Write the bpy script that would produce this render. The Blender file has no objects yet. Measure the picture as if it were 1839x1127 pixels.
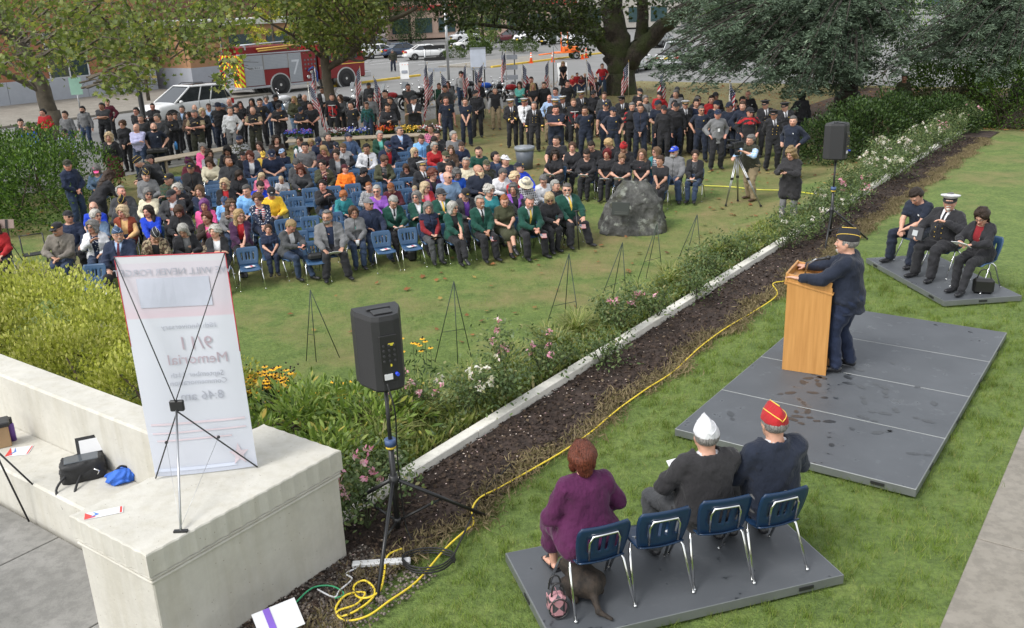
import bpy,bmesh,math,random
import numpy as np
import openvdb as vdb
from mathutils import Vector,Matrix
# ------------------------------------------------------------------ camera, light, exposure
scene=bpy.context.scene
COL=scene.collection
rad=math.radians
F_PX,PITCH,ROLL,CAM_H=1645.535,0.32744,-0.03849,4.5763
cam_data=bpy.data.cameras.new('camera')
cam_data.sensor_fit='HORIZONTAL';cam_data.sensor_width=36.0
cam_data.lens=F_PX/1839.0*36.0
cam_data.clip_start=0.1;cam_data.clip_end=1500
cam=bpy.data.objects.new('camera',cam_data);COL.objects.link(cam)
_cp,_sp,_cr,_sr=math.cos(PITCH),math.sin(PITCH),math.cos(ROLL),math.sin(ROLL)
_fw=Vector((0,_cp,-_sp));_up=Vector((0,_sp,_cp));_rt=Vector((1,0,0))
_r2=_rt*_cr+_up*_sr;_u2=_up*_cr-_rt*_sr
M=Matrix((_r2,_u2,-_fw)).transposed().to_4x4();M.translation=(0,0,CAM_H)
cam.matrix_world=M
scene.camera=cam
SUN_EL,SUN_AZ=50.0,236.0      # soft sun through thin cloud, from behind the camera
world=bpy.data.worlds.new('World');scene.world=world;world.use_nodes=True
nt=world.node_tree;nt.nodes.clear()
sky=nt.nodes.new('ShaderNodeTexSky');sky.sky_type='NISHITA';sky.sun_disc=False
sky.sun_elevation=rad(SUN_EL);sky.sun_rotation=rad(SUN_AZ)
sky.air_density=1.6;sky.dust_density=1.5;sky.ozone_density=1.0
hsv=nt.nodes.new('ShaderNodeHueSaturation');hsv.inputs['Saturation'].default_value=0.22
bg=nt.nodes.new('ShaderNodeBackground');bg.inputs['Strength'].default_value=0.15
wo=nt.nodes.new('ShaderNodeOutputWorld')
nt.links.new(sky.outputs[0],hsv.inputs['Color']);nt.links.new(hsv.outputs[0],bg.inputs['Color'])
nt.links.new(bg.outputs[0],wo.inputs['Surface'])
sd=bpy.data.lights.new('sun','SUN');sd.energy=1.25;sd.angle=rad(20);sd.color=(1.0,0.98,0.94)
sun=bpy.data.objects.new('sun',sd);COL.objects.link(sun)
_az=rad(SUN_AZ)
_sdir=Vector((math.sin(_az)*math.cos(rad(SUN_EL)),math.cos(_az)*math.cos(rad(SUN_EL)),math.sin(rad(SUN_EL))))
sun.rotation_euler=_sdir.to_track_quat('Z','Y').to_euler()
vs=scene.view_settings
vs.view_transform='Standard';vs.look='None';vs.gamma=1;vs.use_curve_mapping=False
vs.exposure=0.86
rng=np.random.default_rng(7)
random.seed(7)
# ------------------------------------------------------------------ site frame: a along the bed and street, b across
E1=np.array([0.593,0.8052]);E2=np.array([-0.8052,0.593]);SITE_ROT=math.atan2(0.8052,0.593)
def S(a,b,z=0.0):
 p=E1*a+E2*b
 return Vector((p[0],p[1],z))
# ------------------------------------------------------------------ object helpers
def link(o,parent=None):
 COL.objects.link(o)
 if parent is not None:o.parent=parent
 return o
def tag(o,label,cat,group=None):
 o['label']=label;o['category']=cat
 if group:o['group']=group
 return o
def empty(name,loc,rotz=0.0,label=None,cat=None,group=None,scale=None):
 o=bpy.data.objects.new(name,None);o.empty_display_size=0.1
 COL.objects.link(o);o.location=loc;o.rotation_euler=(0,0,rotz)
 if scale is not None:o.scale=scale if hasattr(scale,'__len__') else (scale,)*3
 if label:tag(o,label,cat,group)
 return o
def kind(o,k):o['kind']=k;return o
def mobj(name,me,mat=None,parent=None,loc=None,rot=None,scale=None):
 """new object from mesh data; material kept on the object so mesh data can be shared"""
 o=bpy.data.objects.new(name,me);link(o,parent)
 if mat is not None:
  ms=mat if isinstance(mat,(list,tuple)) else [mat]
  while len(me.materials)<len(ms):me.materials.append(None)
  for i,m in enumerate(ms):
   if me.materials[i] is None:me.materials[i]=m
   if me.materials[i] != m:
    o.material_slots[i].link='OBJECT';o.material_slots[i].material=m
 if loc is not None:o.location=loc
 if rot is not None:o.rotation_euler=rot
 if scale is not None:o.scale=scale if hasattr(scale,'__len__') else (scale,)*3
 return o
def copy_tree(o,parent=None):
 c=o.copy();COL.objects.link(c)
 if parent is not None:c.parent=parent
 for ch in o.children:copy_tree(ch,c)
 return c
def np_mesh(name,V,faces,smooth=False,midx=None,uv=None):
 """faces: (n,3) or (n,4) array, or list of such arrays"""
 V=np.asarray(V,dtype=np.float32).reshape(-1,3)
 if not isinstance(faces,(list,tuple)):faces=[faces]
 faces=[np.asarray(f,dtype=np.int32) for f in faces if len(f)]
 me=bpy.data.meshes.new(name)
 nl=sum(f.size for f in faces);nf=sum(len(f) for f in faces)
 me.vertices.add(len(V));me.vertices.foreach_set('co',V.ravel())
 me.loops.add(nl);me.polygons.add(nf)
 me.loops.foreach_set('vertex_index',np.concatenate([f.ravel() for f in faces]))
 tot=np.concatenate([np.full(len(f),f.shape[1],dtype=np.int32) for f in faces])
 st=np.concatenate([[0],np.cumsum(tot)[:-1]]).astype(np.int32)
 me.polygons.foreach_set('loop_start',st)
 if smooth:me.polygons.foreach_set('use_smooth',np.ones(nf,dtype=bool))
 if midx is not None:me.polygons.foreach_set('material_index',np.asarray(midx,dtype=np.int32))
 if uv is not None:
  l=me.uv_layers.new(name='UVMap');l.data.foreach_set('uv',np.asarray(uv,dtype=np.float32).ravel())
 me.update(calc_edges=True)
 return me
class MB:
 """collects boxes, tubes, prisms into one mesh"""
 def __init__(s):s.v=[];s.f=[];s.m=[];s.mi=0;s.sm=[];s.smooth=False
 def add(s,vs,fs,sm=None):
  n=len(s.v);s.v.extend([tuple(v) for v in vs])
  for f in fs:
   s.f.append(tuple(i+n for i in f));s.m.append(s.mi);s.sm.append(s.smooth if sm is None else sm)
  return s
 def box(s,c,size,rot=None,bev=0.0):
  x,y,z=[d/2 for d in size]
  if bev>0 and min(x,y,z)>bev*1.01:
   b=bev;vs=[];
   for sx in (-1,1):
    for sy in (-1,1):
     for sz in (-1,1):
      vs += [(sx*x,sy*(y-b),sz*(z-b)),(sx*(x-b),sy*y,sz*(z-b)),(sx*(x-b),sy*(y-b),sz*z)]
   def I(sx,sy,sz,k):return (((sx>0)*4+(sy>0)*2+(sz>0))*3)+k
   fs=[]
   for q in (-1,1):
    fs.append([I(q,-1,-1,0),I(q,1,-1,0),I(q,1,1,0),I(q,-1,1,0)][::q])
    fs.append([I(-1,q,-1,1),I(-1,q,1,1),I(1,q,1,1),I(1,q,-1,1)][::q])
    fs.append([I(-1,-1,q,2),I(1,-1,q,2),I(1,1,q,2),I(-1,1,q,2)][::q])
    for r in (-1,1):
     fs.append([I(q,r,-1,0),I(q,r,1,0),I(q,r,1,1),I(q,r,-1,1)][::q*r])
     fs.append([I(q,-1,r,2),I(q,1,r,2),I(q,1,r,0),I(q,-1,r,0)][::q*r*-1])
     fs.append([I(-1,q,r,1),I(1,q,r,1),I(1,q,r,2),I(-1,q,r,2)][::q*r*-1])
     for t in (-1,1):
      fs.append([I(q,r,t,0),I(q,r,t,1),I(q,r,t,2)][::q*r*t])
  else:
   vs=[(-x,-y,-z),(x,-y,-z),(x,y,-z),(-x,y,-z),(-x,-y,z),(x,-y,z),(x,y,z),(-x,y,z)]
   fs=[(0,3,2,1),(4,5,6,7),(0,1,5,4),(1,2,6,5),(2,3,7,6),(3,0,4,7)]
  M3=None
  if rot is not None:
   M3=rot if isinstance(rot,Matrix) else (Matrix.Rotation(rot,3,'Z') if isinstance(rot,(int,float)) else Matrix.Rotation(rot[2],3,'Z') @Matrix.Rotation(rot[1],3,'Y') @Matrix.Rotation(rot[0],3,'X'))
  c=Vector(c)
  vs=[(M3 @Vector(v) if M3 else Vector(v))+c for v in vs]
  return s.add(vs,fs,False)
 def tube(s,pts,r,n=8,caps=True,closed=False,sm=True):
  pts=[Vector(p) for p in pts];k=len(pts);rr=r if hasattr(r,'__len__') else [r]*k
  vs=[];fs=[];prev=None
  for i,p in enumerate(pts):
   if closed:d=(pts[(i+1) %k]-pts[i-1])
   else:d=(pts[min(i+1,k-1)]-pts[max(i-1,0)])
   d=d.normalized() if d.length>1e-9 else Vector((0,0,1))
   if prev is None:
    u=d.orthogonal().normalized()
   else:
    u=prev-d*prev.dot(d)
    u=u.normalized() if u.length>1e-6 else d.orthogonal().normalized()
   prev=u;w=d.cross(u)
   for j in range(n):
    t=2*math.pi*j/n
    vs.append(p+(u*math.cos(t)+w*math.sin(t))*rr[i])
  for i in range(k if closed else k-1):
   a=i*n;b=((i+1) %k)*n
   for j in range(n):
    fs.append((a+j,a+(j+1) %n,b+(j+1) %n,b+j))
  s.add(vs,fs,sm)
  if caps and not closed:
   m=len(s.v)-len(vs)
   s.f.append(tuple(m+j for j in range(n))[::-1]);s.m.append(s.mi);s.sm.append(False)
   s.f.append(tuple(m+(k-1)*n+j for j in range(n)));s.m.append(s.mi);s.sm.append(False)
  return s
 def cyl(s,c,r,h,n=16,axis='Z',r2=None,sm=True):
  ax={'X':Vector((1,0,0)),'Y':Vector((0,1,0)),'Z':Vector((0,0,1))}[axis]
  c=Vector(c)
  return s.tube([c-ax*h/2,c+ax*h/2],[r,r if r2 is None else r2],n,sm=sm)
 def ell(s,c,r,n=10,m=6,rot=None):
  r=r if hasattr(r,'__len__') else (r,r,r);vs=[];fs=[]
  c=Vector(c)
  for i in range(1,m):
   ph=math.pi*i/m
   for j in range(n):
    t=2*math.pi*j/n
    v=Vector((r[0]*math.sin(ph)*math.cos(t),r[1]*math.sin(ph)*math.sin(t),r[2]*math.cos(ph)))
    vs.append((rot @v if rot else v)+c)
  for top in (1,-1):
   v=Vector((0,0,r[2]*top));vs.append((rot @v if rot else v)+c)
  T=(m-1)*n
  for i in range(m-2):
   for j in range(n):
    fs.append((i*n+j,(i+1)*n+j,(i+1)*n+(j+1) %n,i*n+(j+1) %n))
  for j in range(n):
   fs.append((T,j,(j+1) %n));fs.append((T+1,(m-2)*n+(j+1) %n,(m-2)*n+j))
  return s.add(vs,fs,True)
 def prism(s,outline,z0,z1,M4=None):
  """outline: list of (x,y); extruded z0..z1; M4 maps to place"""
  n=len(outline)
  vs=[Vector((x,y,z0)) for x,y in outline]+[Vector((x,y,z1)) for x,y in outline]
  if M4:vs=[M4 @v for v in vs]
  fs=[tuple(range(n))[::-1],tuple(range(n,2*n))]+[(i,(i+1) %n,n+(i+1) %n,n+i) for i in range(n)]
  return s.add(vs,fs,False)
 def quad(s,a,b,c,d):return s.add([a,b,c,d],[(0,1,2,3)],False)
 def mesh(s,name='mesh'):
  me=bpy.data.meshes.new(name);me.from_pydata([tuple(v) for v in s.v],[],s.f)
  me.polygons.foreach_set('material_index',s.m);me.polygons.foreach_set('use_smooth',s.sm)
  me.update();return me
 def obj(s,name,mat,parent=None,**k):return mobj(name,s.mesh(name),mat,parent,**k)
# ------------------------------------------------------------------ materials
MATS={}
def new_mat(name):
 m=bpy.data.materials.new(name);m.use_nodes=True
 t=m.node_tree;b=t.nodes['Principled BSDF']
 return m,t,b
def N(t,typ,**k):
 n=t.nodes.new(typ)
 for a,v in k.items():
  if a in n.inputs:n.inputs[a].default_value=v
  else:setattr(n,a,v)
 return n
def L(t,a,b):t.links.new(a,b)
def coord(t,scale=1.0,out='Object'):
 tc=N(t,'ShaderNodeTexCoord');return tc.outputs[out]
def noise(t,vec,scale,detail=4,rough=0.55):
 n=N(t,'ShaderNodeTexNoise');n.inputs['Scale'].default_value=scale;n.inputs['Detail'].default_value=detail
 n.inputs['Roughness'].default_value=rough;L(t,vec,n.inputs['Vector']);return n.outputs['Fac']
def ramp(t,fac,stops):
 r=N(t,'ShaderNodeValToRGB');e=r.color_ramp.elements
 while len(e)<len(stops):e.new(0.5)
 for i,(p,c) in enumerate(stops):e[i].position=p;e[i].color=(*c,1) if len(c)==3 else c
 L(t,fac,r.inputs[0]);return r.outputs['Color']
def mixc(t,fac,a,b,mode='MIX'):
 m=N(t,'ShaderNodeMix');m.data_type='RGBA';m.blend_type=mode
 def setin(s,v):
  if isinstance(v,bpy.types.NodeSocket):L(t,v,s)
  elif hasattr(v,'__len__'):s.default_value=(*v,1) if len(v)==3 else v
  else:s.default_value=v
 setin(m.inputs[0],fac);setin(m.inputs[6],a);setin(m.inputs[7],b);return m.outputs[2]
def bump(t,b,h,strength=0.3,dist=0.01):
 n=N(t,'ShaderNodeBump');n.inputs['Strength'].default_value=strength;n.inputs['Distance'].default_value=dist
 L(t,h,n.inputs['Height']);L(t,n.outputs[0],b.inputs['Normal'])
def simple(name,col,rough=0.6,metal=0.0,var=0.12,vscale=3.0,bumpy=0.0,bscale=60,spec=0.5,emit=None):
 key=('s',name)
 if key in MATS:return MATS[key]
 m,t,b=new_mat(name);v=coord(t)
 c=np.array(col)
 n=noise(t,v,vscale,5)
 L(t,ramp(t,n,[(0.25,tuple(c*(1-var))),(0.75,tuple(np.minimum(c*(1+var),1)))]),b.inputs['Base Color'])
 b.inputs['Roughness'].default_value=rough;b.inputs['Metallic'].default_value=metal
 b.inputs['Specular IOR Level'].default_value=spec
 if bumpy:bump(t,b,noise(t,v,bscale,4),bumpy,0.005)
 if emit:b.inputs['Emission Color'].default_value=(*emit,1);b.inputs['Emission Strength'].default_value=1
 MATS[key]=m;return m
def metal(name,col,rough=0.25):return simple(name,col,rough,1.0,0.05)
PAL=dict(trooper=(.085,.13,.2),black=(.019,.019,.022),offblack=(.026,.025,.027),charcoal=(.045,.046,.05),dgrey=(.06,.062,.066),grey=(.16,.16,.165),lgrey=(.36,.36,.37),
 white=(.62,.62,.64),cream=(.66,.6,.44),navy=(.016,.024,.052),dnavy=(.014,.019,.034),denim=(.045,.075,.14),ldenim=(.13,.2,.3),jeans=(.03,.048,.09),
 blue=(.02,.1,.5),royal=(.012,.05,.48),lblue=(.34,.46,.66),sky=(.2,.42,.72),teal=(.03,.2,.22),dteal=(.02,.11,.12),mint=(.12,.42,.36),
 green=(.01,.058,.042),dgreen=(.012,.05,.032),olive=(.055,.058,.032),dolive=(.032,.033,.022),khaki=(.27,.21,.13),tan=(.33,.26,.17),taupe=(.17,.15,.13),brown=(.075,.045,.03),dbrown=(.035,.022,.017),
 red=(.36,.018,.022),dred=(.2,.015,.02),maroon=(.07,.012,.02),burgundy=(.1,.016,.03),rust=(.24,.05,.025),orange=(.9,.2,.02),peach=(.72,.45,.2),yellow=(.82,.52,.04),gold=(.75,.5,.08),
 pink=(.75,.2,.32),hotpink=(.85,.12,.32),lpink=(.75,.45,.5),purple=(.13,.05,.3),plum=(.075,.012,.055),dpurple=(.05,.016,.05),violet=(.25,.09,.42),lavender=(.42,.42,.62),skin=(.5,.27,.19))
def cloth(spec):
 """spec: colour or colour-pattern-colour (plaid, stripe, dots, camo, flag)"""
 key=('c',spec)
 if key in MATS:return MATS[key]
 parts=spec.split('-');c=np.array(PAL[parts[0]])
 m,t,b=new_mat('cloth_'+spec.replace('-','_'));v=coord(t)
 n=noise(t,v,5,4)
 base=ramp(t,n,[(0.25,tuple(c*.78)),(0.75,tuple(np.minimum(c*1.2,1)))])
 if len(parts)>1:
  c2=PAL[parts[2]] if len(parts)>2 else (.7,.7,.7)
  if parts[1]=='plaid':
   for ax in ('X','Z'):
    w=N(t,'ShaderNodeTexWave');w.wave_type='BANDS';w.bands_direction=ax;w.inputs['Scale'].default_value=6.5
    L(t,v,w.inputs['Vector']);f=ramp(t,w.outputs['Fac'],[(.55,(0,0,0)),(.62,(.6,.6,.6))]);base=mixc(t,f,base,c2)
  elif parts[1]=='stripe':
   w=N(t,'ShaderNodeTexWave');w.wave_type='BANDS';w.bands_direction='Z';w.inputs['Scale'].default_value=8
   L(t,v,w.inputs['Vector']);f=ramp(t,w.outputs['Fac'],[(.5,(0,0,0)),(.56,(1,1,1))]);base=mixc(t,f,base,c2)
  elif parts[1]=='dots':
   w=N(t,'ShaderNodeTexVoronoi');w.inputs['Scale'].default_value=22;L(t,v,w.inputs['Vector'])
   f=ramp(t,w.outputs['Distance'],[(.22,(1,1,1)),(.28,(0,0,0))]);base=mixc(t,f,base,c2)
  elif parts[1]=='camo':
   f=ramp(t,noise(t,v,14,2),[(.48,(0,0,0)),(.52,(1,1,1))]);base=mixc(t,f,base,c2)
   f=ramp(t,noise(t,v,19,1),[(.56,(0,0,0)),(.6,(.8,.8,.8))]);base=mixc(t,f,base,(.05,.045,.03))
 L(t,base,b.inputs['Base Color']);b.inputs['Roughness'].default_value=0.85;b.inputs['Specular IOR Level'].default_value=0.25
 if 'Sheen Weight' in b.inputs:b.inputs['Sheen Weight'].default_value=0.1
 mp_=N(t,'ShaderNodeMapping');mp_.inputs['Scale'].default_value=(1,1,.55);mp_.inputs['Rotation'].default_value=(.5,.4,.3);L(t,v,mp_.inputs['Vector']);bump(t,b,noise(t,mp_.outputs[0],11,3,.5),0.75,0.05)
 MATS[key]=m;return m
def skin_mat(tone):
 key=('skin',tone)
 if key in MATS:return MATS[key]
 c={'fair':(.56,.31,.22),'mid':(.42,.22,.145),'red':(.55,.26,.19),'dark':(.14,.07,.045),'tan':(.36,.18,.11)}[tone]
 m,t,b=new_mat('skin_'+tone);at=N(t,'ShaderNodeVertexColor');at.layer_name='tint'
 n=noise(t,coord(t),25,4);base=ramp(t,n,[(.3,tuple(np.array(c)*.86)),(.7,tuple(np.array(c)*1.08))])
 L(t,mixc(t,1.0,base,at.outputs['Color'],'MULTIPLY'),b.inputs['Base Color'])
 b.inputs['Roughness'].default_value=.5;b.inputs['Subsurface Weight'].default_value=0.0
 MATS[key]=m;return m
HAIRC=dict(white=(.44,.43,.4),grey=(.2,.195,.19),dgrey=(.12,.115,.11),black=(.012,.01,.01),dbrown=(.03,.018,.012),brown=(.075,.04,.024),lbrown=(.17,.1,.055),blond=(.42,.29,.14),lblond=(.55,.43,.27),auburn=(.11,.03,.016),ginger=(.32,.11,.035),red=(.14,.012,.015),purple=(.2,.06,.22))
def hair_mat(c):
 key=('h',c)
 if key in MATS:return MATS[key]
 k=np.array(HAIRC[c]);m,t,b=new_mat('hair_'+c);v=coord(t)
 mp=N(t,'ShaderNodeMapping');mp.inputs['Scale'].default_value=(1,1,.12);L(t,v,mp.inputs['Vector'])
 n=noise(t,mp.outputs[0],130,3)
 gi=N(t,'ShaderNodeNewGeometry');rv=ramp(t,gi.outputs['Random Per Island'],[(0,(.5,.5,.5)),(1,(1.5,1.45,1.4))])
 L(t,mixc(t,1.0,ramp(t,n,[(.35,tuple(k*.45)),(.65,tuple(np.minimum(k*1.5,1)))]),rv,'MULTIPLY'),b.inputs['Base Color'])
 b.inputs['Roughness'].default_value=.5;b.inputs['Specular IOR Level'].default_value=.35
 bump(t,b,n,1.0,.012)
 MATS[key]=m;return m
CHROME=metal('chrome',(.72,.72,.72),.12)
STEEL=metal('steel',(.45,.46,.47),.35)
BLK=simple('black_plastic',(.018,.018,.019),.45)
BLKM=simple('black_painted_metal',(.015,.015,.016),.35)
RUB=simple('rubber',(.02,.02,.021),.85)
GLASS=simple('dark_glass',(.02,.024,.028),.08,0,.05,spec=.8)
WHITEP=simple('white_paint',(.74,.74,.73),.4,0,.04)
REDP=simple('red_paint',(.2,.009,.012),.28,0,.06)
PAPER=simple('paper',(.66,.66,.67),.7,0,.03)
GOLD=metal('gold_braid',(.85,.58,.14),.4)
def text_mesh(txt,size,extrude=0.002,align='CENTER'):
 cu=bpy.data.curves.new('lettering','FONT');cu.body=txt;cu.size=size;cu.extrude=extrude;cu.align_x=align;cu.align_y='CENTER';cu.resolution_u=2
 o=bpy.data.objects.new('lettering',cu);COL.objects.link(o)
 me=bpy.data.meshes.new_from_object(o.evaluated_get(bpy.context.evaluated_depsgraph_get()))
 bpy.data.objects.remove(o);bpy.data.curves.remove(cu)
 me.materials.clear()
 return me
# ------------------------------------------------------------------ ground, lawn, bed, walls, paving
def at(px,py,z=0.0):
 """point of the place seen in this direction at height z"""
 d=_fw+_r2*((px-919.5)/F_PX)-_u2*((py-563.5)/F_PX)
 t=(z-CAM_H)/d.z
 return Vector((0,0,CAM_H))+d*t
def atY(px,py,Y):
 d=_fw+_r2*((px-919.5)/F_PX)-_u2*((py-563.5)/F_PX)
 return Vector((0,0,CAM_H))+d*(Y/d.y)
def _sm(t):t=np.clip(t,0,1);return t*t*(3-2*t)
def gz(x,y):
 """height of the audience lawn, which lies below the terrace and falls away behind the kerb"""
 a=E1[0]*x+E1[1]*y;b=E2[0]*x+E2[1]*y;d=np.hypot(x,y)
 return np.interp(d,[13,19,24,30,45],[-.88,-.8,-.52,-.38,-.36])*np.maximum(_sm((b-6.0)/2.6)*_sm((a-5.6)/2.6),_sm((a-33)/5))
def gab(a,b):return gz(E1[0]*a+E2[0]*b,E1[1]*a+E2[1]*b)
def g3(p,h=0.0):return Vector((p[0],p[1],float(gz(p[0],p[1]))+h))
def atg(px,py,h=0.0):
 z=-.4
 for _ in range(30):p=at(px,py,z+h);z=z*.5+.5*float(gz(p.x,p.y))
 return at(px,py,z+h)
ZR=-.474
def site_poly(pts,z,name,mat,parent=None):
 vs_=[S(a,b,z) for a,b in pts]
 me=bpy.data.meshes.new(name);me.from_pydata(vs_,[],[tuple(range(len(vs_)))]);
 o=mobj(name,me,mat,parent)
 if me.polygons[0].normal.z<0:me.flip_normals()
 return o
def site_box(mb,a0,a1,b0,b1,z0,z1,bev=0.0):
 c=S((a0+a1)/2,(b0+b1)/2,(z0+z1)/2)
 return mb.box(c,(a1-a0,b1-b0,z1-z0),SITE_ROT,bev)
def asphalt_mat():
 m,t,b=new_mat('asphalt');v=coord(t)
 n1=noise(t,v,.18,6);n2=noise(t,v,40,3)
 c=ramp(t,n1,[(.3,(.17,.167,.16)),(.7,(.23,.227,.218))]);c=mixc(t,.35,c,ramp(t,n2,[(.3,(.07,.07,.07)),(.7,(.24,.235,.23))]))
 vo=N(t,'ShaderNodeTexVoronoi');vo.feature='DISTANCE_TO_EDGE';vo.inputs['Scale'].default_value=.16;L(t,mixc(t,.1,v,N(t,'ShaderNodeTexNoise').outputs['Color']),vo.inputs['Vector'])
 cr=ramp(t,vo.outputs['Distance'],[(.0,(1,1,1)),(.006,(0,0,0))]);c=mixc(t,cr,c,(.05,.05,.05))
 L(t,c,b.inputs['Base Color']);b.inputs['Roughness'].default_value=.9;bump(t,b,n2,.3,.01);return m
def concrete_mat(name,lo,hi,stain=.5,bs=60):
 m,t,b=new_mat(name);v=coord(t)
 c=ramp(t,noise(t,v,1.3,8,.65),[(.3,lo),(.7,hi)])
 sp=ramp(t,noise(t,v,9,6,.7),[(.42,(1-stain,)*3),(.56,(1,1,1))]);c=mixc(t,.6,c,sp,'MULTIPLY')
 L(t,c,b.inputs['Base Color']);b.inputs['Roughness'].default_value=.85;bump(t,b,noise(t,v,bs,5),.35,.008);return m
def lawn_mat(name,dry,gain):
 m,t,b=new_mat(name);v=coord(t)
 g=ramp(t,noise(t,v,2.2,8,.7),[(.3,tuple(np.array((.075,.118,.024))*gain)),(.5,tuple(np.array((.112,.165,.036))*gain)),(.72,tuple(np.array((.16,.205,.052))*gain))])
 fine=ramp(t,noise(t,v,16,6,.75),[(.32,(.62,.64,.6)),(.68,(1.35,1.32,1.3))]);g=mixc(t,1.0,g,fine,'MULTIPLY')
 tan=ramp(t,noise(t,v,5,5),[(.3,(.165,.155,.055)),(.7,(.25,.19,.085))])
 sx=N(t,'ShaderNodeSeparateXYZ');L(t,v,sx.inputs[0])
 # how dry: rises away from the building side, in patches (b coordinate = across the bed)
 mb_=N(t,'ShaderNodeMath',operation='MULTIPLY_ADD');L(t,sx.outputs['Y'],mb_.inputs[0]);mb_.inputs[1].default_value=.011;mb_.inputs[2].default_value=dry
 ad=N(t,'ShaderNodeMath',operation='ADD');L(t,noise(t,v,.55,6,.62),ad.inputs[0]);L(t,mb_.outputs[0],ad.inputs[1])
 f=ramp(t,ad.outputs[0],[(.4,(0,0,0)),(.62,(.9,.9,.9))])
 c=mixc(t,f,g,tan)
 L(t,c,b.inputs['Base Color']);b.inputs['Roughness'].default_value=.9;bump(t,b,noise(t,v,45,4),.8,.04);return m
ASPH=asphalt_mat();LAWN=lawn_mat('lawn',-.25,1.05);LAWN2=lawn_mat('green_lawn',-.35,1.05)
CONC=concrete_mat('concrete_paving',(.17,.165,.15),(.27,.26,.24),.35)
WALK=concrete_mat('sidewalk_concrete',(.19,.17,.14),(.29,.265,.225),.3)
CREAM=concrete_mat('cream_render',(.46,.44,.385),(.56,.54,.485),.08,30)
t=CREAM.node_tree;b=t.nodes['Principled BSDF'];v=coord(t);mp=N(t,'ShaderNodeMapping');mp.inputs['Scale'].default_value=(7,7,.7);L(t,v,mp.inputs['Vector'])
c_=b.inputs['Base Color'].links[0].from_socket;c_=mixc(t,1.0,c_,ramp(t,noise(t,mp.outputs[0],1.2,5,.6),[(.34,(.92,.91,.88)),(.55,(1,1,1))]),'MULTIPLY')
vo=N(t,'ShaderNodeTexVoronoi');vo.inputs['Scale'].default_value=17;L(t,v,vo.inputs['Vector']);c_=mixc(t,1.0,c_,ramp(t,vo.outputs['Distance'],[(.05,(.5,.45,.4)),(.09,(1,1,1))]),'MULTIPLY')
L(t,c_,b.inputs['Base Color'])
CURBW=concrete_mat('white_kerb_concrete',(.6,.58,.52),(.74,.71,.64),.15)
SOIL=simple('soil',(.035,.022,.016),.95,0,.5,4,.8,30)
YELP=simple('yellow_kerb_paint',(.62,.42,.04),.6,0,.15)
G=site_poly([(-150,28.05),(52.4,28.05),(52.4,-150),(600,-150),(600,400),(-150,400)],-.48,'ground',ASPH);kind(G,'structure')
G=site_poly([(-150,-150),(600,-150),(600,400),(-150,400)],-1.7,'terrain',SOIL);kind(G,'structure')
r=site_poly([(-150,30.6),(500,30.6),(500,47.7),(-150,47.7)],ZR,'road',simple('road_asphalt',(.185,.183,.178),.9,0,.12,.5,.4,50));kind(r,'structure')
mb=MB();site_box(mb,-150,40,48,76,-.6,-.36);o=mb.obj('far_pavement',WALK);kind(o,'structure')
mb=MB();site_box(mb,-150,53,28.1,30.5,-.6,-.372);o=mb.obj('pavement',CONC);kind(o,'structure')
# lawn as a slab with slightly uneven top
def uneven(a0,a1,b0,b1,step,amp,z,name,mat,f=.6):
 na=int((a1-a0)/step)+1;nb=int((b1-b0)/step)+1
 A,Bb=np.meshgrid(np.linspace(a0,a1,na),np.linspace(b0,b1,nb),indexing='ij')
 Z=z+amp*(np.sin(A*f*2.1+1.3*np.sin(Bb*f))+np.sin(Bb*f*1.7+2*np.sin(A*f*.8))+.6*np.sin(A*f*7+Bb*f*5))/2.6
 Z=Z+gab(A,Bb);P_=A[...,None]*E1+Bb[...,None]*E2
 V=np.concatenate([P_,Z[...,None]],-1).reshape(-1,3)
 i=np.arange((na-1)*nb).reshape(na-1,nb)[:,:-1].ravel()
 F=np.stack([i,i+nb,i+nb+1,i+1],1)
 return mobj(name,np_mesh(name,V,F,True),mat)
o=uneven(4.3,52.5,5.94,28.12,.3,.012,-.012,'lawn',LAWN);kind(o,'structure')
o=uneven(-8,52.5,-30,5.95,.5,.01,-.012,'grass_strip',LAWN2);kind(o,'structure')
mb=MB();site_box(mb,-8,4.2,-30,28,-.6,-.05);site_box(mb,4.2,52.4,-30,28,-1.4,-1.0);o=mb.obj('soil_base',SOIL);kind(o,'structure')
# leaf mould under the spruce
LITTER=simple('leaf_litter',(.075,.045,.028),.95,0,.45,7,.8,30)
o=uneven(37.5,51,-4,14,.5,.01,.02,'leaf_litter_ground',LITTER);kind(o,'structure')
# mulch bed
MULCH=simple('bark_mulch',(.04,.026,.02),.95,0,.6,6,1.0,45)
o=uneven(3.0,34,4.85,5.8,.06,.02,.012,'mulch_bed',MULCH,5.2);kind(o,'structure')
o=uneven(8.1,34.2,5.94,6.84,.3,.012,.014,'border_soil',MULCH);kind(o,'structure');o=uneven(4.42,8.12,5.94,9.24,.3,.012,.016,'border_soil',MULCH);kind(o,'structure')
# gravel by the pedestal
o=site_poly([(1.0,4.3),(3.6,4.6),(4.9,5.0),(4.9,5.4),(1.0,5.4)],.02,'gravel_bed',simple('gravel_ground',(.11,.09,.075),.9,0,.5,30,.8,60));kind(o,'structure')
# white kerb of the bed, in cast sections
root=empty('kerb',S(4.75,5.88));kind(root,'structure')
a=4.76;i=0
while a<33.5:
 mb=MB();site_box(mb,a,a+2.39,5.79,5.935,-.05,.11,.008);o=mb.obj('kerb_stone',CURBW,root,loc=-S(4.75,5.88));a += 2.4
# right hand footpath in slabs
root=empty('footpath',S(7,-.2));kind(root,'structure')
for i in range(-4,12):
 a=7.9+i*3.05;mb=MB();site_box(mb,a,a+3.035,-1.15,.88,-.08,.016,.006);mb.obj('slab',WALK,root,loc=-S(7,-.2))
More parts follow.
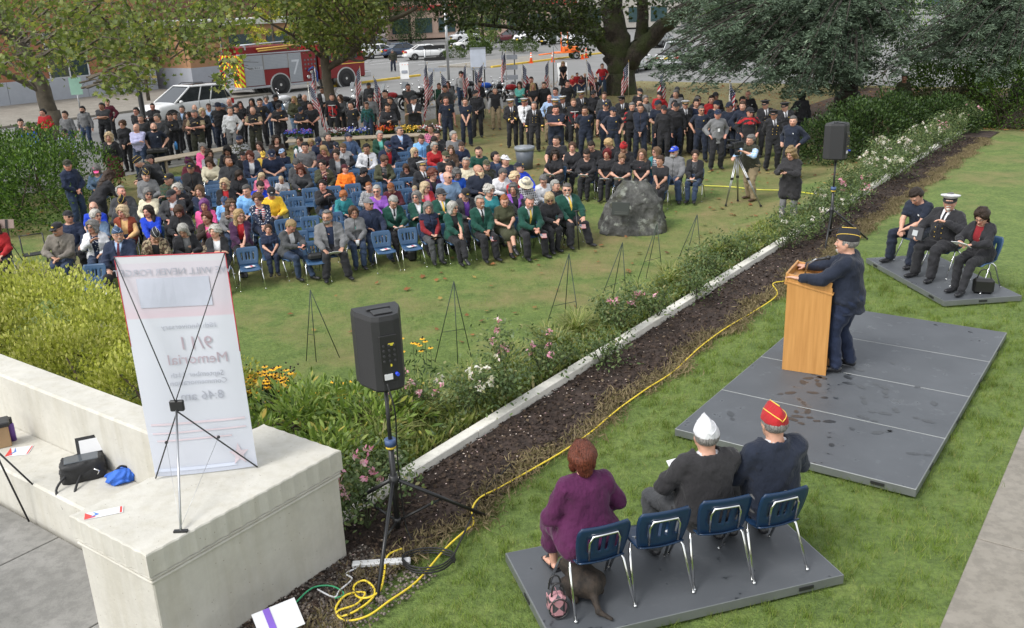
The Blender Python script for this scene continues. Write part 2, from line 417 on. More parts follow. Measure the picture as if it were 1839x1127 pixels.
# plaza slabs lower left
root=empty('plaza',S(2,7));kind(root,'structure')
for i in range(-4,2):
 for j in range(0,6):
  a=2.02+i*1.45;b=4.88+j*1.5
  if a+1.43>3.47:continue
  mb=MB();site_box(mb,a,a+1.435,b,b+1.485,-.08,.03,.005);mb.obj('slab',CONC,root,loc=-S(2,7))
# pedestal with fluted frieze
PA0,PA1,PB0,PB1=2.88,4.74,5.34,6.33
ped=empty('pedestal',S((PA0+PA1)/2,(PB0+PB1)/2));off=-S((PA0+PA1)/2,(PB0+PB1)/2)
tag(ped,'cream rendered pedestal with fluted frieze ending the low wall in the foreground','pedestal')
mb=MB();site_box(mb,PA0+.03,PA1-.03,PB0+.03,PB1-.03,-.1,.8,.01);mb.obj('shaft',CREAM,ped,loc=off)
mb=MB()
for z0,z1,e in ((.80,.824,.0),(.832,.856,.0)):
 site_box(mb,PA0+.012-e,PA1-.012+e,PB0+.012-e,PB1-.012+e,z0,z1,.008)
site_box(mb,PA0+.026,PA1-.026,PB0+.026,PB1-.026,.79,.87)
mb.obj('moulding',CREAM,ped,loc=off)
mb=MB();out=[]
def flutes(p0,p1,n,inw):
 for i in range(n):
  for j in range(5):
   t=(i+j/5)/n;s_=j/5;d=.008*math.sin(math.pi*s_)+.001
   out.append((p0[0]+(p1[0]-p0[0])*t+inw[0]*d,p0[1]+(p1[1]-p0[1])*t+inw[1]*d))
flutes((PA0,PB0),(PA1,PB0),14,(0,1));flutes((PA1,PB0),(PA1,PB1),7,(-1,0));flutes((PA1,PB1),(PA0,PB1),14,(0,-1));flutes((PA0,PB1),(PA0,PB0),7,(1,0))
n=len(out);vs_=[S(x,y,z) for z in (.866,1.04) for x,y in out]
cx,cy=(PA0+PA1)/2,(PB0+PB1)/2
vs_ += [S(cx+(x-cx)*.992,cy+(y-cy)*.985,1.05) for x,y in out]
fs_=[(i,(i+1) %n,n+(i+1) %n,n+i) for i in range(n)]+[(n+i,n+(i+1) %n,2*n+(i+1) %n,2*n+i) for i in range(n)]+[tuple(range(2*n,3*n))]
mb.add(vs_,fs_,False);mb.obj('fluted_frieze',CREAM,ped,loc=off)
# low wall and bench seat
wl=empty('low_wall',S(4.2,9));tag(wl,'cream rendered low wall with built in bench running left from the pedestal','wall');off=-S(4.2,9)
mb=MB();site_box(mb,4.06,4.40,PB1-.02,16,-.1,1.045,.02);mb.obj('wall',CREAM,wl,loc=off)
mb=MB();site_box(mb,3.5,4.07,PB1-.025,16,-.1,.45,.02);mb.obj('bench_seat',CREAM,wl,loc=off)
# ---- scattered leaf shapes
TEMPL={
 'oval':(np.array([(0,-.5),(.24,-.1),(.2,.25),(0,.5),(-.2,.25),(-.24,-.1)]),[(0,1,2,5)],[(5,2,3,4)]),
 'long':(np.array([(0,-.5),(.13,-.05),(.11,.2),(0,.5),(-.11,.2),(-.13,-.05)]),[],[]),
 'quad':(np.array([(-.3,-.42),(.3,-.42),(.3,.42),(-.3,.42)]),[],[]),
 'kite':(np.array([(0,-.5),(.27,.02),(0,.5),(-.27,.02)]),[],[]),
 'lobed':(np.array([(0,-.45),(.16,-.22),(.5,-.12),(.24,.06),(.3,.36),(.09,.22),(0,.52),(-.09,.22),(-.3,.36),(-.24,.06),(-.5,-.12),(-.16,-.22)]),[],[]),
 'blade':(np.array([(-.03,-.5),(.03,-.5),(0,.5)]),[],[]),
 'sliver':(np.array([(0,-.5),(.07,.0),(0,.5),(-.07,0)]),[],[]),
 'spike':(np.array([(0,-.5),(.12,.1),(0,.5),(-.12,.1)]),[],[]),
}
TRI={'oval':[(0,1,5),(1,2,5),(2,4,5),(2,3,4)],'long':[(0,1,5),(1,2,5),(2,4,5),(2,3,4)],'quad':[(0,1,2),(0,2,3)],'kite':[(0,1,3),(1,2,3)],
       'lobed':[(0,1,11),(1,2,3),(11,9,10),(1,3,9),(1,9,11),(3,4,5),(9,7,8),(3,5,7),(3,7,9),(5,6,7)],'blade':[(0,1,2)],'sliver':[(0,1,3),(1,2,3)],'spike':[(0,1,3),(1,2,3)]}
def scatter_mesh(name,C,size,shape,axis=None,spread=1.0,nbias=None,nb=0.0,fold=.15):
 """leaves centred on C; axis = preferred leaf direction (n,3), nbias preferred normal"""
 n=len(C);T,_,_=TEMPL[shape];k=len(T)
 rnd=rng.normal(size=(n,3))
 A=rnd/np.linalg.norm(rnd,axis=1,keepdims=True)
 if axis is not None:A=np.asarray(axis)+A*spread;A /= np.linalg.norm(A,axis=1,keepdims=True)
 Nn=rng.normal(size=(n,3))
 if nbias is not None:Nn=Nn*(1-nb)+np.asarray(nbias)*nb*2
 Nn -= A*(A*Nn).sum(1,keepdims=True);Nn /= np.linalg.norm(Nn,axis=1,keepdims=True)+1e-9
 B_=np.cross(A,Nn);sz=np.asarray(size).reshape(-1,1,1) if hasattr(size,'__len__') else np.full((n,1,1),size)
 V=C[:,None,:]+sz*(T[None,:,0:1]*B_[:,None,:]+T[None,:,1:2]*A[:,None,:]+(np.abs(T[None,:,0:1])*fold)*Nn[:,None,:])
 tri=np.array(TRI[shape]);F=(np.arange(n)[:,None,None]*k+tri[None]).reshape(-1,3)
 return np_mesh(name,V.reshape(-1,3),F)
def leaf_mat(name,cols,rough=.5,trans=.35,pos=None):
 m=bpy.data.materials.new(name);m.use_nodes=True;t=m.node_tree;b=t.nodes['Principled BSDF']
 g=N(t,'ShaderNodeNewGeometry');k=len(cols)
 pos=pos or [i/(k-1) for i in range(k)]
 c=ramp(t,g.outputs['Random Per Island'],list(zip(pos,cols)))
 n=noise(t,coord(t),1.1,3);c=mixc(t,1.0,c,ramp(t,n,[(.3,(.72,.72,.72)),(.7,(1.25,1.25,1.2))]),'MULTIPLY')
 L(t,c,b.inputs['Base Color']);b.inputs['Roughness'].default_value=rough;b.inputs['Specular IOR Level'].default_value=.3
 tr=N(t,'ShaderNodeBsdfTranslucent');L(t,mixc(t,1.0,c,(1.0,1.1,.55),'MULTIPLY'),tr.inputs['Color'])
 mx=N(t,'ShaderNodeMixShader');mx.inputs[0].default_value=trans;L(t,b.outputs[0],mx.inputs[1]);L(t,tr.outputs[0],mx.inputs[2])
 L(t,mx.outputs[0],t.nodes['Material Output'].inputs['Surface']);return m
GRASSM=leaf_mat('grass_blades',[(.09,.15,.022),(.15,.22,.038),(.22,.29,.06),(.32,.29,.12)],.6,.3,[0,.4,.8,1])
def grass(name,a0,a1,b0,b1,dens,hmin,hmax,fn=None,w=1.0):
 n=int((a1-a0)*(b1-b0)*dens);a=rng.uniform(a0,a1,n);b=rng.uniform(b0,b1,n)
 if fn is not None:k=fn(a,b);a=a[k];b=b[k]
 n=len(a);h=rng.uniform(hmin,hmax,n)*(1+.45*np.sin(a*9+3*np.sin(b*5))*np.sin(b*11+2*np.sin(a*4)));C=np.concatenate([a[:,None]*E1+b[:,None]*E2,h[:,None]*.42+gab(a,b)[:,None]],1)
 me=scatter_mesh(name,C,h*w,'blade' if hmax<.2 else 'sliver',np.tile([0,0,1.],(n,1)),.55);return me
inped=lambda a,b:~((a>2.7) & (a<4.9) & (b>4.4)) & ~((a<3.6) & (b>4.4))
o=mobj('grass',grass('grass',2.2,17,.9,4.86,1500,.03,.062,lambda a,b:inped(a,b) & (rng.random(len(a))<np.clip(1.25-(a-4)*.06,.25,1)),1.15),GRASSM);kind(o,'stuff')
o=mobj('lawn_grass',grass('lawn_grass',8.3,24,6.9,18,900,.025,.05,lambda a,b:(rng.random(len(a))<np.clip(1.3-np.hypot(a,b)*.05,.12,1)) & ~((a<9) & (b<9.2)),1.2),GRASSM);kind(o,'stuff')
nc=1500;ca=rng.uniform(2.5,16,nc);cb=rng.uniform(.9,4.7,nc);ok=inped(ca,cb);ca=ca[ok];cb=cb[ok];a=np.repeat(ca,26)+rng.normal(0,.03,len(ca)*26);b=np.repeat(cb,26)+rng.normal(0,.03,len(ca)*26);h=rng.uniform(.035,.085,len(a))
o=mobj('grass_tufts',scatter_mesh('grass_tufts',np.concatenate([a[:,None]*E1+b[:,None]*E2,h[:,None]*.42],1),h*1.3,'blade',np.tile([0,0,1.],(len(a),1)),.6),GRASSM);kind(o,'stuff')
DRY=leaf_mat('dry_grass',[(.16,.12,.07),(.28,.22,.13),(.13,.12,.05)],.8,.2)
n=30000;a=rng.uniform(3.6,32,n);b=4.9+rng.normal(0,.1,n)+.08*np.sin(a*3)+.05*np.sin(a*7.3);h=rng.uniform(.05,.12,n)
C=np.concatenate([a[:,None]*E1+b[:,None]*E2,h[:,None]*.35+gab(a,b)[:,None]],1)
o=mobj('dry_edge_grass',scatter_mesh('dry_edge_grass',C,h,'sliver',np.tile([0,0,.8],(n,1)),.9),DRY);kind(o,'stuff')
# bark chips, petals, fallen leaves, gravel
def flat_scatter(name,a,b,z,size,shape,mat,tilt=.35):
 C=np.concatenate([a[:,None]*E1+b[:,None]*E2,(z+gab(a,b))[:,None]],1)
 o=mobj(name,scatter_mesh(name,C,size,shape,np.concatenate([rng.normal(size=(len(a),2)),np.zeros((len(a),1))],1),tilt*.3,np.tile([0,0,1.],(len(a),1)),1-tilt),mat);return kind(o,'stuff')
n=16000;a=3.2+29*rng.random(n) **1.5
flat_scatter('bark_chips',a,rng.uniform(4.88,5.78,n),.034,rng.uniform(.015,.05,n),'quad',leaf_mat('bark_chips',[(.018,.012,.01),(.042,.028,.021),(.075,.05,.036),(.16,.12,.08)],.9,0,[0,.5,.93,1]),.6)
n=420;a=3.4+18*rng.random(n) **1.3
flat_scatter('rose_petals',a,5.75-np.abs(rng.normal(0,.3,n)),.045,rng.uniform(.015,.035,n),'kite',leaf_mat('petals',[(.62,.5,.42),(.7,.6,.55),(.68,.42,.45)],.6,.3))
n=2600;a=9+42*rng.random(n) **.6;b=rng.uniform(7,28,n)
FALL=leaf_mat('fallen_leaves',[(.2,.075,.03),(.3,.13,.05),(.13,.06,.03),(.42,.3,.09)],.8,.15)
flat_scatter('fallen_leaves',a,b,.03,rng.uniform(.08,.17,n),'lobed',FALL)
n=3600;a=rng.uniform(30,52,n);b=rng.uniform(12,30,n);z=np.where(b>28,-.04,.0)
flat_scatter('leaf_drift',a,b,.025,rng.uniform(.06,.14,n),'kite',FALL)
n=2200;a=45+rng.normal(0,4,n);b=33.5+rng.normal(0,1.3,n)
flat_scatter('kerbside_leaves',a,b,-.09,rng.uniform(.08,.16,n),'kite',FALL)
n=3000;C=rng.uniform([35,-3],[50,13],(n,2));flat_scatter('leaf_litter',C[:,0],C[:,1],.03,rng.uniform(.08,.18,n),'kite',FALL)
n=3000;a=rng.uniform(1.2,4.9,n);b=rng.uniform(4.5,5.38,n)
peb=scatter_mesh('g',np.zeros((1,3)),.01,'quad')
vv=np.array([(1,0,0),(0,1,0),(-1,0,0),(0,-1,0),(0,0,.8),(0,0,-.8)]);ff=np.array([(0,1,4),(1,2,4),(2,3,4),(3,0,4),(1,0,5),(2,1,5),(3,2,5),(0,3,5)])
C=np.concatenate([a[:,None]*E1+b[:,None]*E2,np.full((n,1),.03)],1)
V=C[:,None]+vv[None]*rng.uniform(.008,.022,(n,1,1))*rng.uniform(.7,1.3,(n,6,1))
o=mobj('gravel',np_mesh('gravel',V.reshape(-1,3),(np.arange(n)[:,None,None]*6+ff).reshape(-1,3)),leaf_mat('gravel',[(.07,.06,.055),(.16,.13,.11),(.24,.21,.18)],.8,0));kind(o,'stuff')
# yellow kerb of the car park
root=empty('yellow_kerb',S(55,44.3));kind(root,'structure')
for a in np.arange(44.3,52,2.5):
 mb=MB();site_box(mb,a,a+2.48,47.7,47.94,-.5,-.33,.02);mb.obj('kerb_stone',YELP,root,loc=-S(55,44.3))
for a in np.arange(62.6,84,2.5):
 mb=MB();site_box(mb,a,a+2.48,47.1,47.34,-.5,-.33,.02);mb.obj('kerb_stone',YELP,root,loc=-S(55,44.3))
mb=MB();site_box(mb,62.6,84,47.36,53,-.6,-.365);kind(mb.obj('car_park_pavement',WALK),'structure')
mb=MB()
for i in range(9):site_box(mb,64.8,69.7,54.2+i*2.97,54.32+i*2.97,-.476,ZR)
kind(mb.obj('parking_lines',WHITEP),'structure')
BARK=simple('bark',(.085,.07,.05),.9,0,.45,4,1.0,12);BARKD=simple('dark_bark',(.035,.028,.021),.95,0,.5,3,1.0,9)
SYC=leaf_mat('sycamore_leaves',[(.07,.1,.025),(.13,.17,.042),(.2,.24,.065),(.29,.3,.1),(.36,.25,.08)],.5,.4,[0,.35,.75,.95,1])
# ------------------------------------------------------------------ buildings
def brick_mat():
 m,t,b=new_mat('brick_courses');v=coord(t);mp=N(t,'ShaderNodeMapping');mp.inputs['Rotation'].default_value=(rad(90),0,0);L(t,v,mp.inputs['Vector'])
 br=N(t,'ShaderNodeTexBrick');br.inputs['Scale'].default_value=1;br.inputs['Brick Width'].default_value=.6;br.inputs['Row Height'].default_value=.1;br.inputs['Mortar Size'].default_value=.008
 br.inputs['Color1'].default_value=(.3,.105,.05,1);br.inputs['Color2'].default_value=(.38,.16,.085,1);br.inputs['Mortar'].default_value=(.25,.17,.13,1);L(t,mp.outputs[0],br.inputs['Vector'])
 c=mixc(t,.5,br.outputs['Color'],ramp(t,noise(t,v,3,4),[(.3,(.26,.1,.05)),(.7,(.42,.2,.11))]));L(t,c,b.inputs['Base Color']);b.inputs['Roughness'].default_value=.9;bump(t,b,br.outputs['Fac'],-.4,.02);return m
BRICK=brick_mat();GREYB=simple('painted_grey_base',(.36,.38,.42),.8,0,.06);TANW=simple('tan_brick_wall',(.36,.2,.105),.85,0,.12,2,.3,40)
DKBR=simple('brown_brick_wall',(.16,.07,.055),.9,0,.1,1,.3,30);COPE=simple('pale_coping',(.6,.6,.57),.6);WIN=simple('window_glass',(.03,.06,.065),.1,0,.2,.6,spec=.7);WFR=simple('white_window_frame',(.6,.6,.6),.5)
def local_frame(a,b):c=S(a,b);return (c.x,c.y,-.4)
b1=empty('brick_building',local_frame(28.1,60),SITE_ROT,'red brick building with pale grey base across the street behind the left sycamore','building',None,1.08)
# local: x along street, y away from street
mb=MB();mb.box((-1,8,3.2),(23,16,6.4));mb.obj('wall',BRICK,b1)
mb=MB()
for i in range(9):mb.box((-11.2+i*2.45+1.2,-.05,.66),(2.43,.1,1.3),bev=.01)
mb.box((-1,-.03,-.02),(23,.1,.16));mb.obj('base_panel',GREYB,b1)
mb=MB()
for z in (1.75,2.3,2.85,3.4,3.95,4.5):mb.box((-1,-.012,z),(23.02,.03,.05))
mb.obj('dark_course',simple('dark_brick_course',(.17,.07,.04),.9),b1)  # thin strips of darker colour along the brick wall
for x0,x1 in ((3.7,6.2),(-3.2,-.8),(-10.4,-8.0)):
 w=mobj('window',MB().box(((x0+x1)/2,-.02,2.6 if x0>-9 else 1.5),(x1-x0,.06,2.6)).mesh(),WIN,b1)
 fr=MB()
 for x in (x0,(x0+x1)/2,x1):fr.box((x,-.06,2.6 if x0>-9 else 1.5),(.07,.05,2.6))
 for z in (1.3,3.0,3.9):fr.box(((x0+x1)/2,-.06,z),(x1-x0,.05,.06))
 fr.obj('frame',WFR,w)
b2=empty('tan_building',local_frame(47.5,57.2),SITE_ROT,'tan brick single storey building with white coping behind the fire engine','building',None,1.08)
mb=MB();mb.box((-1.2,8,1.9),(10,16,4.05));mb.obj('wall',TANW,b2)
mb=MB();mb.box((-1.2,7.97,.6),(10.1,16.06,1.45));mb.obj('base_panel',GREYB,b2)
mb=MB();mb.box((-1.2,8,4.05),(10.6,16.6,.42),bev=.03);mb.obj('coping',COPE,b2)
for i in range(2):
 w=mobj('window',MB().box((-2+i*3.2,-.02,2.3),(1.9,.08,1.9)).mesh(),WIN,b2)
 MB().box((-2+i*3.2,-.07,1.36),(2.0,.06,.08)).obj('sill',WFR,w)
mb=MB()
for z in (1.9,2.5,3.1):mb.box((-1.2,7.97,z),(10.04,16.03,.035))
mb.obj('dark_course',simple('dark_tan_course',(.2,.1,.05),.9),b2)  # thin strips of darker colour around the tan wall
c=atY(470,30,125);b3=empty('office_building',(c.x,c.y,0),rad(38),'dark brown brick office building with window strip beyond the tan building','building')
mb=MB();mb.box((0,8,1.0),(34,16,2.4));mb.box((0,8,9.4),(34,16,11.2));mb.box((0,8.4,3.2),(33.2,15.2,2.2));mb.obj('wall',DKBR,b3)
for i in range(9):mobj('window',MB().box((-14.4+i*3.6,.75,3.0),(3.2,.06,1.5)).mesh(),WIN,b3)
for i in range(9):mobj('pier',MB().box((-16.2+i*3.6,.5,3.0),(.35,.9,1.7)).mesh(),DKBR,b3)
c=atY(822,25,150);b4=empty('plaza_building',(c.x,c.y,0),rad(10),'low pinkish building with red sign band beyond the car park','building')
MB().box((4,5,3.0),(30,10,6.4)).obj('wall',simple('pink_stucco',(.42,.3,.24),.8),b4);MB().box((4,-.08,4.3),(30.2,.3,.7)).obj('sign_band',simple('red_band',(.4,.03,.03),.6),b4)
for i in range(8):mobj('window',MB().box((-9+i*3.6,-.03,1.7),(2.6,.1,2.2)).mesh(),WIN,b4)
c=atY(1010,20,165);b5=empty('shop_building',(c.x,c.y,0),rad(-8),'pale low shop building with dark windows beyond the white pickups','building')
MB().box((0,5,3.0),(40,10,6.4)).obj('wall',simple('pale_stucco',(.34,.32,.29),.8),b5)
for i in range(10):mobj('window',MB().box((-17+i*3.7,-.03,1.9),(2.7,.1,2.4)).mesh(),WIN,b5)
c=atY(1330,30,190);b6=empty('warehouse',(c.x,c.y,0),rad(-15),'long pale building seen through the spruce boughs','building')
MB().box((0,5,3.0),(80,10,6.0)).obj('wall',simple('warehouse_wall',(.3,.3,.29),.8),b6)
for i in range(12):mobj('window',MB().box((-36+i*6.5,-.03,2.2),(4,.1,2.0)).mesh(),WIN,b6)
# ------------------------------------------------------------------ vehicles
def wheel(r,w,parent,pos,side,rim=STEEL):
 mb=MB();n=20;pr=[(r*.62,-w/2),(r*.93,-w/2),(r,-w*.35),(r,w*.35),(r*.93,w/2),(r*.62,w/2)]
 vs_=[(q*math.cos(6.28318*j/n),y,q*math.sin(6.28318*j/n)) for q,y in pr for j in range(n)]
 mb.add(vs_,[(i*n+j,i*n+(j+1) %n,(i+1)*n+(j+1) %n,(i+1)*n+j) for i in range(5) for j in range(n)],True)
 wh=mb.obj('wheel',RUB,parent,loc=pos);rb=MB();s_=side
 rb.cyl((0,s_*w*.28,0),r*.63,.03,n,'Y');rb.cyl((0,s_*w*.36,0),r*.16,.06,10,'Y')
 for k in range(5):
  a=k*1.2566;rb.box((r*.36*math.cos(a),s_*w*.36,r*.36*math.sin(a)),(r*.5,.03,r*.13),(0,-a,0))
 rb.obj('rim',rim,wh);return wh
STY={
 'sedan':dict(L=4.75,W=1.8,top=[(0,.55,.78),(.25,.95,.9),(1.0,1.02,.9),(1.6,.98,.9),(3.2,.95,.9),(4.1,.82,.88),(4.6,.66,.82),(4.75,.5,.74)],cab=[(.75,.95),(1.5,1.38),(2.7,1.42),(3.7,.93)],wr=.32,wx=(.95,3.75)),
 'suv':dict(L=4.7,W=1.86,top=[(0,.6,.82),(.12,.98,.92),(1.5,1.04,.93),(3.3,1.04,.93),(4.3,.95,.9),(4.62,.78,.86),(4.7,.55,.8)],cab=[(.12,1.02),(.45,1.66),(2.4,1.72),(3.5,1.02)],wr=.36,wx=(.9,3.75)),
 'van':dict(L=5.0,W=1.95,top=[(0,.6,.9),(.1,1.05,.97),(1.5,1.1,.97),(3.8,1.08,.97),(4.7,.95,.93),(5.0,.6,.85)],cab=[(.08,1.05),(.25,1.9),(3.2,1.92),(4.1,1.08)],wr=.34,wx=(.95,3.95)),
 'pickup':dict(L=5.5,W=1.98,top=[(0,.62,.95),(.05,1.08,.98),(2.1,1.1,.98),(3.6,1.1,.98),(4.9,1.06,.96),(5.35,.95,.93),(5.5,.6,.9)],cab=[(2.05,1.08),(2.3,1.78),(3.2,1.82),(4.0,1.08)],wr=.39,wx=(1.15,4.45)),
}
def sec(x,zb,zt,w,k=.1):
 """closed section in yz at x: rounded box"""
 h=zt-zb;return [(x,-w*.93,zb),(x,-w,zb+h*.18),(x,-w,zb+h*.6),(x,-w*.97,zt-k*.6),(x,-w*.9,zt),(x,-w*.45,zt+.02),(x,w*.45,zt+.02),(x,w*.9,zt),(x,w*.97,zt-k*.6),(x,w,zb+h*.6),(x,w,zb+h*.18),(x,w*.93,zb)]
LGT=simple('headlight_lens',(.6,.62,.65),.1);TAIL=simple('tail_light',(.4,.01,.015),.25);PLATE_Y=simple('plate_yellow',(.75,.5,.05),.5);PLATE_W=simple('plate_pale',(.45,.5,.6),.5)
_cars={}
def car(style,colour,loc,rot,label,cat='car',roofbits=False,plate=PLATE_Y,z=ZR):
 s_=STY[style];L_=s_['L'];W_=s_['W']/2;paint=simple('car_paint_'+colour,dict(white=(.72,.72,.72),silver=(.42,.43,.44),red=(.42,.02,.025),blue=(.03,.05,.09),maroon=(.075,.014,.018),black=(.015,.015,.017),grey=(.12,.125,.13),teal=(.08,.2,.2))[colour],.18,0,.03,spec=.6)
 r=empty('parked_car' if cat=='car' else cat.replace(' ','_'),(loc[0],loc[1],z),rot,label,cat,'vehicles parked along the street and in the car park')
 mb=MB();xs=[];secs=[];
 xs=np.linspace(0,L_,22);tp=np.array(s_['top'])
 for x in xs:
  zt=np.interp(x,tp[:,0],tp[:,1]);w=np.interp(x,tp[:,0],tp[:,2])/.93*W_*.98;zb=.26+.12*(abs(x-L_/2)/(L_/2)) **6;secs.append(sec(x-L_/2,zb,zt,min(w,W_)))
 n=12;vs_=[p for q in secs for p in q];fs_=[(i*n+j,i*n+(j+1) %n,(i+1)*n+(j+1) %n,(i+1)*n+j)[::-1] for i in range(len(secs)-1) for j in range(n)]
 fs_ += [tuple(range(n)),tuple(range((len(secs)-1)*n,len(secs)*n))[::-1]];mb.add(vs_,fs_,True);mb.obj('body',paint,r)
 cb=s_['cab'];(x0,z0),(x1,z1),(x2,z2),(x3,z3)=[(x-L_/2,z) for x,z in cb];wb,wt=W_*.9,W_*.7
 P_=dict(a=(x0,z0,wb),b=(x1,z1,wt),c=(x2,z2,wt),d=(x3,z3,wb))
 g=MB();V_=[];
 for k in 'abcd':
  x,z,w=P_[k];V_ += [(x,-w,z),(x,w,z)]
 g.add(V_,[(0,1,3,2),(4,5,7,6),(0,2,4,6),(7,5,3,1)],False);g.obj('windows',GLASS,r)
 rf=MB();zz=(z1+z2)/2;rf.add([(x1-.06,-wt*.98,z1),(x1-.06,wt*.98,z1),(x2+.06,wt*.98,z2),(x2+.06,-wt*.98,z2),(x1+.05,-wt*.8,z1+.055),(x1+.05,wt*.8,z1+.055),(x2-.08,wt*.8,z2+.05),(x2-.08,-wt*.8,z2+.05)],
  [(0,1,5,4),(1,2,6,5),(2,3,7,6),(3,0,4,7),(4,5,6,7),(0,3,2,1)],False);rf.obj('roof',paint,r)
 for sy in (-1,1):
  pl=MB();A_,B_,C_,D_=[Vector((P_[k][0],sy*(P_[k][2]+.006),P_[k][1])) for k in 'abcd']
  pl.tube([A_,B_],.045,6);pl.tube([C_,D_],.04,6);pl.tube([B_,C_],.04,6)
  nmid=2 if style in ('sedan','pickup') else 3
  for q in range(1,nmid):t=q/nmid;top_=B_.lerp(C_,t);bot=Vector((A_.x+(D_.x-A_.x)*(.18+.62*t),sy*(wb+.005),z0));pl.tube([top_,bot],.035,6)
  pl.obj('pillars',paint,r)
  ln=MB()
  for q in ((.42,.6) if style != 'pickup' else (.44,.7)):ln.box((x0+(x3-x0)*q if style != 'pickup' else x0+(x3-x0)*(q-.2),sy*W_*.992,.68),(.012,.012,.62))
  ln.box((0,sy*W_*.985,.34),(L_*.55,.03,.09));ln.obj('door_seam',BLK,r)
  hd=MB().box((x0+(x3-x0)*.36,sy*(W_+.005),.84),(.18,.03,.03)).obj('door_handle',paint,r)
  MB().ell((x3-.28,sy*(W_+.05),z3+.05),(.09,.12,.08),8,6).obj('side_mirror',paint,r)
  for wx in s_['wx']:
   ar=MB();ar.tube([(wx-L_/2,sy*(W_*.6),s_['wr']),(wx-L_/2,sy*(W_+.004),s_['wr'])],s_['wr']*1.14,20);ar.obj('wheel_arch',BLK,r)
   wheel(s_['wr'],.23,r,(wx-L_/2,sy*(W_-.08),s_['wr']),sy)
  MB().box((-L_/2+.08,sy*W_*.76,.82),(.2,W_*.36,.16 if style != 'suv' else .26),(0,0,-sy*.3),.02).obj('tail_light',TAIL,r)
  MB().box((L_/2-.14,sy*W_*.72,.7),(.2,W_*.36,.15),(0,0,sy*.35),.02).obj('headlight',LGT,r)
 MB().box((L_/2-.0,0,.66),(.08,W_*.9,.2),None,.02).obj('grille',BLK,r)
 MB().box((-L_/2-.01,0,.72 if style=='sedan' else .8),(.02,.4,.16)).obj('licence_plate',plate,r);MB().box((L_/2+.05,0,.46),(.02,.4,.15)).obj('licence_plate',plate,r)
 MB().box((-L_/2,0,.42),(.12,W_*1.75,.16),None,.03).obj('bumper',paint if style != 'pickup' else STEEL,r);MB().box((L_/2,0,.42),(.1,W_*1.75,.16),None,.03).obj('bumper',paint if style != 'pickup' else BLK,r)
 if style=='pickup':
  bd=MB();bd.box((-L_/2+1.05,0,1.125),(1.85,W_*1.6,.03));bd.obj('cargo_bed',BLK,r)
 if roofbits:
  for sy in (-1,1):MB().tube([(x1+.2,sy*wt*.86,z1+.04),(x1+.3,sy*wt*.86,z1+.12),(x2-.4,sy*wt*.86,z2+.12),(x2-.25,sy*wt*.86,z2+.05)],.02,6).obj('roof_rail',BLK,r)
  MB().box((x2-.75,0,z2+.052),(.8,wt*1.1,.012),None,.005).obj('sunroof',GLASS,r)
 return r
cpos=lambda px,py:at(px,py,ZR)
p=S(28.3,40.6);car('suv','white',(p.x,p.y),SITE_ROT+math.pi,'white estate car with sunroof and roof rails parked at the kerb behind the deputies','car',True)
p=cpos(1135,128);car('suv','white',(p.x,p.y),rad(62),'white hatchback seen from behind, parked beside the maple trunk','car',False,PLATE_W)
p=cpos(1222,122);car('pickup','silver',(p.x,p.y+1.5),rad(64),'silver pickup truck parked right of the maple trunk','pickup truck')
p=cpos(681,104);car('sedan','white',(p.x,p.y),rad(38),'white saloon car parked first behind the fire engine cab')
p=cpos(722,102);car('sedan','blue',(p.x,p.y),rad(36),'dark blue saloon car between two white cars')
p=cpos(768,106);car('sedan','white',(p.x,p.y),rad(16),'white saloon car with red tail light band parked nearest the sign post')
p=cpos(700,72);car('van','white',(p.x,p.y),rad(20),'white van parked behind the dark blue saloon','van')
p=cpos(799,64);car('pickup','red',(p.x,p.y),rad(205),'bright red pickup truck facing the street in the car park','pickup truck')
p=cpos(835,73);car('suv','white',(p.x,p.y),rad(215),'white off road car with yellow plate beside the red pickup')
p=cpos(846,88);car('sedan','white',(p.x,p.y),rad(200),'white low saloon in front of the white off road car')
p=cpos(915,76);car('suv','maroon',(p.x,p.y),rad(170),'dark maroon car parked behind the clipped bushes')
p=cpos(958,75);car('pickup','white',(p.x,p.y),rad(218),'white pickup truck with company crest on its door','pickup truck')
p=cpos(1002,78);car('pickup','white',(p.x,p.y),rad(222),'white pickup truck with black bumper facing the street','pickup truck')
p=cpos(1052,80);car('pickup','white',(p.x,p.y),rad(215),'white pickup truck on the right behind the arrow board trailer','pickup truck')
p=cpos(918,58);car('sedan','silver',(p.x,p.y),rad(10),'silver saloon in the far rows of the car park')
p=cpos(640,92);car('sedan','silver',(p.x,p.y),rad(30),'silver car half hidden behind the fire engine cab roof')
p=cpos(880,55);car('van','silver',(p.x,p.y),rad(20),'silver van in the far row of the car park','van')
p=cpos(1185,84);car('suv','grey',(p.x,p.y),rad(60),'grey car in the side street right of the maple fork')
for px_,py_,st_,c_,rz_,lab_ in ((742,58,'sedan','silver',15,'silver saloon behind the white van'),(775,50,'suv','white',20,'white car in the far row left of the red pickup'),(828,56,'sedan','grey',200,'grey saloon beyond the red pickup'),(960,58,'van','white',190,'white van beyond the white pickups'),(1000,60,'suv','silver',195,'silver off road car beyond the white pickups'),(1040,62,'sedan','white',200,'white saloon at the back right of the car park'),(664,82,'suv','grey',30,'grey car behind the first white saloon')):
 p=cpos(px_,py_);car(st_,c_,(p.x,p.y),rad(rz_),lab_)
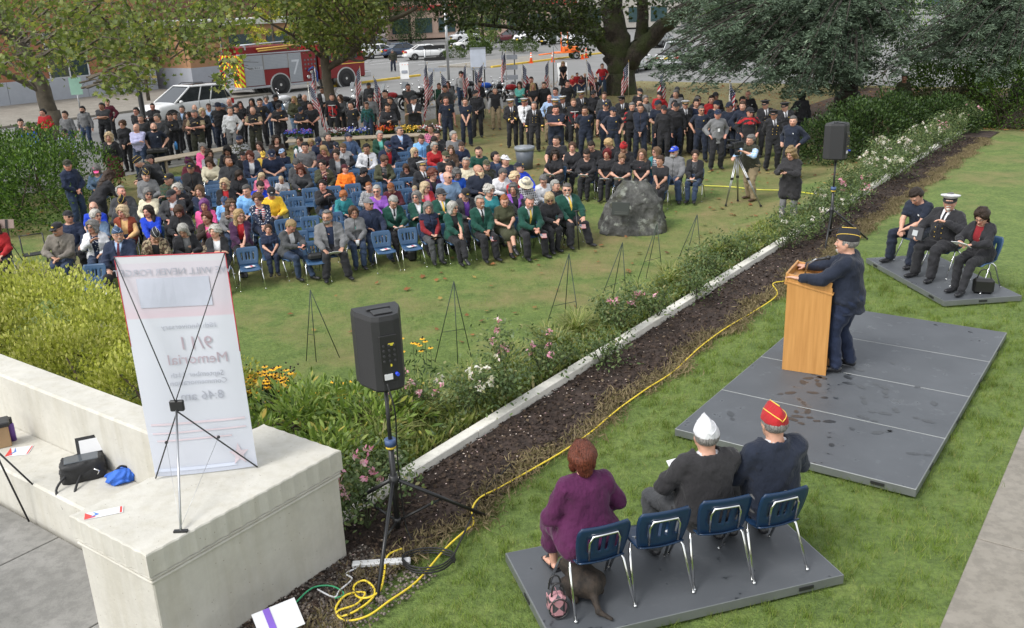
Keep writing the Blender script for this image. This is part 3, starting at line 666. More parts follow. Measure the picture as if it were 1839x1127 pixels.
# ---- fire engine: x forward, y left
FR=rad(44);fx=at(507,167,ZR)-Vector((-.98*math.cos(FR)+1.25*math.sin(FR),-.98*math.sin(FR)-1.25*math.cos(FR),0));fe=empty('fire_engine',(fx.x,fx.y,ZR),FR,'red and silver fire engine with yellow and red chevrons on its rear','fire engine',None,1.05)
ALU=simple('brushed_aluminium',(.42,.44,.47),.38,.55,.06,1,.2,80);ALD=simple('roller_door',(.32,.34,.37),.45,.4,.06)
YC=simple('lime_reflective',(.72,.82,.03),.4,0,.05);RC=simple('red_reflective',(.6,.03,.03),.4,0,.05);CH=Vector((-1.0,0,0))
X0=-3.7  # rear
def fb(x0,x1,y0,y1,z0,z1,name,mat,bev=.02):return MB().box(((x0+x1)/2+X0,(y0+y1)/2,(z0+z1)/2),(x1-x0,y1-y0,z1-z0),None,bev).obj(name,mat,fe)
fb(.05,5.4,-1.22,1.22,.55,2.42,'body',REDP);fb(.3,4.3,-1.1,-.55,2.42,2.86,'hose_bed_side',REDP);fb(.3,4.3,.55,1.1,2.42,2.86,'hose_bed_side',REDP)
fb(.0,5.3,-1.27,-1.1,2.4,2.47,'top_trim',ALU,.01);fb(.0,5.4,-1.24,1.24,.42,.56,'running_board',ALU);fb(-.35,.05,-1.2,1.2,.42,.5,'rear_step',ALU)
def door(x0,x1,z0,z1):
 d=fb(x0,x1,-1.262,-1.2,z0,z1,'compartment_door',ALD,.01);m_=MB()
 for z in np.arange(z0+.08,z1-.05,.085):m_.box(((x0+x1)/2+X0,-1.264,z),(x1-x0-.06,.008,.012))
 m_.obj('slat',ALU,d);fr=MB()
 for x in (x0,x1):fr.box((x+X0,-1.266,(z0+z1)/2),(.035,.02,z1-z0))
 fr.obj('frame',STEEL,d);return d
d1=door(.36,1.62,.6,2.36);door(1.68,3.36,1.55,2.36);door(3.42,4.3,.6,2.36);door(1.68,3.36,1.5,1.56)
st=MB();st.box((.99+X0,-1.28,1.62),(1.2,.008,.2));stp=st.obj('stripe',ALU,d1)
try:
 tm=text_mesh('DIAL 9-1-1',.17);o=mobj('lettering',tm,BLK,stp,loc=(.99+X0,-1.288,1.62),rot=(rad(90),0,0))
 for q in text_mesh,:pass
 tm=text_mesh('7',1.3);o=mobj('numeral',tm,simple('pale_numeral',(.55,.57,.6),.4),fe,loc=(3.86+X0,-1.276,1.45),rot=(rad(90),0,0))
except Exception as e:print('text',e)
# chevrons: rear face and rear corner of the side
def chevrons(name,M4,w,h,n,flip):
 cut=MB();ch=[]
 for i in range(-n,n*2):
  z0=i*h/n;dz=w*1.1*(1 if flip else-1);q=[(-w/2,z0),(w/2,z0+dz),(w/2,z0+dz+h/n/2),(-w/2,z0+h/n/2)]
  # clip to 0..h by polygon clipping
  for lim,sg in ((0,1),(h,-1)):
   out_=[]
   for k in range(len(q)):
    a,b=q[k],q[(k+1) %len(q)];ia=sg*(a[1]-lim)>=0;ib=sg*(b[1]-lim)>=0
    if ia:out_.append(a)
    if ia != ib:t=(lim-a[1])/(b[1]-a[1]);out_.append((a[0]+(b[0]-a[0])*t,lim))
   q=out_
   if len(q)<3:break
  if len(q)>=3:cut.prism(q,0,.006,M4)
 return cut.obj(name,RC,fe)
fb(-.012+.05,.06,-1.2,1.2,.56,2.4,'rear_panel',YC,.002)
for sy in (-1,1):
 M4=Matrix(((0,0,-1,X0+.036),(1,0,0,sy*.6),(0,1,0,.56),(0,0,0,1)));chevrons('chevron',M4,1.2,1.84,5,sy<0)
fb(.06,.34,-1.235,-1.2,.56,2.4,'side_panel',YC,.002);M4=Matrix(((1,0,0,X0+.2),(0,0,-1,-1.237),(0,1,0,.56),(0,0,0,1)));chevrons('chevron',M4,.28,1.84,5,False)
fb(-.02,.03,-.45,.45,.56,1.6,'rear_door',ALU);
for sy in (-1,1):
 for z in (1.0,1.25,1.5):MB().ell((X0+.02,sy*1.05,z),(.05,.08,.09),10,6).obj('warning_light',TAIL,fe)
# pump panel
fb(4.42,5.5,-1.2,1.2,.5,2.3,'pump_panel',BLKM);pm=MB();
for i in range(4):
 for j in range(3):pm.cyl((4.6+i*.24+X0,-1.22,1.35+j*.26),.06,.05,10,'Y')
pm.obj('gauge',simple('gauge_grey',(.12,.12,.13),.4),fe);pm=MB()
for x,z in ((4.7,.85),(5.15,.85),(4.95,1.12)):pm.cyl((x+X0,-1.28,z),.11,.16,12,'Y')
pm.obj('intake',CHROME,fe);MB().tube([(4.7+X0,-1.3,1.2),(5.0+X0,-1.42,1.45),(5.3+X0,-1.4,1.1),(5.25+X0,-1.42,.5)],.05,8).obj('hose',simple('blue_hose',(.03,.08,.3),.6),fe)
fb(4.4,5.6,-1.15,1.15,2.3,2.36,'pump_roof',ALU)
# cab
cs=MB();prof=[(5.6,.6),(9.1,.6),(9.15,1.5),(8.95,2.35),(8.7,2.78),(5.7,2.82),(5.6,2.7)]
cs.prism([(x+X0,z) for x,z in prof],-1.22,1.22,Matrix(((1,0,0,0),(0,0,1,0),(0,1,0,0),(0,0,0,1))));cs.obj('cab',REDP,fe)
for x0,x1 in ((5.95,6.6),(6.75,7.3),(7.6,8.6)):w=fb(x0,x1,-1.232,-1.2,1.75,2.5,'window',GLASS,.004);fb(x0,x1,1.2,1.232,1.75,2.5,'window',GLASS,.004)
fb(8.82,9.0,-1.05,1.05,1.65,2.4,'windscreen',GLASS,.01);fb(5.62,9.12,-1.24,-1.2,1.42,1.47,'side_stripe',GOLD,.004);fb(5.7,8.6,-1.0,1.0,2.82,2.92,'cab_roof',WHITEP)
fb(9.1,9.65,-1.2,1.2,.5,.85,'front_bumper',CHROME,.04);fb(9.14,9.2,-.8,.8,.9,1.35,'grille',CHROME);fb(8.2,8.7,-.9,.9,2.92,3.05,'light_bar',TAIL)
for sy in (-1,1):
 MB().tube([(8.7+X0,sy*1.2,2.3),(8.95+X0,sy*1.5,2.25),(8.95+X0,sy*1.5,1.8)],.02,6).obj('mirror_arm',CHROME,fe);fb(8.9,9.0,sy*1.5-.08,sy*1.5+.08,1.75,2.2,'mirror',BLK);fb(9.15,9.25,sy*.95-.15,sy*.95+.15,.95,1.15,'headlight',LGT)
 for wx in (2.72,7.62):
  MB().tube([(wx+X0,sy*.8,.52),(wx+X0,sy*1.245,.52)],.72,24).obj('wheel_arch',STEEL,fe);MB().tube([(wx+X0,sy*.8,.52),(wx+X0,sy*1.25,.52)],.64,24).obj('wheel_well',BLK,fe)
  wheel(.52,.34,fe,(wx+X0,sy*1.1,.52),sy,CHROME)
# ladder and poles on top
ld=MB();
for y in (-1.18,-.95):ld.tube([(.2+X0,y,2.98),(4.9+X0,y,3.1)],.035,6)
for x in np.arange(.4,4.8,.32):ld.tube([(x+X0,-1.18,2.985+(x-.2)*.026),(x+X0,-.95,2.985+(x-.2)*.026)],.018,5)
for x in (.6,4.4):ld.box((x+X0,-1.06,2.85),(.06,.3,.3))
ld.obj('ladder',ALU,fe);MB().tube([(1.3+X0,-1.25,2.72),(4.4+X0,-1.25,2.84)],.045,8).obj('pike_pole',simple('ochre_pole',(.6,.36,.08),.5),fe);MB().tube([(1.4+X0,-1.25,2.6),(3.4+X0,-1.25,2.68)],.045,8).obj('pike_pole',simple('ochre_pole',(.6,.36,.08),.5),fe)
# ---- motorcycles
def motorcycle(px,py,rot,colour,label,screen=True):
 p=at(px,py,-.44);r=empty('motorcycle',(p.x,p.y,-.44),rad(rot),label,'motorcycle','motorcycles parked behind the crowd')
 pt=simple('bike_paint_'+colour,PAL.get(colour,(.02,.02,.02)),.2)
 for x in (-.78,.78):
  w=MB();w.tube([(x+.29*math.cos(t),0,.32+.29*math.sin(t)) for t in np.linspace(0,6.283,19)[:-1]],.055,6,closed=True);w.cyl((x,0,.32),.12,.1,12,'Y');w.obj('wheel',RUB,r)
 MB().tube([(.78,-.08,.32),(.5,-.09,.95)],.03,6).tube([(.78,.08,.32),(.5,.09,.95)],.03,6).obj('fork',CHROME,r)
 MB().tube([(.45,-.4,1.05),(.5,-.2,1.15),(.5,.2,1.15),(.45,.4,1.05)],.018,6).obj('handlebar',CHROME,r)
 MB().ell((.2,0,.82),(.34,.17,.16),12,8).obj('fuel_tank',pt,r);MB().ell((-.3,0,.74),(.34,.16,.09),10,6).ell((-.62,0,.85),(.12,.15,.16),8,6).obj('seat',BLK,r)
 e=MB();e.ell((.1,0,.42),(.24,.16,.2),10,7)
 for k in (-1,1):e.tube([(.1+k*.02,0,.45),(.1+k*.2,0,.72)],.09,10)
 e.obj('engine',STEEL,r);MB().tube([(.2,-.18,.5),(0,-.22,.3),(-.9,-.22,.28)],.04,8).obj('exhaust',CHROME,r)
 MB().ell((.62,0,.98),(.09,.1,.1),10,7).obj('headlight',CHROME,r)
 for sy in (-1,1):MB().box((-.7,sy*.27,.62),(.42,.16,.3),None,.04).obj('saddlebag',BLK,r);MB().ell((.48,sy*.42,1.28),(.02,.07,.05),8,5).obj('mirror',CHROME,r)
 if screen:MB().box((.6,0,1.25),(.02,.42,.34),(0,-.4,0)).obj('windscreen',simple('smoked_screen',(.12,.13,.14),.1),r)
 return r
MC=[(628,208,200,'black','black motorcycle with screen behind the sycamore',1),(655,195,215,'silver','white faired motorcycle left of the charcoal sweatshirt',1),(712,200,205,'red','motorcycle with red fairing right of the heavy man',1),(745,195,230,'black','black touring motorcycle behind the man in grey tee',1),(775,190,210,'black','black motorcycle left of the large flag',0),(818,186,225,'black','motorcycle between the tall flags',0),
      (880,180,200,'blue','blue motorcycle behind the fire chief',0),(905,182,215,'black','black chromed motorcycle right of the blue one',0),(925,184,195,'red','motorcycle with red helmet on its seat',0),(850,176,220,'black','farthest black motorcycle beside the white signboard',1),(520,205,200,'white','white motorcycle behind the deputies',0)]
for q in MC:motorcycle(*q[:3],q[3] if q[3] in PAL else 'lgrey',q[4],bool(q[5]))
# ---- street furniture
def lamp_globe(p,h,label):
 r=empty('street_lamp',p,0,label,'street lamp');mb=MB();mb.tube([(0,0,0),(0,0,.25),(0,0,.4),(0,0,h-.3)],[.2,.16,.09,.06],10);mb.obj('post',BLKM,r)
 MB().ell((0,0,h),(.24,.24,.3),14,10).obj('globe',simple('lamp_globe',(.75,.73,.66),.3),r);MB().ell((0,0,h+.34),(.08,.08,.12),8,6).cyl((0,0,h-.3),.14,.08,12).obj('finial',BLKM,r)
p=atY(392,42,66);lamp_globe((p.x,p.y,-.4),p.z+.4,'street lamp with pale globe left of the fire engine')
p=atg(262,235);r=empty('lamp_post',p,0,'tall black lamp post rising through the sycamore leaves behind the crowd','lamp post');MB().tube([(0,0,0),(0,0,.5),(0,0,.6),(0,0,6)],[.17,.16,.12,.085],12).obj('post',BLKM,r);MB().box((0,0,6.1),(.6,.3,.14),None,.02).obj('lamp_head',BLKM,r)
SGREEN=simple('sign_green',(.03,.3,.16),.5);SGREY=simple('sign_back_grey',(.3,.32,.36),.5,.3);
def street_sign(px,py,z0,h,w,hh,colour,txt,label,postmat=STEEL,rz=0.0,name='street_sign'):
 p=at(px,py,z0);r=empty(name,p,rz,label,'sign');MB().cyl((0,0,h/2),.035,h,8).obj('post',postmat,r);pl=MB().box((0,-.04,h-hh/2-.05),(w,.015,hh),None,.003).obj('sign_panel',colour,r)
 if txt:mobj('lettering',text_mesh(txt[0],txt[1]),WHITEP,pl,loc=(0,-.05,h-hh/2-.05),rot=(rad(90),0,0))
 return r
g_=simple('sign_pale_green',(.3,.5,.4),.5)
street_sign(150,228,-.4,2.4,.55,.8,g_,None,'pale green and white street sign on a post beside the left sycamore',STEEL,.2)
r=street_sign(995,172,-.42,3.5,.42,.6,simple('sign_grey_green',(.2,.26,.23),.5),None,'back of a grey green sign on a tall post left of the maple')
p=atY(806,140,67);r=empty('sign_post',(p.x,p.y,ZR),0,'tall grey post in the car park entrance with dark bar signs','sign');MB().cyl((0,0,2.7),.09,5.6,10).obj('post',STEEL,r);MB().box((-.9,-.1,1.5),(1.5,.03,.24)).box((-.9,-.1,2.3),(1.5,.03,.24)).obj('sign_panel',BLKM,r);MB().box((-.9,-.1,.75),(1.5,.03,.25)).obj('sign_panel',SGREY,r);MB().cyl((-1.6,0,1.2),.04,2.6,8).obj('post',STEEL,r)
p=atY(860,140,61);r=empty('sign_board',(p.x,p.y,ZR),.1,'large pale grey blank signboard on two dark posts behind the motorcycles','sign');MB().box((0,-.06,1.75),(1.0,.04,1.1)).obj('sign_panel',simple('pale_grey_panel',(.5,.54,.62),.6),r);MB().cyl((-.35,0,1.2),.04,2.4,8).cyl((.38,0,1.2),.04,2.4,8).obj('post',BLKM,r);MB().box((0,-.06,2.36),(1.02,.05,.12)).box((0,-.06,1.1),(1.02,.05,.1)).obj('frame',SGREY,r)
p=atY(913,150,58);r=empty('sign_board',(p.x,p.y,ZR),.1,'dark framed bar sign behind the tall flag left of the cone','sign');MB().cyl((-.3,0,1.1),.035,2.3,8).cyl((.42,0,1.1),.035,2.3,8).obj('post',BLKM,r);MB().box((.1,-.05,1.9),(1.0,.03,.28)).box((.1,-.05,1.3),(1.0,.03,.28)).box((.1,-.05,.7),(1.0,.03,.28)).obj('sign_panel',SGREY,r)
CONE=simple('cone_orange',(.85,.12,.02),.5)
def cone(px,py,label,z=ZR):
 p=at(px,py,z);r=empty('traffic_cone',p,0,label,'traffic cone','orange traffic cones by the car park kerb');MB().box((0,0,.02),(.36,.36,.04),None,.01).tube([(0,0,.04),(0,0,.9)],[.15,.035],14).obj('cone',CONE,r);MB().tube([(0,0,.45),(0,0,.6)],[.098,.078],14).tube([(0,0,.68),(0,0,.77)],[.068,.058],14).obj('reflective_band',WHITEP,r)
cone(954,113,'traffic cone standing alone on the yellow kerb');cone(993,111,'traffic cone just left of the arrow board trailer wheel');cone(1046,106,'left one of two traffic cones right of the trailer');cone(1053,104,'right one of two traffic cones right of the trailer')
# A frame barricade
def aframe(px,py,rz,label,rich):
 p=at(px,py,ZR);r=empty('folding_sign',p,rz,label,'sign');q=MB().box((0,-.22,.62),(.62,.03,1.2),(-.22,0,0),.004).obj('front_panel',WHITEP,r);
 for sx in (-.29,.29):MB().tube([(sx,.35,0),(sx,-.02,1.2)],.02,6).obj('rear_leg',WHITEP,r)
 MB().tube([(-.29,.25,.32),(.29,.25,.32)],.015,5).obj('crossbar',WHITEP,r)
 if rich:
  s_=MB()
  for k in range(3):s_.prism([(-.26+k*.19,-.09),(-.18+k*.19,-.09),(-.06+k*.19,.09),(-.14+k*.19,.09)],0,.006,Matrix(((1,0,0,0),(0,-.21,-.97,-.268+.12+.02),(0,.97,-.21,.97),(0,0,0,1))))
  s_.obj('orange_stripe',CONE,q);MB().box((0,-.27,.55),(.42,.02,.2),(-.22,0,0)).obj('notice',SGREY,q)
aframe(727,142,.15,'white folding road sign with orange stripes beside the lone man',True);aframe(1010,146,.1,'white folding sign standing behind the woman in the black dress',False)
# arrow board trailer
p=at(1018,106,ZR);r=empty('arrow_board_trailer',p,rad(10),'orange towed arrow board trailer parked behind the cones','trailer');TR_O=simple('trailer_orange',(.75,.16,.02),.5)
MB().box((0,0,.62),(2.2,1.2,.12),None,.02).box((.3,0,.9),(1.4,.9,.42),None,.03).tube([(-1.1,0,.6),(-2.6,0,.5)],.06,6).obj('chassis',TR_O,r)
for sy in (-1,1):wheel(.34,.2,r,(.7,sy*.72,.34),sy);MB().box((.7,sy*.72,.78),(.9,.26,.05),None,.02).obj('mudguard',BLKM,r)
MB().cyl((-.5,0,1.6),.05,1.9,8).cyl((.1,0,1.6),.05,1.9,8).obj('mast',TR_O,r);MB().box((-.2,0,2.9),(2.0,.1,1.1),None,.02).obj('arrow_board',BLKM,r)
sp_=MB()
for k in range(7):sp_.ell((-1.0+k*.27,-.07,2.9),(.07,.03,.07),8,5)
sp_.obj('lamp',simple('amber_lamp',(.6,.25,.02),.4),r)
# street tree guard sapling
p=at(267,180,-.36);r=empty('sapling',(p.x,p.y,-.36),0,'thin staked street tree trunk by the grey base wall','tree');MB().tube([(0,0,0),(.02,0,1.6),(0,0,3.4)],[.12,.1,.06],8).obj('trunk',BARK,r);MB().tube([(.35*math.cos(t),.35*math.sin(t),1.35) for t in np.linspace(0,6.28,17)[:-1]],.03,5,closed=True).obj('guard_ring',BLKM,r)
C=rng.normal(0,.8,(1500,3))+[0,0,4.3];mobj('crown',scatter_mesh('crown',C,.14,'kite',None,1),SYC,r)
# ------------------------------------------------------------------ planting
def mossy():
 m,t,b=new_mat('mossy_bark');v=coord(t);c=ramp(t,noise(t,v,5,6),[(.3,(.02,.016,.012)),(.7,(.06,.048,.036))])
 f=ramp(t,noise(t,v,1.1,5),[(.45,(0,0,0)),(.62,(.8,.8,.8))]);c=mixc(t,f,c,(.045,.06,.016));L(t,c,b.inputs['Base Color']);b.inputs['Roughness'].default_value=.95
 bump(t,b,noise(t,v,11,5),1.0,.08);return m
MOSS=mossy()
STEM=simple('green_stem',(.05,.06,.025),.8);TWIG=simple('woody_stem',(.07,.05,.035),.9)
def limb(mb,pts,r0,r1,n=10,wob=.06):
 """bent tapering limb through points, resampled"""
 P_=[Vector(p) for p in pts];res=[];k=len(P_)
 for i in range(k-1):
  p0=P_[max(i-1,0)];p1=P_[i];p2=P_[i+1];p3=P_[min(i+2,k-1)]
  for j in range(5):
   t=j/5;res.append(.5*((2*p1)+(p2-p0)*t+(2*p0-5*p1+4*p2-p3)*t*t+(3*p1-p0-3*p2+p3)*t **3))
 res.append(P_[-1]);m=len(res)
 res=[p+Vector(rng.normal(0,wob*r0*.6,3)) if 0<i<m-1 else p for i,p in enumerate(res)]
 mb.tube(res,[r0+(r1-r0)*(i/(m-1)) **.8 for i in range(m)],n);return res
def tree(name,base,trunk,r0,r1,limbs,clusters,per,lsize,shape,lmat,bmat,label,cat='tree',flare=1.5,twig=.02,squash=.75,rootn=14,parts=('trunk','crown')):
 """clusters: [(centre, radius)]"""
 base=Vector(base);root=empty(name,base,0,label,cat)
 mb=MB();sk=[]
 T=[Vector(p) for p in trunk];res=limb(mb,T,r0,r1,rootn,.12);sk += [(p,r1) for p in res[len(res) // 3:]]
 mb.tube([T[0]+Vector((0,0,-.1)),T[0]+Vector((0,0,.12)),T[0]+Vector((0,0,.5)),T[0]+Vector((0,0,1.1))],[r0*flare*1.15,r0*flare,r0*1.12,r0*1.0],rootn)
 for pts,a,b_ in limbs:sk += [(p,b_) for p in limb(mb,pts,a,b_,8,.2)]
 mb.obj(parts[0],bmat,root,loc=-base)
 SK=np.array([p for p,_ in sk]);tw=MB()
 for c,rr in clusters:
  c=np.array(c);d=np.linalg.norm(SK-c,axis=1);j=int(np.argmin(d+rng.random(len(d))*.8));q=Vector(c);p=q.lerp(Vector(SK[j]),min(1,1.3/max(d[j],.1)))
  mid=(p+q)/2+Vector((0,0,.1*(q-p).length)) ;tw.tube([p,mid,q],[twig*1.8,twig*1.2,twig*.5],4,False)
  for _ in range(3):
   e=q+Vector(rng.normal(0,rr*.5,3));tw.tube([mid.lerp(q,.6),e],[twig*.6,twig*.3],3,False)
 if tw.v:kind(tw.obj('branches',bmat,root,loc=-base),'stuff')
 Cs=[];Ss=[]
 for c,rr in clusters:
  n=max(6,int(per*rng.uniform(.7,1.3)*(rr **1.5)));q=rng.normal(size=(n,3))*.5;q /= np.maximum(1,np.linalg.norm(q,axis=1,keepdims=True)/1.0)
  q[:,2] *= squash;Cs.append(np.array(c)+q*rr);
 C=np.concatenate(Cs);n=len(C)
 me=scatter_mesh(parts[1],C,lsize*rng.uniform(.6,1.2,n),shape,np.tile([0,0,-.35],(n,1)),1.0,np.tile([0,0,1.],(n,1)),.35,.25)
 mobj(parts[1],me,lmat,root,loc=-base);return root
def pxclusters(poly,n,zlo,zhi,dlo,dhi,r,z_above=None):
 """clusters in the body of a crown: directions inside an outline, real heights and distances limited"""
 out=[];xs=[p[0] for p in poly];ys=[p[1] for p in poly];tries=0
 while len(out)<n and tries<n*40:
  tries += 1;x=rng.uniform(min(xs),max(xs));y=rng.uniform(min(ys),max(ys));ins=False;j=len(poly)-1
  for i in range(len(poly)):
   if (poly[i][1]>y) != (poly[j][1]>y) and x<(poly[j][0]-poly[i][0])*(y-poly[i][1])/(poly[j][1]-poly[i][1])+poly[i][0]:ins=not ins
   j=i
  if not ins:continue
  p=atY(x,y,rng.uniform(dlo,dhi))
  if zlo<p.z<zhi:out.append((tuple(p),rng.uniform(*r)))
 return out
MAPL=leaf_mat('maple_leaves',[(.018,.03,.01),(.034,.052,.015),(.06,.085,.025),(.12,.15,.045)],.5,.3,[0,.4,.85,1])
def up(cx,cy,rx,ry,z0,z1,n,r):  # extra crown clusters above the view, added for the shade they cast
 return [((cx+rx*rng.uniform(-1,1),cy+ry*rng.uniform(-1,1),rng.uniform(z0,z1)),rng.uniform(*r)) for _ in range(n)]
tb=atg(98,243)
cl=pxclusters([(-60,-20),(430,-20),(425,40),(400,95),(330,110),(250,112),(230,120),(150,100),(125,95),(100,120),(60,140),(-60,150)],130,2.2,5.2,24,41,(.5,1.0))
cl += pxclusters([(170,100),(330,100),(300,150),(245,160),(180,175),(165,165),(220,130)],16,1.9,3.4,22,27,(.3,.5))
cl += pxclusters([(340,90),(425,70),(430,110),(415,170),(380,172),(375,150),(400,120)],8,1.9,3.6,22,28,(.28,.45))
cl += up(-16,36,9,8,5,9,80,(1,1.7))
tree('sycamore',tb,[tb,tb+Vector((-.1,.0,2)),tb+Vector((-.7,0,4)),tb+Vector((-1.3,-.4,7))],.42,.2,
     [([tb+Vector((-.1,0,1.9)),tb+Vector((-1.2,-1,2.9)),tb+Vector((-3.5,-3,4.2)),tb+Vector((-6,-5,5))],.17,.05),
      ([tb+Vector((-.2,0,2.6)),tb+Vector((1,-3,3.9)),tb+Vector((2.5,-8,4.6)),tb+Vector((3.5,-13,3.6))],.17,.03),
      ([tb+Vector((-.4,0,3.2)),tb+Vector((3,-1,4.6)),tb+Vector((6,-4,4.9)),tb+Vector((8.5,-9,3.4))],.15,.03),
      ([tb+Vector((-.5,0,3)),tb+Vector((-2,3,4.5)),tb+Vector((-5,6,6))],.12,.04)],
     cl,80,.17,'lobed',SYC,BARK,'large sycamore on the left whose leafy branches hang over the crowd')
tb=atg(612,235)
cl=pxclusters([(505,-20),(700,-20),(690,45),(680,72),(655,88),(600,98),(560,88),(525,70),(512,40)],95,2.0,5.4,35,44,(.45,.85))+up(-6,37,5,5,4.9,8.5,45,(.9,1.4))
tree('sycamore',tb,[tb,tb+Vector((-.35,0,1.6)),tb+Vector((-.4,0,3.2)),tb+Vector((-.6,0,6.5))],.3,.13,
     [([tb+Vector((-.4,0,2.6)),tb+Vector((.6,.2,3.1)),tb+Vector((1.6,.4,4.0)),tb+Vector((3.6,.4,4.9))],.15,.08),([tb+Vector((-.4,0,3)),tb+Vector((-1.5,-.6,4)),tb+Vector((-3,-1,5))],.1,.03),([tb+Vector((.4,0,3.1)),tb+Vector((1.3,-.8,2.9)),tb+Vector((2.0,-1.5,3.4))],.07,.02)],
     cl,135,.17,'lobed',SYC,BARK,'sycamore standing in front of the fire engine with a bare lower trunk')
tb=atg(1112,168)
cl=pxclusters([(730,-20),(1260,-20),(1215,20),(1150,0),(1080,10),(1068,60),(1055,85),(1035,95),(1000,88),(975,70),(945,50),(890,30),(820,24),(760,10)],78,2.2,5.6,42,54,(.6,1.1))
cl += pxclusters([(785,20),(840,30),(850,50),(800,55)],8,2.4,4.5,38,42,(.35,.5))+up(4,43,11,9,5.2,10,120,(1.3,2.2))  # unseen upper crown spread wide and forward to shade the far lawn
tree('maple',tb,[tb,tb+Vector((.05,0,1.1)),tb+Vector((0,0,2.2)),tb+Vector((-.2,0,3.4)),tb+Vector((-.5,0,6))],.82,.55,
     [([tb+Vector((.2,0,1.2)),tb+Vector((1.2,0,2.4)),tb+Vector((2.6,-.2,3.6)),tb+Vector((4.6,-.5,5.2))],.68,.3),
      ([tb+Vector((-.2,0,1.9)),tb+Vector((-1.3,-.2,3.3)),tb+Vector((-3.0,-.5,4.3)),tb+Vector((-6.5,-1.5,5))],.6,.12),
      ([tb+Vector((1.1,0,2.6)),tb+Vector((1.3,.1,4)),tb+Vector((1.2,0,6))],.4,.25),
      ([tb+Vector((-1.2,0,3)),tb+Vector((-3,-2.5,3.6)),tb+Vector((-6,-4.5,3.8)),tb+Vector((-9,-5,4.2))],.22,.05)],
     cl,105,.2,'lobed',MAPL,MOSS,'huge old maple with mossy forked trunk behind the uniformed line','tree',1.2,.03)
# spruce: drooping boughs of short needle twigs
SPR=leaf_mat('blue_spruce_needles',[(.032,.052,.032),(.066,.1,.064),(.125,.175,.118),(.2,.255,.175)],.6,.12,[0,.45,.85,1])
def spruce(base,boughs,r0,label,h=9.0,per=26,twl=.15):
 base=Vector(base);root=empty('spruce',base,0,label,'tree')
 mb=MB();limb(mb,[base,base+Vector((.05,0,2)),base+Vector((0,0,h))],r0,r0*.35,12,.05);mb.tube([base+Vector((0,0,-.1)),base+Vector((0,0,.9))],[r0*1.3,r0*.98],12);mb.obj('trunk',BARKD,root,loc=-base)
 bm_=MB();Cs=[];Ax=[];Sz=[]
 for tip,zs in boughs:
  tip=np.array(tip);st=np.array(base)+[0,0,zs];L_=np.linalg.norm(tip-st)
  mid=(st+tip)/2+[0,0,.12*L_];pts=[st*(1-t) **2+mid*2*t*(1-t)+tip*t*t for t in np.linspace(0,1,8)]
  bm_.tube([Vector(p) for p in pts],[.06*(1-t)+.012 for t in np.linspace(0,1,8)],5,False)
  d=(tip-mid);d /= np.linalg.norm(d);sd=np.cross(d,[0,0,1.]);sd /= np.linalg.norm(sd)+1e-9
  for _ in range(per):
   t=1-rng.random() **1.3*.7;w=rng.normal(0,1)*(.1+.75*(1-t));c0=st*(1-t) **2+mid*2*t*(1-t)+tip*t*t+sd*w-d*abs(w)*.3;c0[2] -= abs(w)*.25+rng.exponential(.12)
   n=int(rng.integers(26,46));ax0=d*.7+sd*np.sign(w)*.6+rng.normal(0,.25,3);ax0 /= np.linalg.norm(ax0);s2=np.cross(ax0,[0,0,1.]);s2 /= np.linalg.norm(s2)+1e-9
   u=rng.uniform(-.5,.5,n);v_=rng.uniform(-1,1,n)*(.5-u)*.32;q=c0+ax0*(u*.5)[:,None]+s2*v_[:,None];q[:,2] += rng.normal(0,.03,n)-np.abs(v_)*.35
   Cs.append(q);Ax.append(ax0*.8+s2*(np.sign(v_)*.7)[:,None]+rng.normal(0,.25,(n,3)));Sz.append(rng.uniform(.6,1.2,n)*twl)
 C=np.concatenate(Cs);A=np.concatenate(Ax);A /= np.linalg.norm(A,axis=1,keepdims=True);Z=np.concatenate(Sz)
 bm_.obj('boughs',BARKD,root,loc=-base)
 me=scatter_mesh('foliage',C,Z,'spike',A,.1,np.tile([0,0,1.],(len(C),1)),.35,.25)
 mobj('foliage',me,SPR,root,loc=-base);return root
def boughs_px(poly,n,dlo,dhi,zlo,zhi,rise=(.6,2.2)):
 return [(c,max(1.6,c[2]+rng.uniform(*rise))) for c,_ in pxclusters(poly,n,zlo,zhi,dlo,dhi,(1,1))]
sb=atg(1520,204)
bl=boughs_px([(1150,110),(1200,75),(1250,50),(1290,-20),(1640,-20),(1650,60),(1570,100),(1560,150),(1540,175),(1480,168),(1440,165),(1380,150),(1330,140),(1270,142),(1220,138),(1185,125)],95,29,37,.7,5.2)
bl += boughs_px([(1150,95),(1200,70),(1300,60),(1450,90),(1560,110),(1550,172),(1480,168),(1420,172),(1370,168),(1320,166),(1260,160),(1200,150)],60,28.5,33,.9,4.2,(.9,2.4))
bl += boughs_px([(1140,-20),(1300,-20),(1290,60),(1210,60),(1170,30)],26,31,37,2.5,5.2)
bl += [((sb.x+4.5*math.cos(t)*q,sb.y+4.5*math.sin(t)*q,5+3*(1-q)+1),6+3*(1-q)) for t,q in zip(rng.uniform(0,6.28,22),rng.uniform(.3,1,22))]
spruce(sb,bl,.5,'big blue green spruce right of the maple with boughs drooping over the uniformed line')
sb=g3((22.5,40.5))
bl=boughs_px([(1570,100),(1640,40),(1650,-20),(1860,-20),(1860,120),(1800,135),(1740,140),(1700,128),(1640,140),(1590,130)],80,30,38,1.2,5.2)
bl += [((sb.x+4.5*math.cos(t)*q,sb.y+4.5*math.sin(t)*q,6+3*(1-q)),6.5+3*(1-q)) for t,q in zip(rng.uniform(0,6.28,22),rng.uniform(.3,1,22))]
spruce(sb,bl,.45,'spruce at the right edge of the picture with pale blue green boughs')
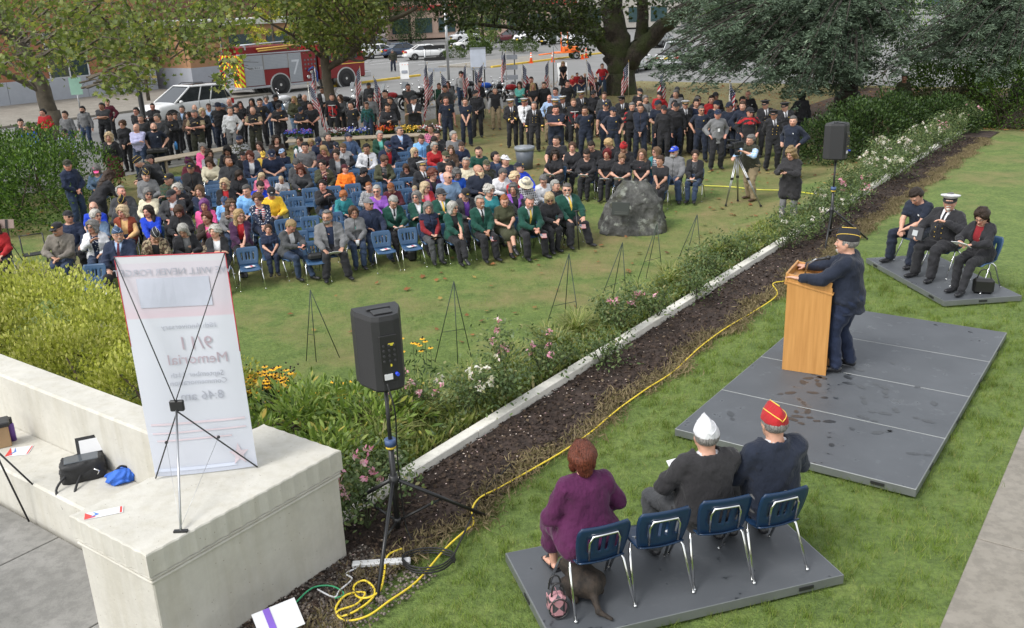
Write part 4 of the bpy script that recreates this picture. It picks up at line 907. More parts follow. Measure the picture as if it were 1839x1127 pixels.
# small light green bough in front of the parked pickup
# leafy shrubs and hedges
def shrub(name,blobs,n,lsize,shape,lmat,label,cat='shrub',stems=8,shell=.35,upb=.5,group=None,stemmat=None,flowers=None,base=None,k=1.0):
 """blobs: [(centre, radii)] world; leaves in the outer shell of the union"""
 if k:blobs=[((c[0]*k,c[1]*k,float(gz(c[0]*k,c[1]*k))+c[2]*k),tuple(q*k for q in r)) for c,r in blobs]
 c0=Vector(blobs[0][0]);base=Vector(base) if base is not None else g3(c0);root=empty(name,base,0,label,cat,group)
 vol=np.array([np.prod(r) **(2/3) for _,r in blobs]);cnt=(n*vol/vol.sum()).astype(int);Cs=[];Ns=[]
 for (c,r),k in zip(blobs,cnt):
  q=rng.normal(size=(k,3));q /= np.linalg.norm(q,axis=1,keepdims=True)
  lump=1+.13*np.sin(q[:,0]*7+c[0])*np.sin(q[:,1]*6+c[1]*2)+.1*np.sin(q[:,2]*9+q[:,0]*8)
  rr=(1-shell*rng.random(k) **1.6)*lump;Cs.append(np.array(c)+q*rr[:,None]*np.array(r));Ns.append(q)
 C=np.concatenate(Cs);Nn=np.concatenate(Ns);ok=C[:,2]>gz(C[:,0],C[:,1])+.03
 for (c,r) in blobs:ok &= ((((C-np.array(c))/(np.array(r)*(1-shell*1.05))) **2).sum(1)>1)
 C=C[ok];Nn=Nn[ok];ax=Nn+[0,0,upb]
 me=scatter_mesh('foliage',C,lsize*rng.uniform(.6,1.25,len(C)),shape,ax,.8,Nn+[0,0,.8],.45,.2)
 mobj('foliage',me,lmat,root,loc=-base)
 mb=MB()
 for i in range(stems):
  c,r=blobs[int(rng.integers(len(blobs)))];e=Vector(c)+Vector([float(rng.uniform(-.75,.75))*q for q in r])
  s_=Vector((c[0]+rng.uniform(-.3,.3)*r[0],c[1]+rng.uniform(-.3,.3)*r[1],float(gz(c[0],c[1]))));m_=(s_+e)/2+Vector((0,0,.1));mb.tube([s_,m_,e],[.022,.016,.006],5,False)
 kind(mb.obj('stem',stemmat or TWIG,root,loc=-base),'stuff')
 if flowers:
  fm,fn,fs,fshape=flowers;idx=rng.choice(len(C),fn,replace=False) if fn<len(C) else np.arange(len(C))
  top=C[idx];keep=top[:,2]>np.percentile(C[:,2],55);top=top[keep]
  F=np.repeat(top,5,0)+rng.normal(0,fs*.33,(len(top)*5,3));
  mobj('blossom',scatter_mesh('blossom',F+[0,0,fs*.5],fs*rng.uniform(.7,1.1,len(F)),fshape,None,1,np.tile([0,0,1.],(len(F),1)),.5),fm,root,loc=-base)
 return root
HED=leaf_mat('hedge_leaves',[(.022,.05,.01),(.055,.11,.018),(.1,.18,.03),(.17,.26,.05)],.4,.3,[0,.4,.8,1])
YEL=leaf_mat('yellow_green_leaves',[(.2,.22,.04),(.36,.38,.08),(.52,.52,.14),(.64,.6,.24)],.5,.4,[0,.35,.75,1])
DGR=leaf_mat('dark_shrub_leaves',[(.014,.03,.009),(.03,.06,.016),(.058,.1,.026),(.1,.15,.045)],.45,.25,[0,.4,.85,1])
RHO=leaf_mat('rhododendron_leaves',[(.07,.12,.025),(.17,.25,.05),(.3,.38,.1),(.5,.36,.08)],.4,.35,[0,.5,.93,1])
ROS=leaf_mat('rose_leaves',[(.055,.09,.035),(.105,.155,.06),(.18,.235,.095),(.3,.28,.13)],.45,.3,[0,.45,.9,1])
PINK=leaf_mat('pink_petals',[(.75,.25,.42),(.8,.42,.55),(.8,.6,.65)],.6,.3);WHT=leaf_mat('white_petals',[(.75,.72,.66),(.8,.78,.75),(.8,.62,.64)],.6,.3)
hb=[]
for x in np.arange(-17,-10.4,1.05):
 for y in np.arange(20.3,26.5,1.3):
  if x>-12.2 and y>23.5:continue
  hb.append(((x+rng.uniform(-.15,.15),y+rng.uniform(-.2,.2),.75),(.95,.95,1.02+rng.uniform(-.1,.12))))
shrub('hedge',hb,95000,.085,'oval',HED,'tall dense bright green hedge at the left edge beside the seats','hedge',24,.3,.7,k=1.13)
yb=[((-7.3,13.0,.5),(1.2,.9,.85)),((-6.4,12.3,.55),(1.1,.9,.8)),((-5.4,11.6,.5),(1.0,.9,.68)),((-4.6,10.9,.38),(.9,.9,.6)),((-8.4,13.2,.5),(1.1,.9,.9)),((-5.6,10.6,.45),(1,.7,.6)),((-6.9,11.5,.45),(1,.8,.62)),((-3.9,11.0,.3),(.55,.6,.45)),((-9.6,13.0,.5),(1.1,1,.9)),((-8.1,12.0,.45),(1.1,.9,.7)),((-4.5,10.0,.35),(.6,.55,.5))]
shrub('shrub',yb,62000,.06,'oval',YEL,'spreading yellow green shrub behind the low cream wall','shrub',30,.4,.9)
shrub('rhododendron',[((-2.5,9.5,.28),(.75,.75,.42)),((-2.1,10.3,.28),(.8,.7,.42)),((-3.0,8.8,.25),(.6,.5,.36))],4200,.13,'long',RHO,'pale green rhododendron with yellowing leaves behind the pedestal','shrub',20,.7,.25)
shrub('rhododendron',[((-1.6,9.3,.28),(.7,.7,.42)),((-1.4,10.1,.25),(.6,.5,.38)),((-1.9,8.3,.28),(.5,.5,.38))],3400,.12,'long',RHO,'rhododendron behind the near loudspeaker stand','shrub',16,.7,.25)
# black eyed daisies
def daisies(cx,cy,n,rx,ry,label):
 root=empty('coneflower_clump',g3((cx,cy)),0,label,'flowers');a=rng.uniform(0,6.283,n);q=np.sqrt(rng.random(n));X=np.stack([cx+rx*q*np.cos(a),cy+ry*q*np.sin(a),rng.uniform(.38,.62,n)],1)
 P_=np.repeat(X,8,0);t=np.tile(np.arange(8)*math.pi/4,n);ax=np.stack([np.cos(t),np.sin(t),np.full(len(t),-.15)],1)
 kind(mobj('petals',scatter_mesh('petals',P_+ax*.026,.05,'oval',ax,.05,np.tile([0,0,1.],(len(P_),1)),.9,.05),simple('golden_petals',(.8,.42,.015),.6,0,.1),root,loc=(-cx,-cy,0)),'stuff')
 mb=MB()
 for p in X:mb.ell(p+np.array([0,0,.008]),.014,6,4)
 for p in rng.uniform([cx-rx*1.2,cy-ry*1.2,.45],[cx+rx*1.2,cy+ry*1.2,.68],(n // 2,3)):mb.ell(p,.013,6,4)
 kind(mb.obj('seed_head',simple('dark_seed_head',(.02,.012,.01),.8),root,loc=(-cx,-cy,0)),'stuff')
 st=MB()
 for p in X[::2]:st.tube([(p[0],p[1],0),tuple(p)],.004,3,False)
 kind(st.obj('stem',STEM,root,loc=(-cx,-cy,0)),'stuff');m=n*9
 C=np.stack([cx+rx*1.05*rng.uniform(-1,1,m),cy+ry*1.05*rng.uniform(-1,1,m),rng.uniform(.05,.4,m)],1)
 mobj('foliage',scatter_mesh('foliage',C,.1*rng.uniform(.6,1.2,m),'long',np.tile([0,0,.7],(m,1)),.9),DGR,root,loc=(-cx,-cy,0))
p=atg(482,690,.45);daisies(p.x,p.y,95,.34,.3,'clump of golden coneflowers with black centres beside the banner')
p=atg(650,705,.45);daisies(p.x,p.y,14,.6,.3,'scattered golden coneflowers above the rhododendron left of the loudspeaker')
p=atg(740,640,.3);daisies(p.x,p.y,10,.35,.25,'few golden coneflowers just right of the near loudspeaker')
# roses along the kerb
def rose(a,b,h,w,leaves,label,fl=None,nf=0):
 c=S(a,b,float(gab(a,b)));root=empty('rose_bush',c,0,label,'rose bush','rose bushes along the white kerb');mb=MB();ends=[]
 for i in range(int(5+w*5)):
  t=rng.uniform(0,6.28);e=Vector((math.cos(t)*w*rng.uniform(.2,1),math.sin(t)*w*rng.uniform(.2,1),h*rng.uniform(.45,1)));m_=e*.5+Vector((0,0,h*.1));mb.tube([(0,0,0),m_,e],[.012,.008,.003],4,False);ends += [m_,(m_+e)/2,e,e]
  for _ in range(2):
   f=m_.lerp(e,.5)+Vector(rng.normal(0,.12,3));mb.tube([m_.lerp(e,.4),f],[.005,.002],3,False);ends.append(f)
 kind(mb.obj('cane',STEM,root),'stuff');E_=np.array(ends);C=E_[rng.integers(len(E_),size=leaves)]+rng.normal(0,.095,(leaves,3));C[:,2]=np.maximum(C[:,2],.05)
 mobj('foliage',scatter_mesh('foliage',C,.055*rng.uniform(.6,1.2,leaves),'oval',None,1,np.tile([0,0,1.],(leaves,1)),.4,.2),ROS,root)
 if fl is not None and nf:
  top=E_[np.argsort(-E_[:,2])[:max(6,len(E_) // 3)]];P_=np.repeat(top[rng.integers(len(top),size=nf)]+rng.normal(0,.05,(nf,3)),9,0);P_=P_+rng.normal(0,.02,P_.shape)
  mobj('blossom',scatter_mesh('blossom',P_+[0,0,.03],.06,'kite',None,1,np.tile([0,0,1.],(len(P_),1)),.4),fl,root)
near=[(5.15,5.55,.75,.4,700,PINK,12,'rose bush with deep pink blooms behind the legs of the near loudspeaker stand'),(5.75,5.9,.7,.4,600,WHT,3,'rose bush by the kerb just right of the near loudspeaker stand'),
 (7.4,6.25,.75,.5,800,WHT,14,'rose bush with white and pink blooms left of the mulch bed'),(7.0,6.5,.6,.4,500,PINK,8,'rose bush with one pink cluster above the day lilies'),(8.1,6.1,.95,.45,900,PINK,6,'tall rose bush with pink flower heads beside the kerb'),(8.9,6.1,.8,.45,700,PINK,5,'rose bush with a few pink blooms past the tall one'),
 (9.7,5.7,.6,.35,450,None,0,'thin rose bush leaning over the kerb onto the mulch'),(10.8,6.15,.85,.5,900,PINK,10,'rose bush crowned by a pink cluster in front of the wreath stands'),(11.6,5.9,.7,.4,600,None,0,'flowerless rose bush half way along the near kerb'),
 (12.8,5.8,.75,.45,700,None,0,'bare stemmed rose bush over the kerb before the lectern'),(13.9,6.0,.8,.5,800,None,0,'rose bush left of the lectern'),(15.2,6.0,.7,.45,700,None,0,'dense low rose bush behind the lectern'),(16.4,5.7,.7,.4,600,WHT,3,'rose bush between lectern and far loudspeaker'),
 (17.5,6.1,.75,.55,900,WHT,6,'rose bush just left of the far loudspeaker stand'),(18.8,6.0,.8,.55,900,WHT,8,'rose bush with small white blooms at the far loudspeaker stand'),(20.2,6.0,.9,.6,1100,PINK,16,'rose bush with bright pink blooms right of the far loudspeaker'),(21.6,6.1,.9,.6,1200,None,0,'full green rose bush beyond the bright pink one'),
 (23.0,6.2,.9,.65,1200,WHT,60,'rose bush covered in white blooms, the nearer of two'),(24.3,6.1,.9,.6,1200,None,0,'tan leaved rose bush between the two white blooming ones'),(25.6,6.3,1.0,.7,1400,WHT,70,'rose bush covered in white blooms, the farther of two'),(27.0,6.1,.95,.65,1200,None,0,'green rose bush beyond the white blooms'),
 (28.4,6.1,1.0,.65,1300,WHT,14,'rose bush with sparse white blooms near the end of the bed'),(29.8,6.0,1.0,.65,1300,PINK,10,'rose bush with pink blooms near the end of the bed'),(31.2,6.1,1.05,.7,1300,WHT,12,'last but one rose bush of the bed'),(32.8,6.2,1.2,.75,1400,PINK,6,'tallest rose bush at the far end of the bed'),(26.3,7.0,.9,.6,900,None,0,'rose bush set back behind the white blooms')]
for a,b,h,w,n,fl,nf,lab in near:rose(a,b if a<16.5 else b-.32,h*(.88 if a<12 else .78),w*(1 if a<16 else 1.12),int(n*(1.3 if a<16 else 1.7)),lab,fl,nf)
# day lilies
LILY=leaf_mat('day_lily_leaves',[(.11,.15,.035),(.2,.25,.06),(.34,.36,.13),(.42,.36,.18)],.5,.4,[0,.4,.85,1])
def strap_mesh(n,h,w):
 V=[];F=[];
 for i in range(n):
  t=rng.uniform(0,6.283);r=rng.uniform(.4,1)*w;hh=h*rng.uniform(.6,1.1);d=np.array([math.cos(t),math.sin(t),0]);s_=np.array([-d[1],d[0],0])*.013;b0=rng.normal(0,.04,3)*[1,1,0]
  k=len(V)
  for j,u in enumerate((0,.35,.7,1)):
   c=b0+d*r*u **1.5+[0,0,hh*(u*1.7-u*u*.95)];ww=1-u*.95;V += [c-s_*ww,c+s_*ww]
  F += [(k,k+1,k+3,k+2),(k+2,k+3,k+5,k+4),(k+4,k+5,k+7,k+6)]
 return np_mesh('strap_leaves',V,np.array(F))
lil=[strap_mesh(190,.52,.5) for _ in range(3)]
spots=[(7.6,7.0,'arching grass clump'),(8.2,6.75,'pale arching clump'),(9.0,6.7,'loose strap leaved clump'),(9.9,6.55,'yellowing strap leaved clump'),(10.5,6.6,'short strap leaved clump'),(11.3,6.5,'tall strap leaved clump'),(12.2,6.5,'pale strap leaved clump'),(13.1,6.45,'sparse strap leaved clump'),(14.0,6.5,'light green clump'),(15.0,6.4,'yellow green clump'),(6.6,6.9,'dense strap leaved clump'),(16.2,6.35,'small strap leaved clump'),(7.0,6.6,'bushy strap leaved clump'),(8.6,6.95,'drooping clump'),(9.4,7.0,'outer pale clump'),(10.2,6.9,'bright yellow green clump'),(10.9,6.85,'ragged clump'),(11.7,6.75,'wide clump'),(12.6,6.7,'thin bladed clump'),(13.6,6.65,'low clump'),(14.5,6.6,'fading clump'),(6.2,6.35,'near green clump')]
WH=['next to the rhododendron','right of the rhododendron','behind the tall rose bush','in front of the second wreath stand','behind the thin rose bush','beside the pink crowned rose','before the third wreath stand','between two wreath stands','behind the kerb left of the lectern','farther along the kerb towards the lectern','directly behind the near roses','at the far end of the row of lilies','behind the white and pink rose bush','between the first two tall roses','touching the lawn past the tall rose bush','on the lawn side of the thin rose bush','below the third wreath stand','on the lawn side of the pink crowned rose','below the fourth wreath stand','before the fifth wreath stand','on the lawn side left of the lectern','behind the near loudspeaker stand']
for i,(a,b,s_) in enumerate(spots):
 r=empty('day_lily',S(a,b,float(gab(a,b))),rng.uniform(0,6),s_+' of day lily '+WH[i],'day lily','day lilies along the kerb');mobj('leaves',lil[i %3],LILY,r,scale=rng.uniform(.85,1.2))
n=26000;a=5.2+14*rng.random(n) **1.2;b=6.0+np.abs(rng.normal(.45,.38,n));h=rng.uniform(.08,.3,n)
C=np.concatenate([a[:,None]*E1+b[:,None]*E2,h[:,None]*.4+gab(a,b)[:,None]],1)
o=mobj('border_greenery',scatter_mesh('border_greenery',C,h,'sliver',np.tile([0,0,1.],(n,1)),.8),LILY);kind(o,'stuff')
n=16000;a=4.8+27*rng.random(n);b=6.0+np.abs(rng.normal(.3,.35,n));C=np.concatenate([a[:,None]*E1+b[:,None]*E2,(rng.uniform(.03,.2,n)+gab(a,b))[:,None]],1)
o=mobj('border_undergrowth',scatter_mesh('border_undergrowth',C,.06*rng.uniform(.6,1.2,n),'oval',None,1,np.tile([0,0,1.],(n,1)),.4),ROS);kind(o,'stuff')
# right hand shrubs
shrub('shrub',[((9.2,26.2,.5),(1.0,1.1,.85)),((10.4,27.0,.6),(1.3,1.2,1.05)),((11.6,27.8,.6),(1.2,1.2,1.0))],20000,.09,'oval',DGR,'dark green rounded shrub behind the far loudspeaker','shrub',12,.35,k=1.07)
shrub('shrub',[((12.6,29.5,.5),(1.5,1.3,.95)),((13.6,28.6,.4),(1.1,1.1,.8))],14000,.09,'oval',DGR,'dark shrub in front of the spruce trunk','shrub',10,.35,k=1.07)
shrub('shrub',[((14.6,31.4,.4),(1.4,1.3,.85)),((16,32.4,.45),(1.4,1.3,.85))],12000,.09,'oval',leaf_mat('olive_shrub_leaves',[(.025,.03,.012),(.05,.055,.022),(.08,.08,.035)],.5,.25),'olive brown shrub where the rose bed ends','shrub',10,.35,k=1.07)
shrub('shrub',[((15.5,46,1.0),(2.6,1.6,1.9)),((19,47.5,1.1),(2.6,1.6,2.1)),((23,47,1.1),(2.8,1.8,2.2))],13000,.16,'oval',DGR,'tall dark shrubbery beyond the spruce trunk','shrub',10,.4,k=1.05)
shrub('hedge',[((x,y,.9),(1.4,1.3,1.6)) for x,y in ((17.4,31.6),(18.9,31.4),(20.4,31.2),(22,31),(18.2,33))],26000,.09,'oval',HED,'clipped green hedge closing the lawn at the right edge','hedge',14,.3,k=1.03)
shrub('shrub',[((17,35.5,.9),(1.6,1.2,1.4)),((19.5,36.5,1.0),(1.8,1.4,1.6))],14000,.11,'oval',HED,'brighter green shrub below the right hand spruce','shrub',8,.4,k=1.05)
# car park planting
def clipped(px,py,w,h,label):
 c=at(px,py,ZR);d=c.y/1645;W_=w*d/2;H_=h*d/2;c.z=H_*.8+ZR
 return shrub('clipped_bush',[(tuple(c),(W_,W_*.8,H_*1.15))],2600,.13,'oval',leaf_mat('clipped_bush_leaves',[(.03,.055,.014),(.06,.1,.022),(.1,.14,.035)],.5,.3) if 'clb' not in MATS else MATS['clb'],label,'bush',3,.25,.5,'clipped bushes of the car park',base=(c.x,c.y,ZR),k=None)
for q in ((818,106,40,24,'broad clipped bush right of the white sedan'),(778,70,34,16,'low clipped bush below the red pickup'),(852,92,28,18,'small clipped bush in front of the conifer'),(872,99,24,24,'round clipped bush beside the man in orange'),(920,94,42,22,'clipped bush left of the white pickups'),(945,95,44,27,'largest clipped bush in the car park island'),(1072,82,26,12,'low bush next to the white pickup wheel'),(812,84,22,12,'little bush beside the sign post in the car park')):
 clipped(*q)
FEA=leaf_mat('feathery_conifer',[(.06,.09,.025),(.12,.17,.045),(.2,.26,.08)],.6,.3)
DKC=leaf_mat('dark_conifer',[(.025,.045,.02),(.05,.08,.035),(.085,.12,.05)],.6,.2)
def conifer(px,py,w,h,label,lm,n=9000,ls=.28,cat='tree',flat=False):
 c=at(px,py,ZR);s_=c.y/1645;W_=w*s_/2;H_=h*s_;root=empty('conifer',(c.x,c.y,ZR),0,label,cat)
 mb=MB();mb.tube([(0,0,0),(0,0,H_*.9)],[W_*.08,W_*.02],8);mb.obj('trunk',BARKD,root)
 t=rng.random(n) **.8;a=rng.uniform(0,6.283,n);lob=1+.22*np.sin(a*5+t*9)+.15*np.sin(t*31+a*2)
 r_=W_*(np.sin(np.pi*np.clip(t*.85+.12,0,1)) **.7 if not flat else (1-t*.5))*lob*(1-.35*rng.random(n) **2);C=np.stack([r_*np.cos(a),r_*np.sin(a),t*H_+.15],1)
 mobj('crown',scatter_mesh('crown',C,ls*rng.uniform(.6,1.2,n),'kite',np.stack([np.cos(a)*.5,np.sin(a)*.5,np.full(n,.6)],1),.5),lm,root)
conifer(868,88,72,150,'feathery bright conifer in the car park behind the man in orange',FEA)
conifer(738,78,66,140,'dark spreading conifer above the parked cars left of the sign post',DKC)
conifer(792,60,60,110,'light weeping conifer behind the red pickup',FEA)
conifer(545,60,60,120,'dark conifer behind the fire engine cab',DKC)
# yellow ladder shaped conifer
GC=leaf_mat('golden_conifer',[(.3,.3,.02),(.5,.48,.05),(.62,.6,.12)],.6,.4)
c=atY(490,60,70);zt=c.z;root=empty('golden_conifer',(c.x,c.y,-.4),0,'lime yellow conifer with bare trunk above the fire engine','tree')
mb=MB();mb.tube([(0,0,0),(0,0,7)],[.14,.05],8);tips=[]
for zb,L_,sx,dz in ((1.0,3.0,-1,1.7),(2.3,1.5,1,.5),(2.5,1.6,-1,.9),(3.4,1.7,1,.5),(3.4,2.0,-1,.75),(4.4,1.0,1,.9),(4.4,.9,-1,.8),(1.6,1.2,1,.4),(5.2,.9,1,.7),(5.2,.9,-1,.7)):
 e=Vector((sx*L_,rng.uniform(-.5,.5),zb+dz));mb.tube([(0,0,zb),Vector((sx*L_*.5,0,zb+dz*.35)),e],[.05,.035,.01],5,False);tips.append((np.array([0,0,zb]),np.array([sx*L_*.5,0,zb+dz*.35]),np.array(e)))
mb.obj('trunk',BARK,root);Cs=[]
for p0,p1,p2 in tips:
 t=rng.uniform(.15,1,420)[:,None];Cs.append(p0*(1-t) **2+p1*2*t*(1-t)+p2*t*t+rng.normal(0,.11,(420,3)))
C=np.concatenate(Cs);mobj('crown',scatter_mesh('crown',C,.14,'kite',None,1),GC,root)
# far background trees closing the view
far=[(640,45,110,120,'far round tree behind the white van'),(930,42,130,120,'far broad tree beyond the white pickups'),(1060,50,100,110,'far tree left of the maple fork'),(1240,42,130,90,'far light green tree seen under the spruce'),(1400,48,180,120,'far tree behind the spruce boughs'),(1560,60,170,130,'far green tree right of the spruce trunk'),(1700,70,190,150,'far green tree behind the right hand spruce'),(1800,75,160,150,'farthest right background tree')]
for px,py,w,h,lab in far:
 conifer(px,py,w,h,lab,HED if px>1200 else MAPL if px==1060 else FEA,5000,.45 if py<60 else .3)
# ------------------------------------------------------------------ people: bodies and clothes as signed distance fields turned into meshes
class SDF:
 def __init__(s,lo,hi,h):
  s.lo=np.array(lo,float);s.h=h
  n=np.ceil((np.array(hi)-s.lo)/h).astype(int)+1
  s.ax=[s.lo[i]+np.arange(n[i])*h for i in range(3)]
  s.d=np.full(n,0.2,dtype=np.float32)
 def sub(s,lo,hi):
  sl=[];
  for i in range(3):
   a=int(np.searchsorted(s.ax[i],lo[i]));b=int(np.searchsorted(s.ax[i],hi[i]))
   if b <= a:return None
   sl.append(slice(a,b))
  return tuple(sl)
 def co(s,sl):
  return s.ax[0][sl[0]][:,None,None],s.ax[1][sl[1]][None,:,None],s.ax[2][sl[2]][None,None,:]
 def put(s,sl,e,k=0.0,op='u'):
  d=s.d[sl]
  if op=='u':
   if k>0:
    hh=np.maximum(k-np.abs(d-e),0)/k;r=np.minimum(d,e)-hh*hh*k*.25
   else:r=np.minimum(d,e)
  else:
   if k>0:
    hh=np.maximum(k-np.abs(d+e),0)/k;r=np.maximum(d,-e)+hh*hh*k*.25
   else:r=np.maximum(d,-e)
  s.d[sl]=r
 def cone(s,p0,r0,p1,r1,k=0.02,op='u',flat=None):
  p0=np.array(p0,float);p1=np.array(p1,float);m=max(r0,r1)+.05+k
  sl=s.sub(np.minimum(p0,p1)-m,np.maximum(p0,p1)+m)
  if sl is None:return
  x,y,z=s.co(sl);q=(x-p0[0],y-p0[1],z-p0[2]);a=p1-p0;L2=max(a @a,1e-9)
  t=np.clip((q[0]*a[0]+q[1]*a[1]+q[2]*a[2])/L2,0,1)
  r=[q[i]-t*a[i] for i in range(3)]
  if flat is not None:
   n,f=flat;n=np.array(n)/np.linalg.norm(n);dd=(r[0]*n[0]+r[1]*n[1]+r[2]*n[2])*(1/f-1)
   r=[r[i]+dd*n[i] for i in range(3)]
  s.put(sl,np.sqrt(r[0] **2+r[1] **2+r[2] **2)-(r0+(r1-r0)*t),k,op)
 def ell(s,c,r,R=None,k=0.02,op='u'):
  c=np.array(c,float);r=np.array(r,float);m=r.max()+.05+k
  sl=s.sub(c-m,c+m)
  if sl is None:return
  x,y,z=s.co(sl);q=(x-c[0],y-c[1],z-c[2])
  if R is not None:q=tuple(q[0]*R[0][i]+q[1]*R[1][i]+q[2]*R[2][i] for i in range(3))
  s.put(sl,(np.sqrt((q[0]/r[0]) **2+(q[1]/r[1]) **2+(q[2]/r[2]) **2)-1)*r.min(),k,op)
 def loft(s,P,B,length,ts,rx,ry,off,k=0.02,sq=2.3):
  """elliptic loft: B columns side, front(-y), up ; ts profile parameters in metres along up"""
  ts=np.array(ts);rx=np.array(rx);ry=np.array(ry);off=np.array(off)
  m=max(rx.max(),ry.max())+.1
  ends=[P+B[2]*ts[0],P+B[2]*ts[-1]]
  sl=s.sub(np.minimum(*ends)-m,np.maximum(*ends)+m)
  x,y,z=s.co(sl);q=(x-P[0],y-P[1],z-P[2])
  u=q[0]*B[0][0]+q[1]*B[0][1]+q[2]*B[0][2]
  v=q[0]*B[1][0]+q[1]*B[1][1]+q[2]*B[1][2]
  w=q[0]*B[2][0]+q[1]*B[2][1]+q[2]*B[2][2]
  X=np.interp(w,ts,rx);Y=np.interp(w,ts,ry);O=np.interp(w,ts,off)
  e=((np.abs(u)/X) **sq+(np.abs(v-O)/Y) **sq) **(1/sq)-1
  e=e*np.minimum(X,Y)
  e=np.maximum(e,np.maximum(ts[0]-w,w-ts[-1]))
  s.put(sl,e,k)
 def rough(s,amp,seed=0,f=1.0):
  m=np.abs(s.d)<.04
  I=np.nonzero(m);x=s.ax[0][I[0]];y=s.ax[1][I[1]];z=s.ax[2][I[2]]
  w=3*np.sin(x*9*f+seed)+2*np.sin(z*11*f+1.3*seed)
  n=np.sin(z*38*f+y*21+w)+.8*np.sin(x*33*f-z*27*f+2*w+seed)+.5*np.sin(y*55*f+z*61*f+w*2+1)
  s.d[I] += (amp*(n/2.3-.55)).astype(np.float32)
 def cut(s,fn):
  """fn(x,y,z) > 0 is removed"""
  x,y,z=s.co((slice(None),)*3)
  s.d=np.maximum(s.d,fn(x,y,z).astype(np.float32))
 def mesh(s,name,adapt=0.15,smooth=True):
  for a in range(3):      # close at the borders
   ix=[slice(None)]*3
   for e in (0,-1):ix[a]=e;s.d[tuple(ix)]=np.maximum(s.d[tuple(ix)],.01)
  g=vdb.FloatGrid();g.background=0.2;g.copyFromArray(np.clip(s.d/s.h,-3,3).astype(np.float32))
  p,tr,q=g.convertToPolygons(0.0,adapt)
  p=p*s.h+s.lo
  return np_mesh(name,p,[q[:,::-1],tr[:,::-1]],smooth)
def rotm(yaw=0,pitch=0,roll=0):
 y,p,r=rad(yaw),rad(pitch),rad(roll)
 return np.array(Matrix.Rotation(y,3,'Z') @Matrix.Rotation(p,3,'X') @Matrix.Rotation(r,3,'Y'))
def ik(a,b,l1,l2,pole):
 a=np.array(a,float);b=np.array(b,float);d=b-a;D=np.linalg.norm(d)
 if D>(l1+l2)*.995:b=a+d/D*(l1+l2)*.995;d=b-a;D=np.linalg.norm(d)
 u=d/D;x=(l1*l1-l2*l2+D*D)/(2*D);h=math.sqrt(max(l1*l1-x*x,0))
 p=np.array(pole,float);p=p-u*(p @u);p=p/(np.linalg.norm(p)+1e-9)
 return a+u*x+p*h,b
def nrm(v):v=np.array(v,float);return v/(np.linalg.norm(v)+1e-9)
# pose: seat, lean, twist, head (yaw,pitch,roll), hands L R, elbow poles, feet L R, knee poles, curl
def pose(sit=True,sex='M',lean=0,twist=0,side=0,head=(0,0,0),hl=None,hr=None,fl=None,fr=None,kl=None,kr=None,el=(1,.5,-.6),er=(-1,.5,-.6),curl=35,pel=None,hdl=None,hdr=None,bulk=0.0,pn=(0,-.3,-1),shoe='shoe'):
 return dict(sit=sit,sex=sex,lean=lean,twist=twist,side=side,head=head,hl=hl,hr=hr,fl=fl,fr=fr,kl=kl,kr=kr,el=el,er=er,curl=curl,pel=pel,hdl=hdl,hdr=hdr,bulk=bulk,pn=pn,shoe=shoe)
F_='F'
VARI=dict(sA=('sA','sF','sG'),sC=('sC','sG'),sB=('sB','sB','sH'),fA=('fA','fE','fF'),fB=('fB','fG'),uA=('uA','uF'),uC=('uC','uG','uH'),wC=('wC','wD'))
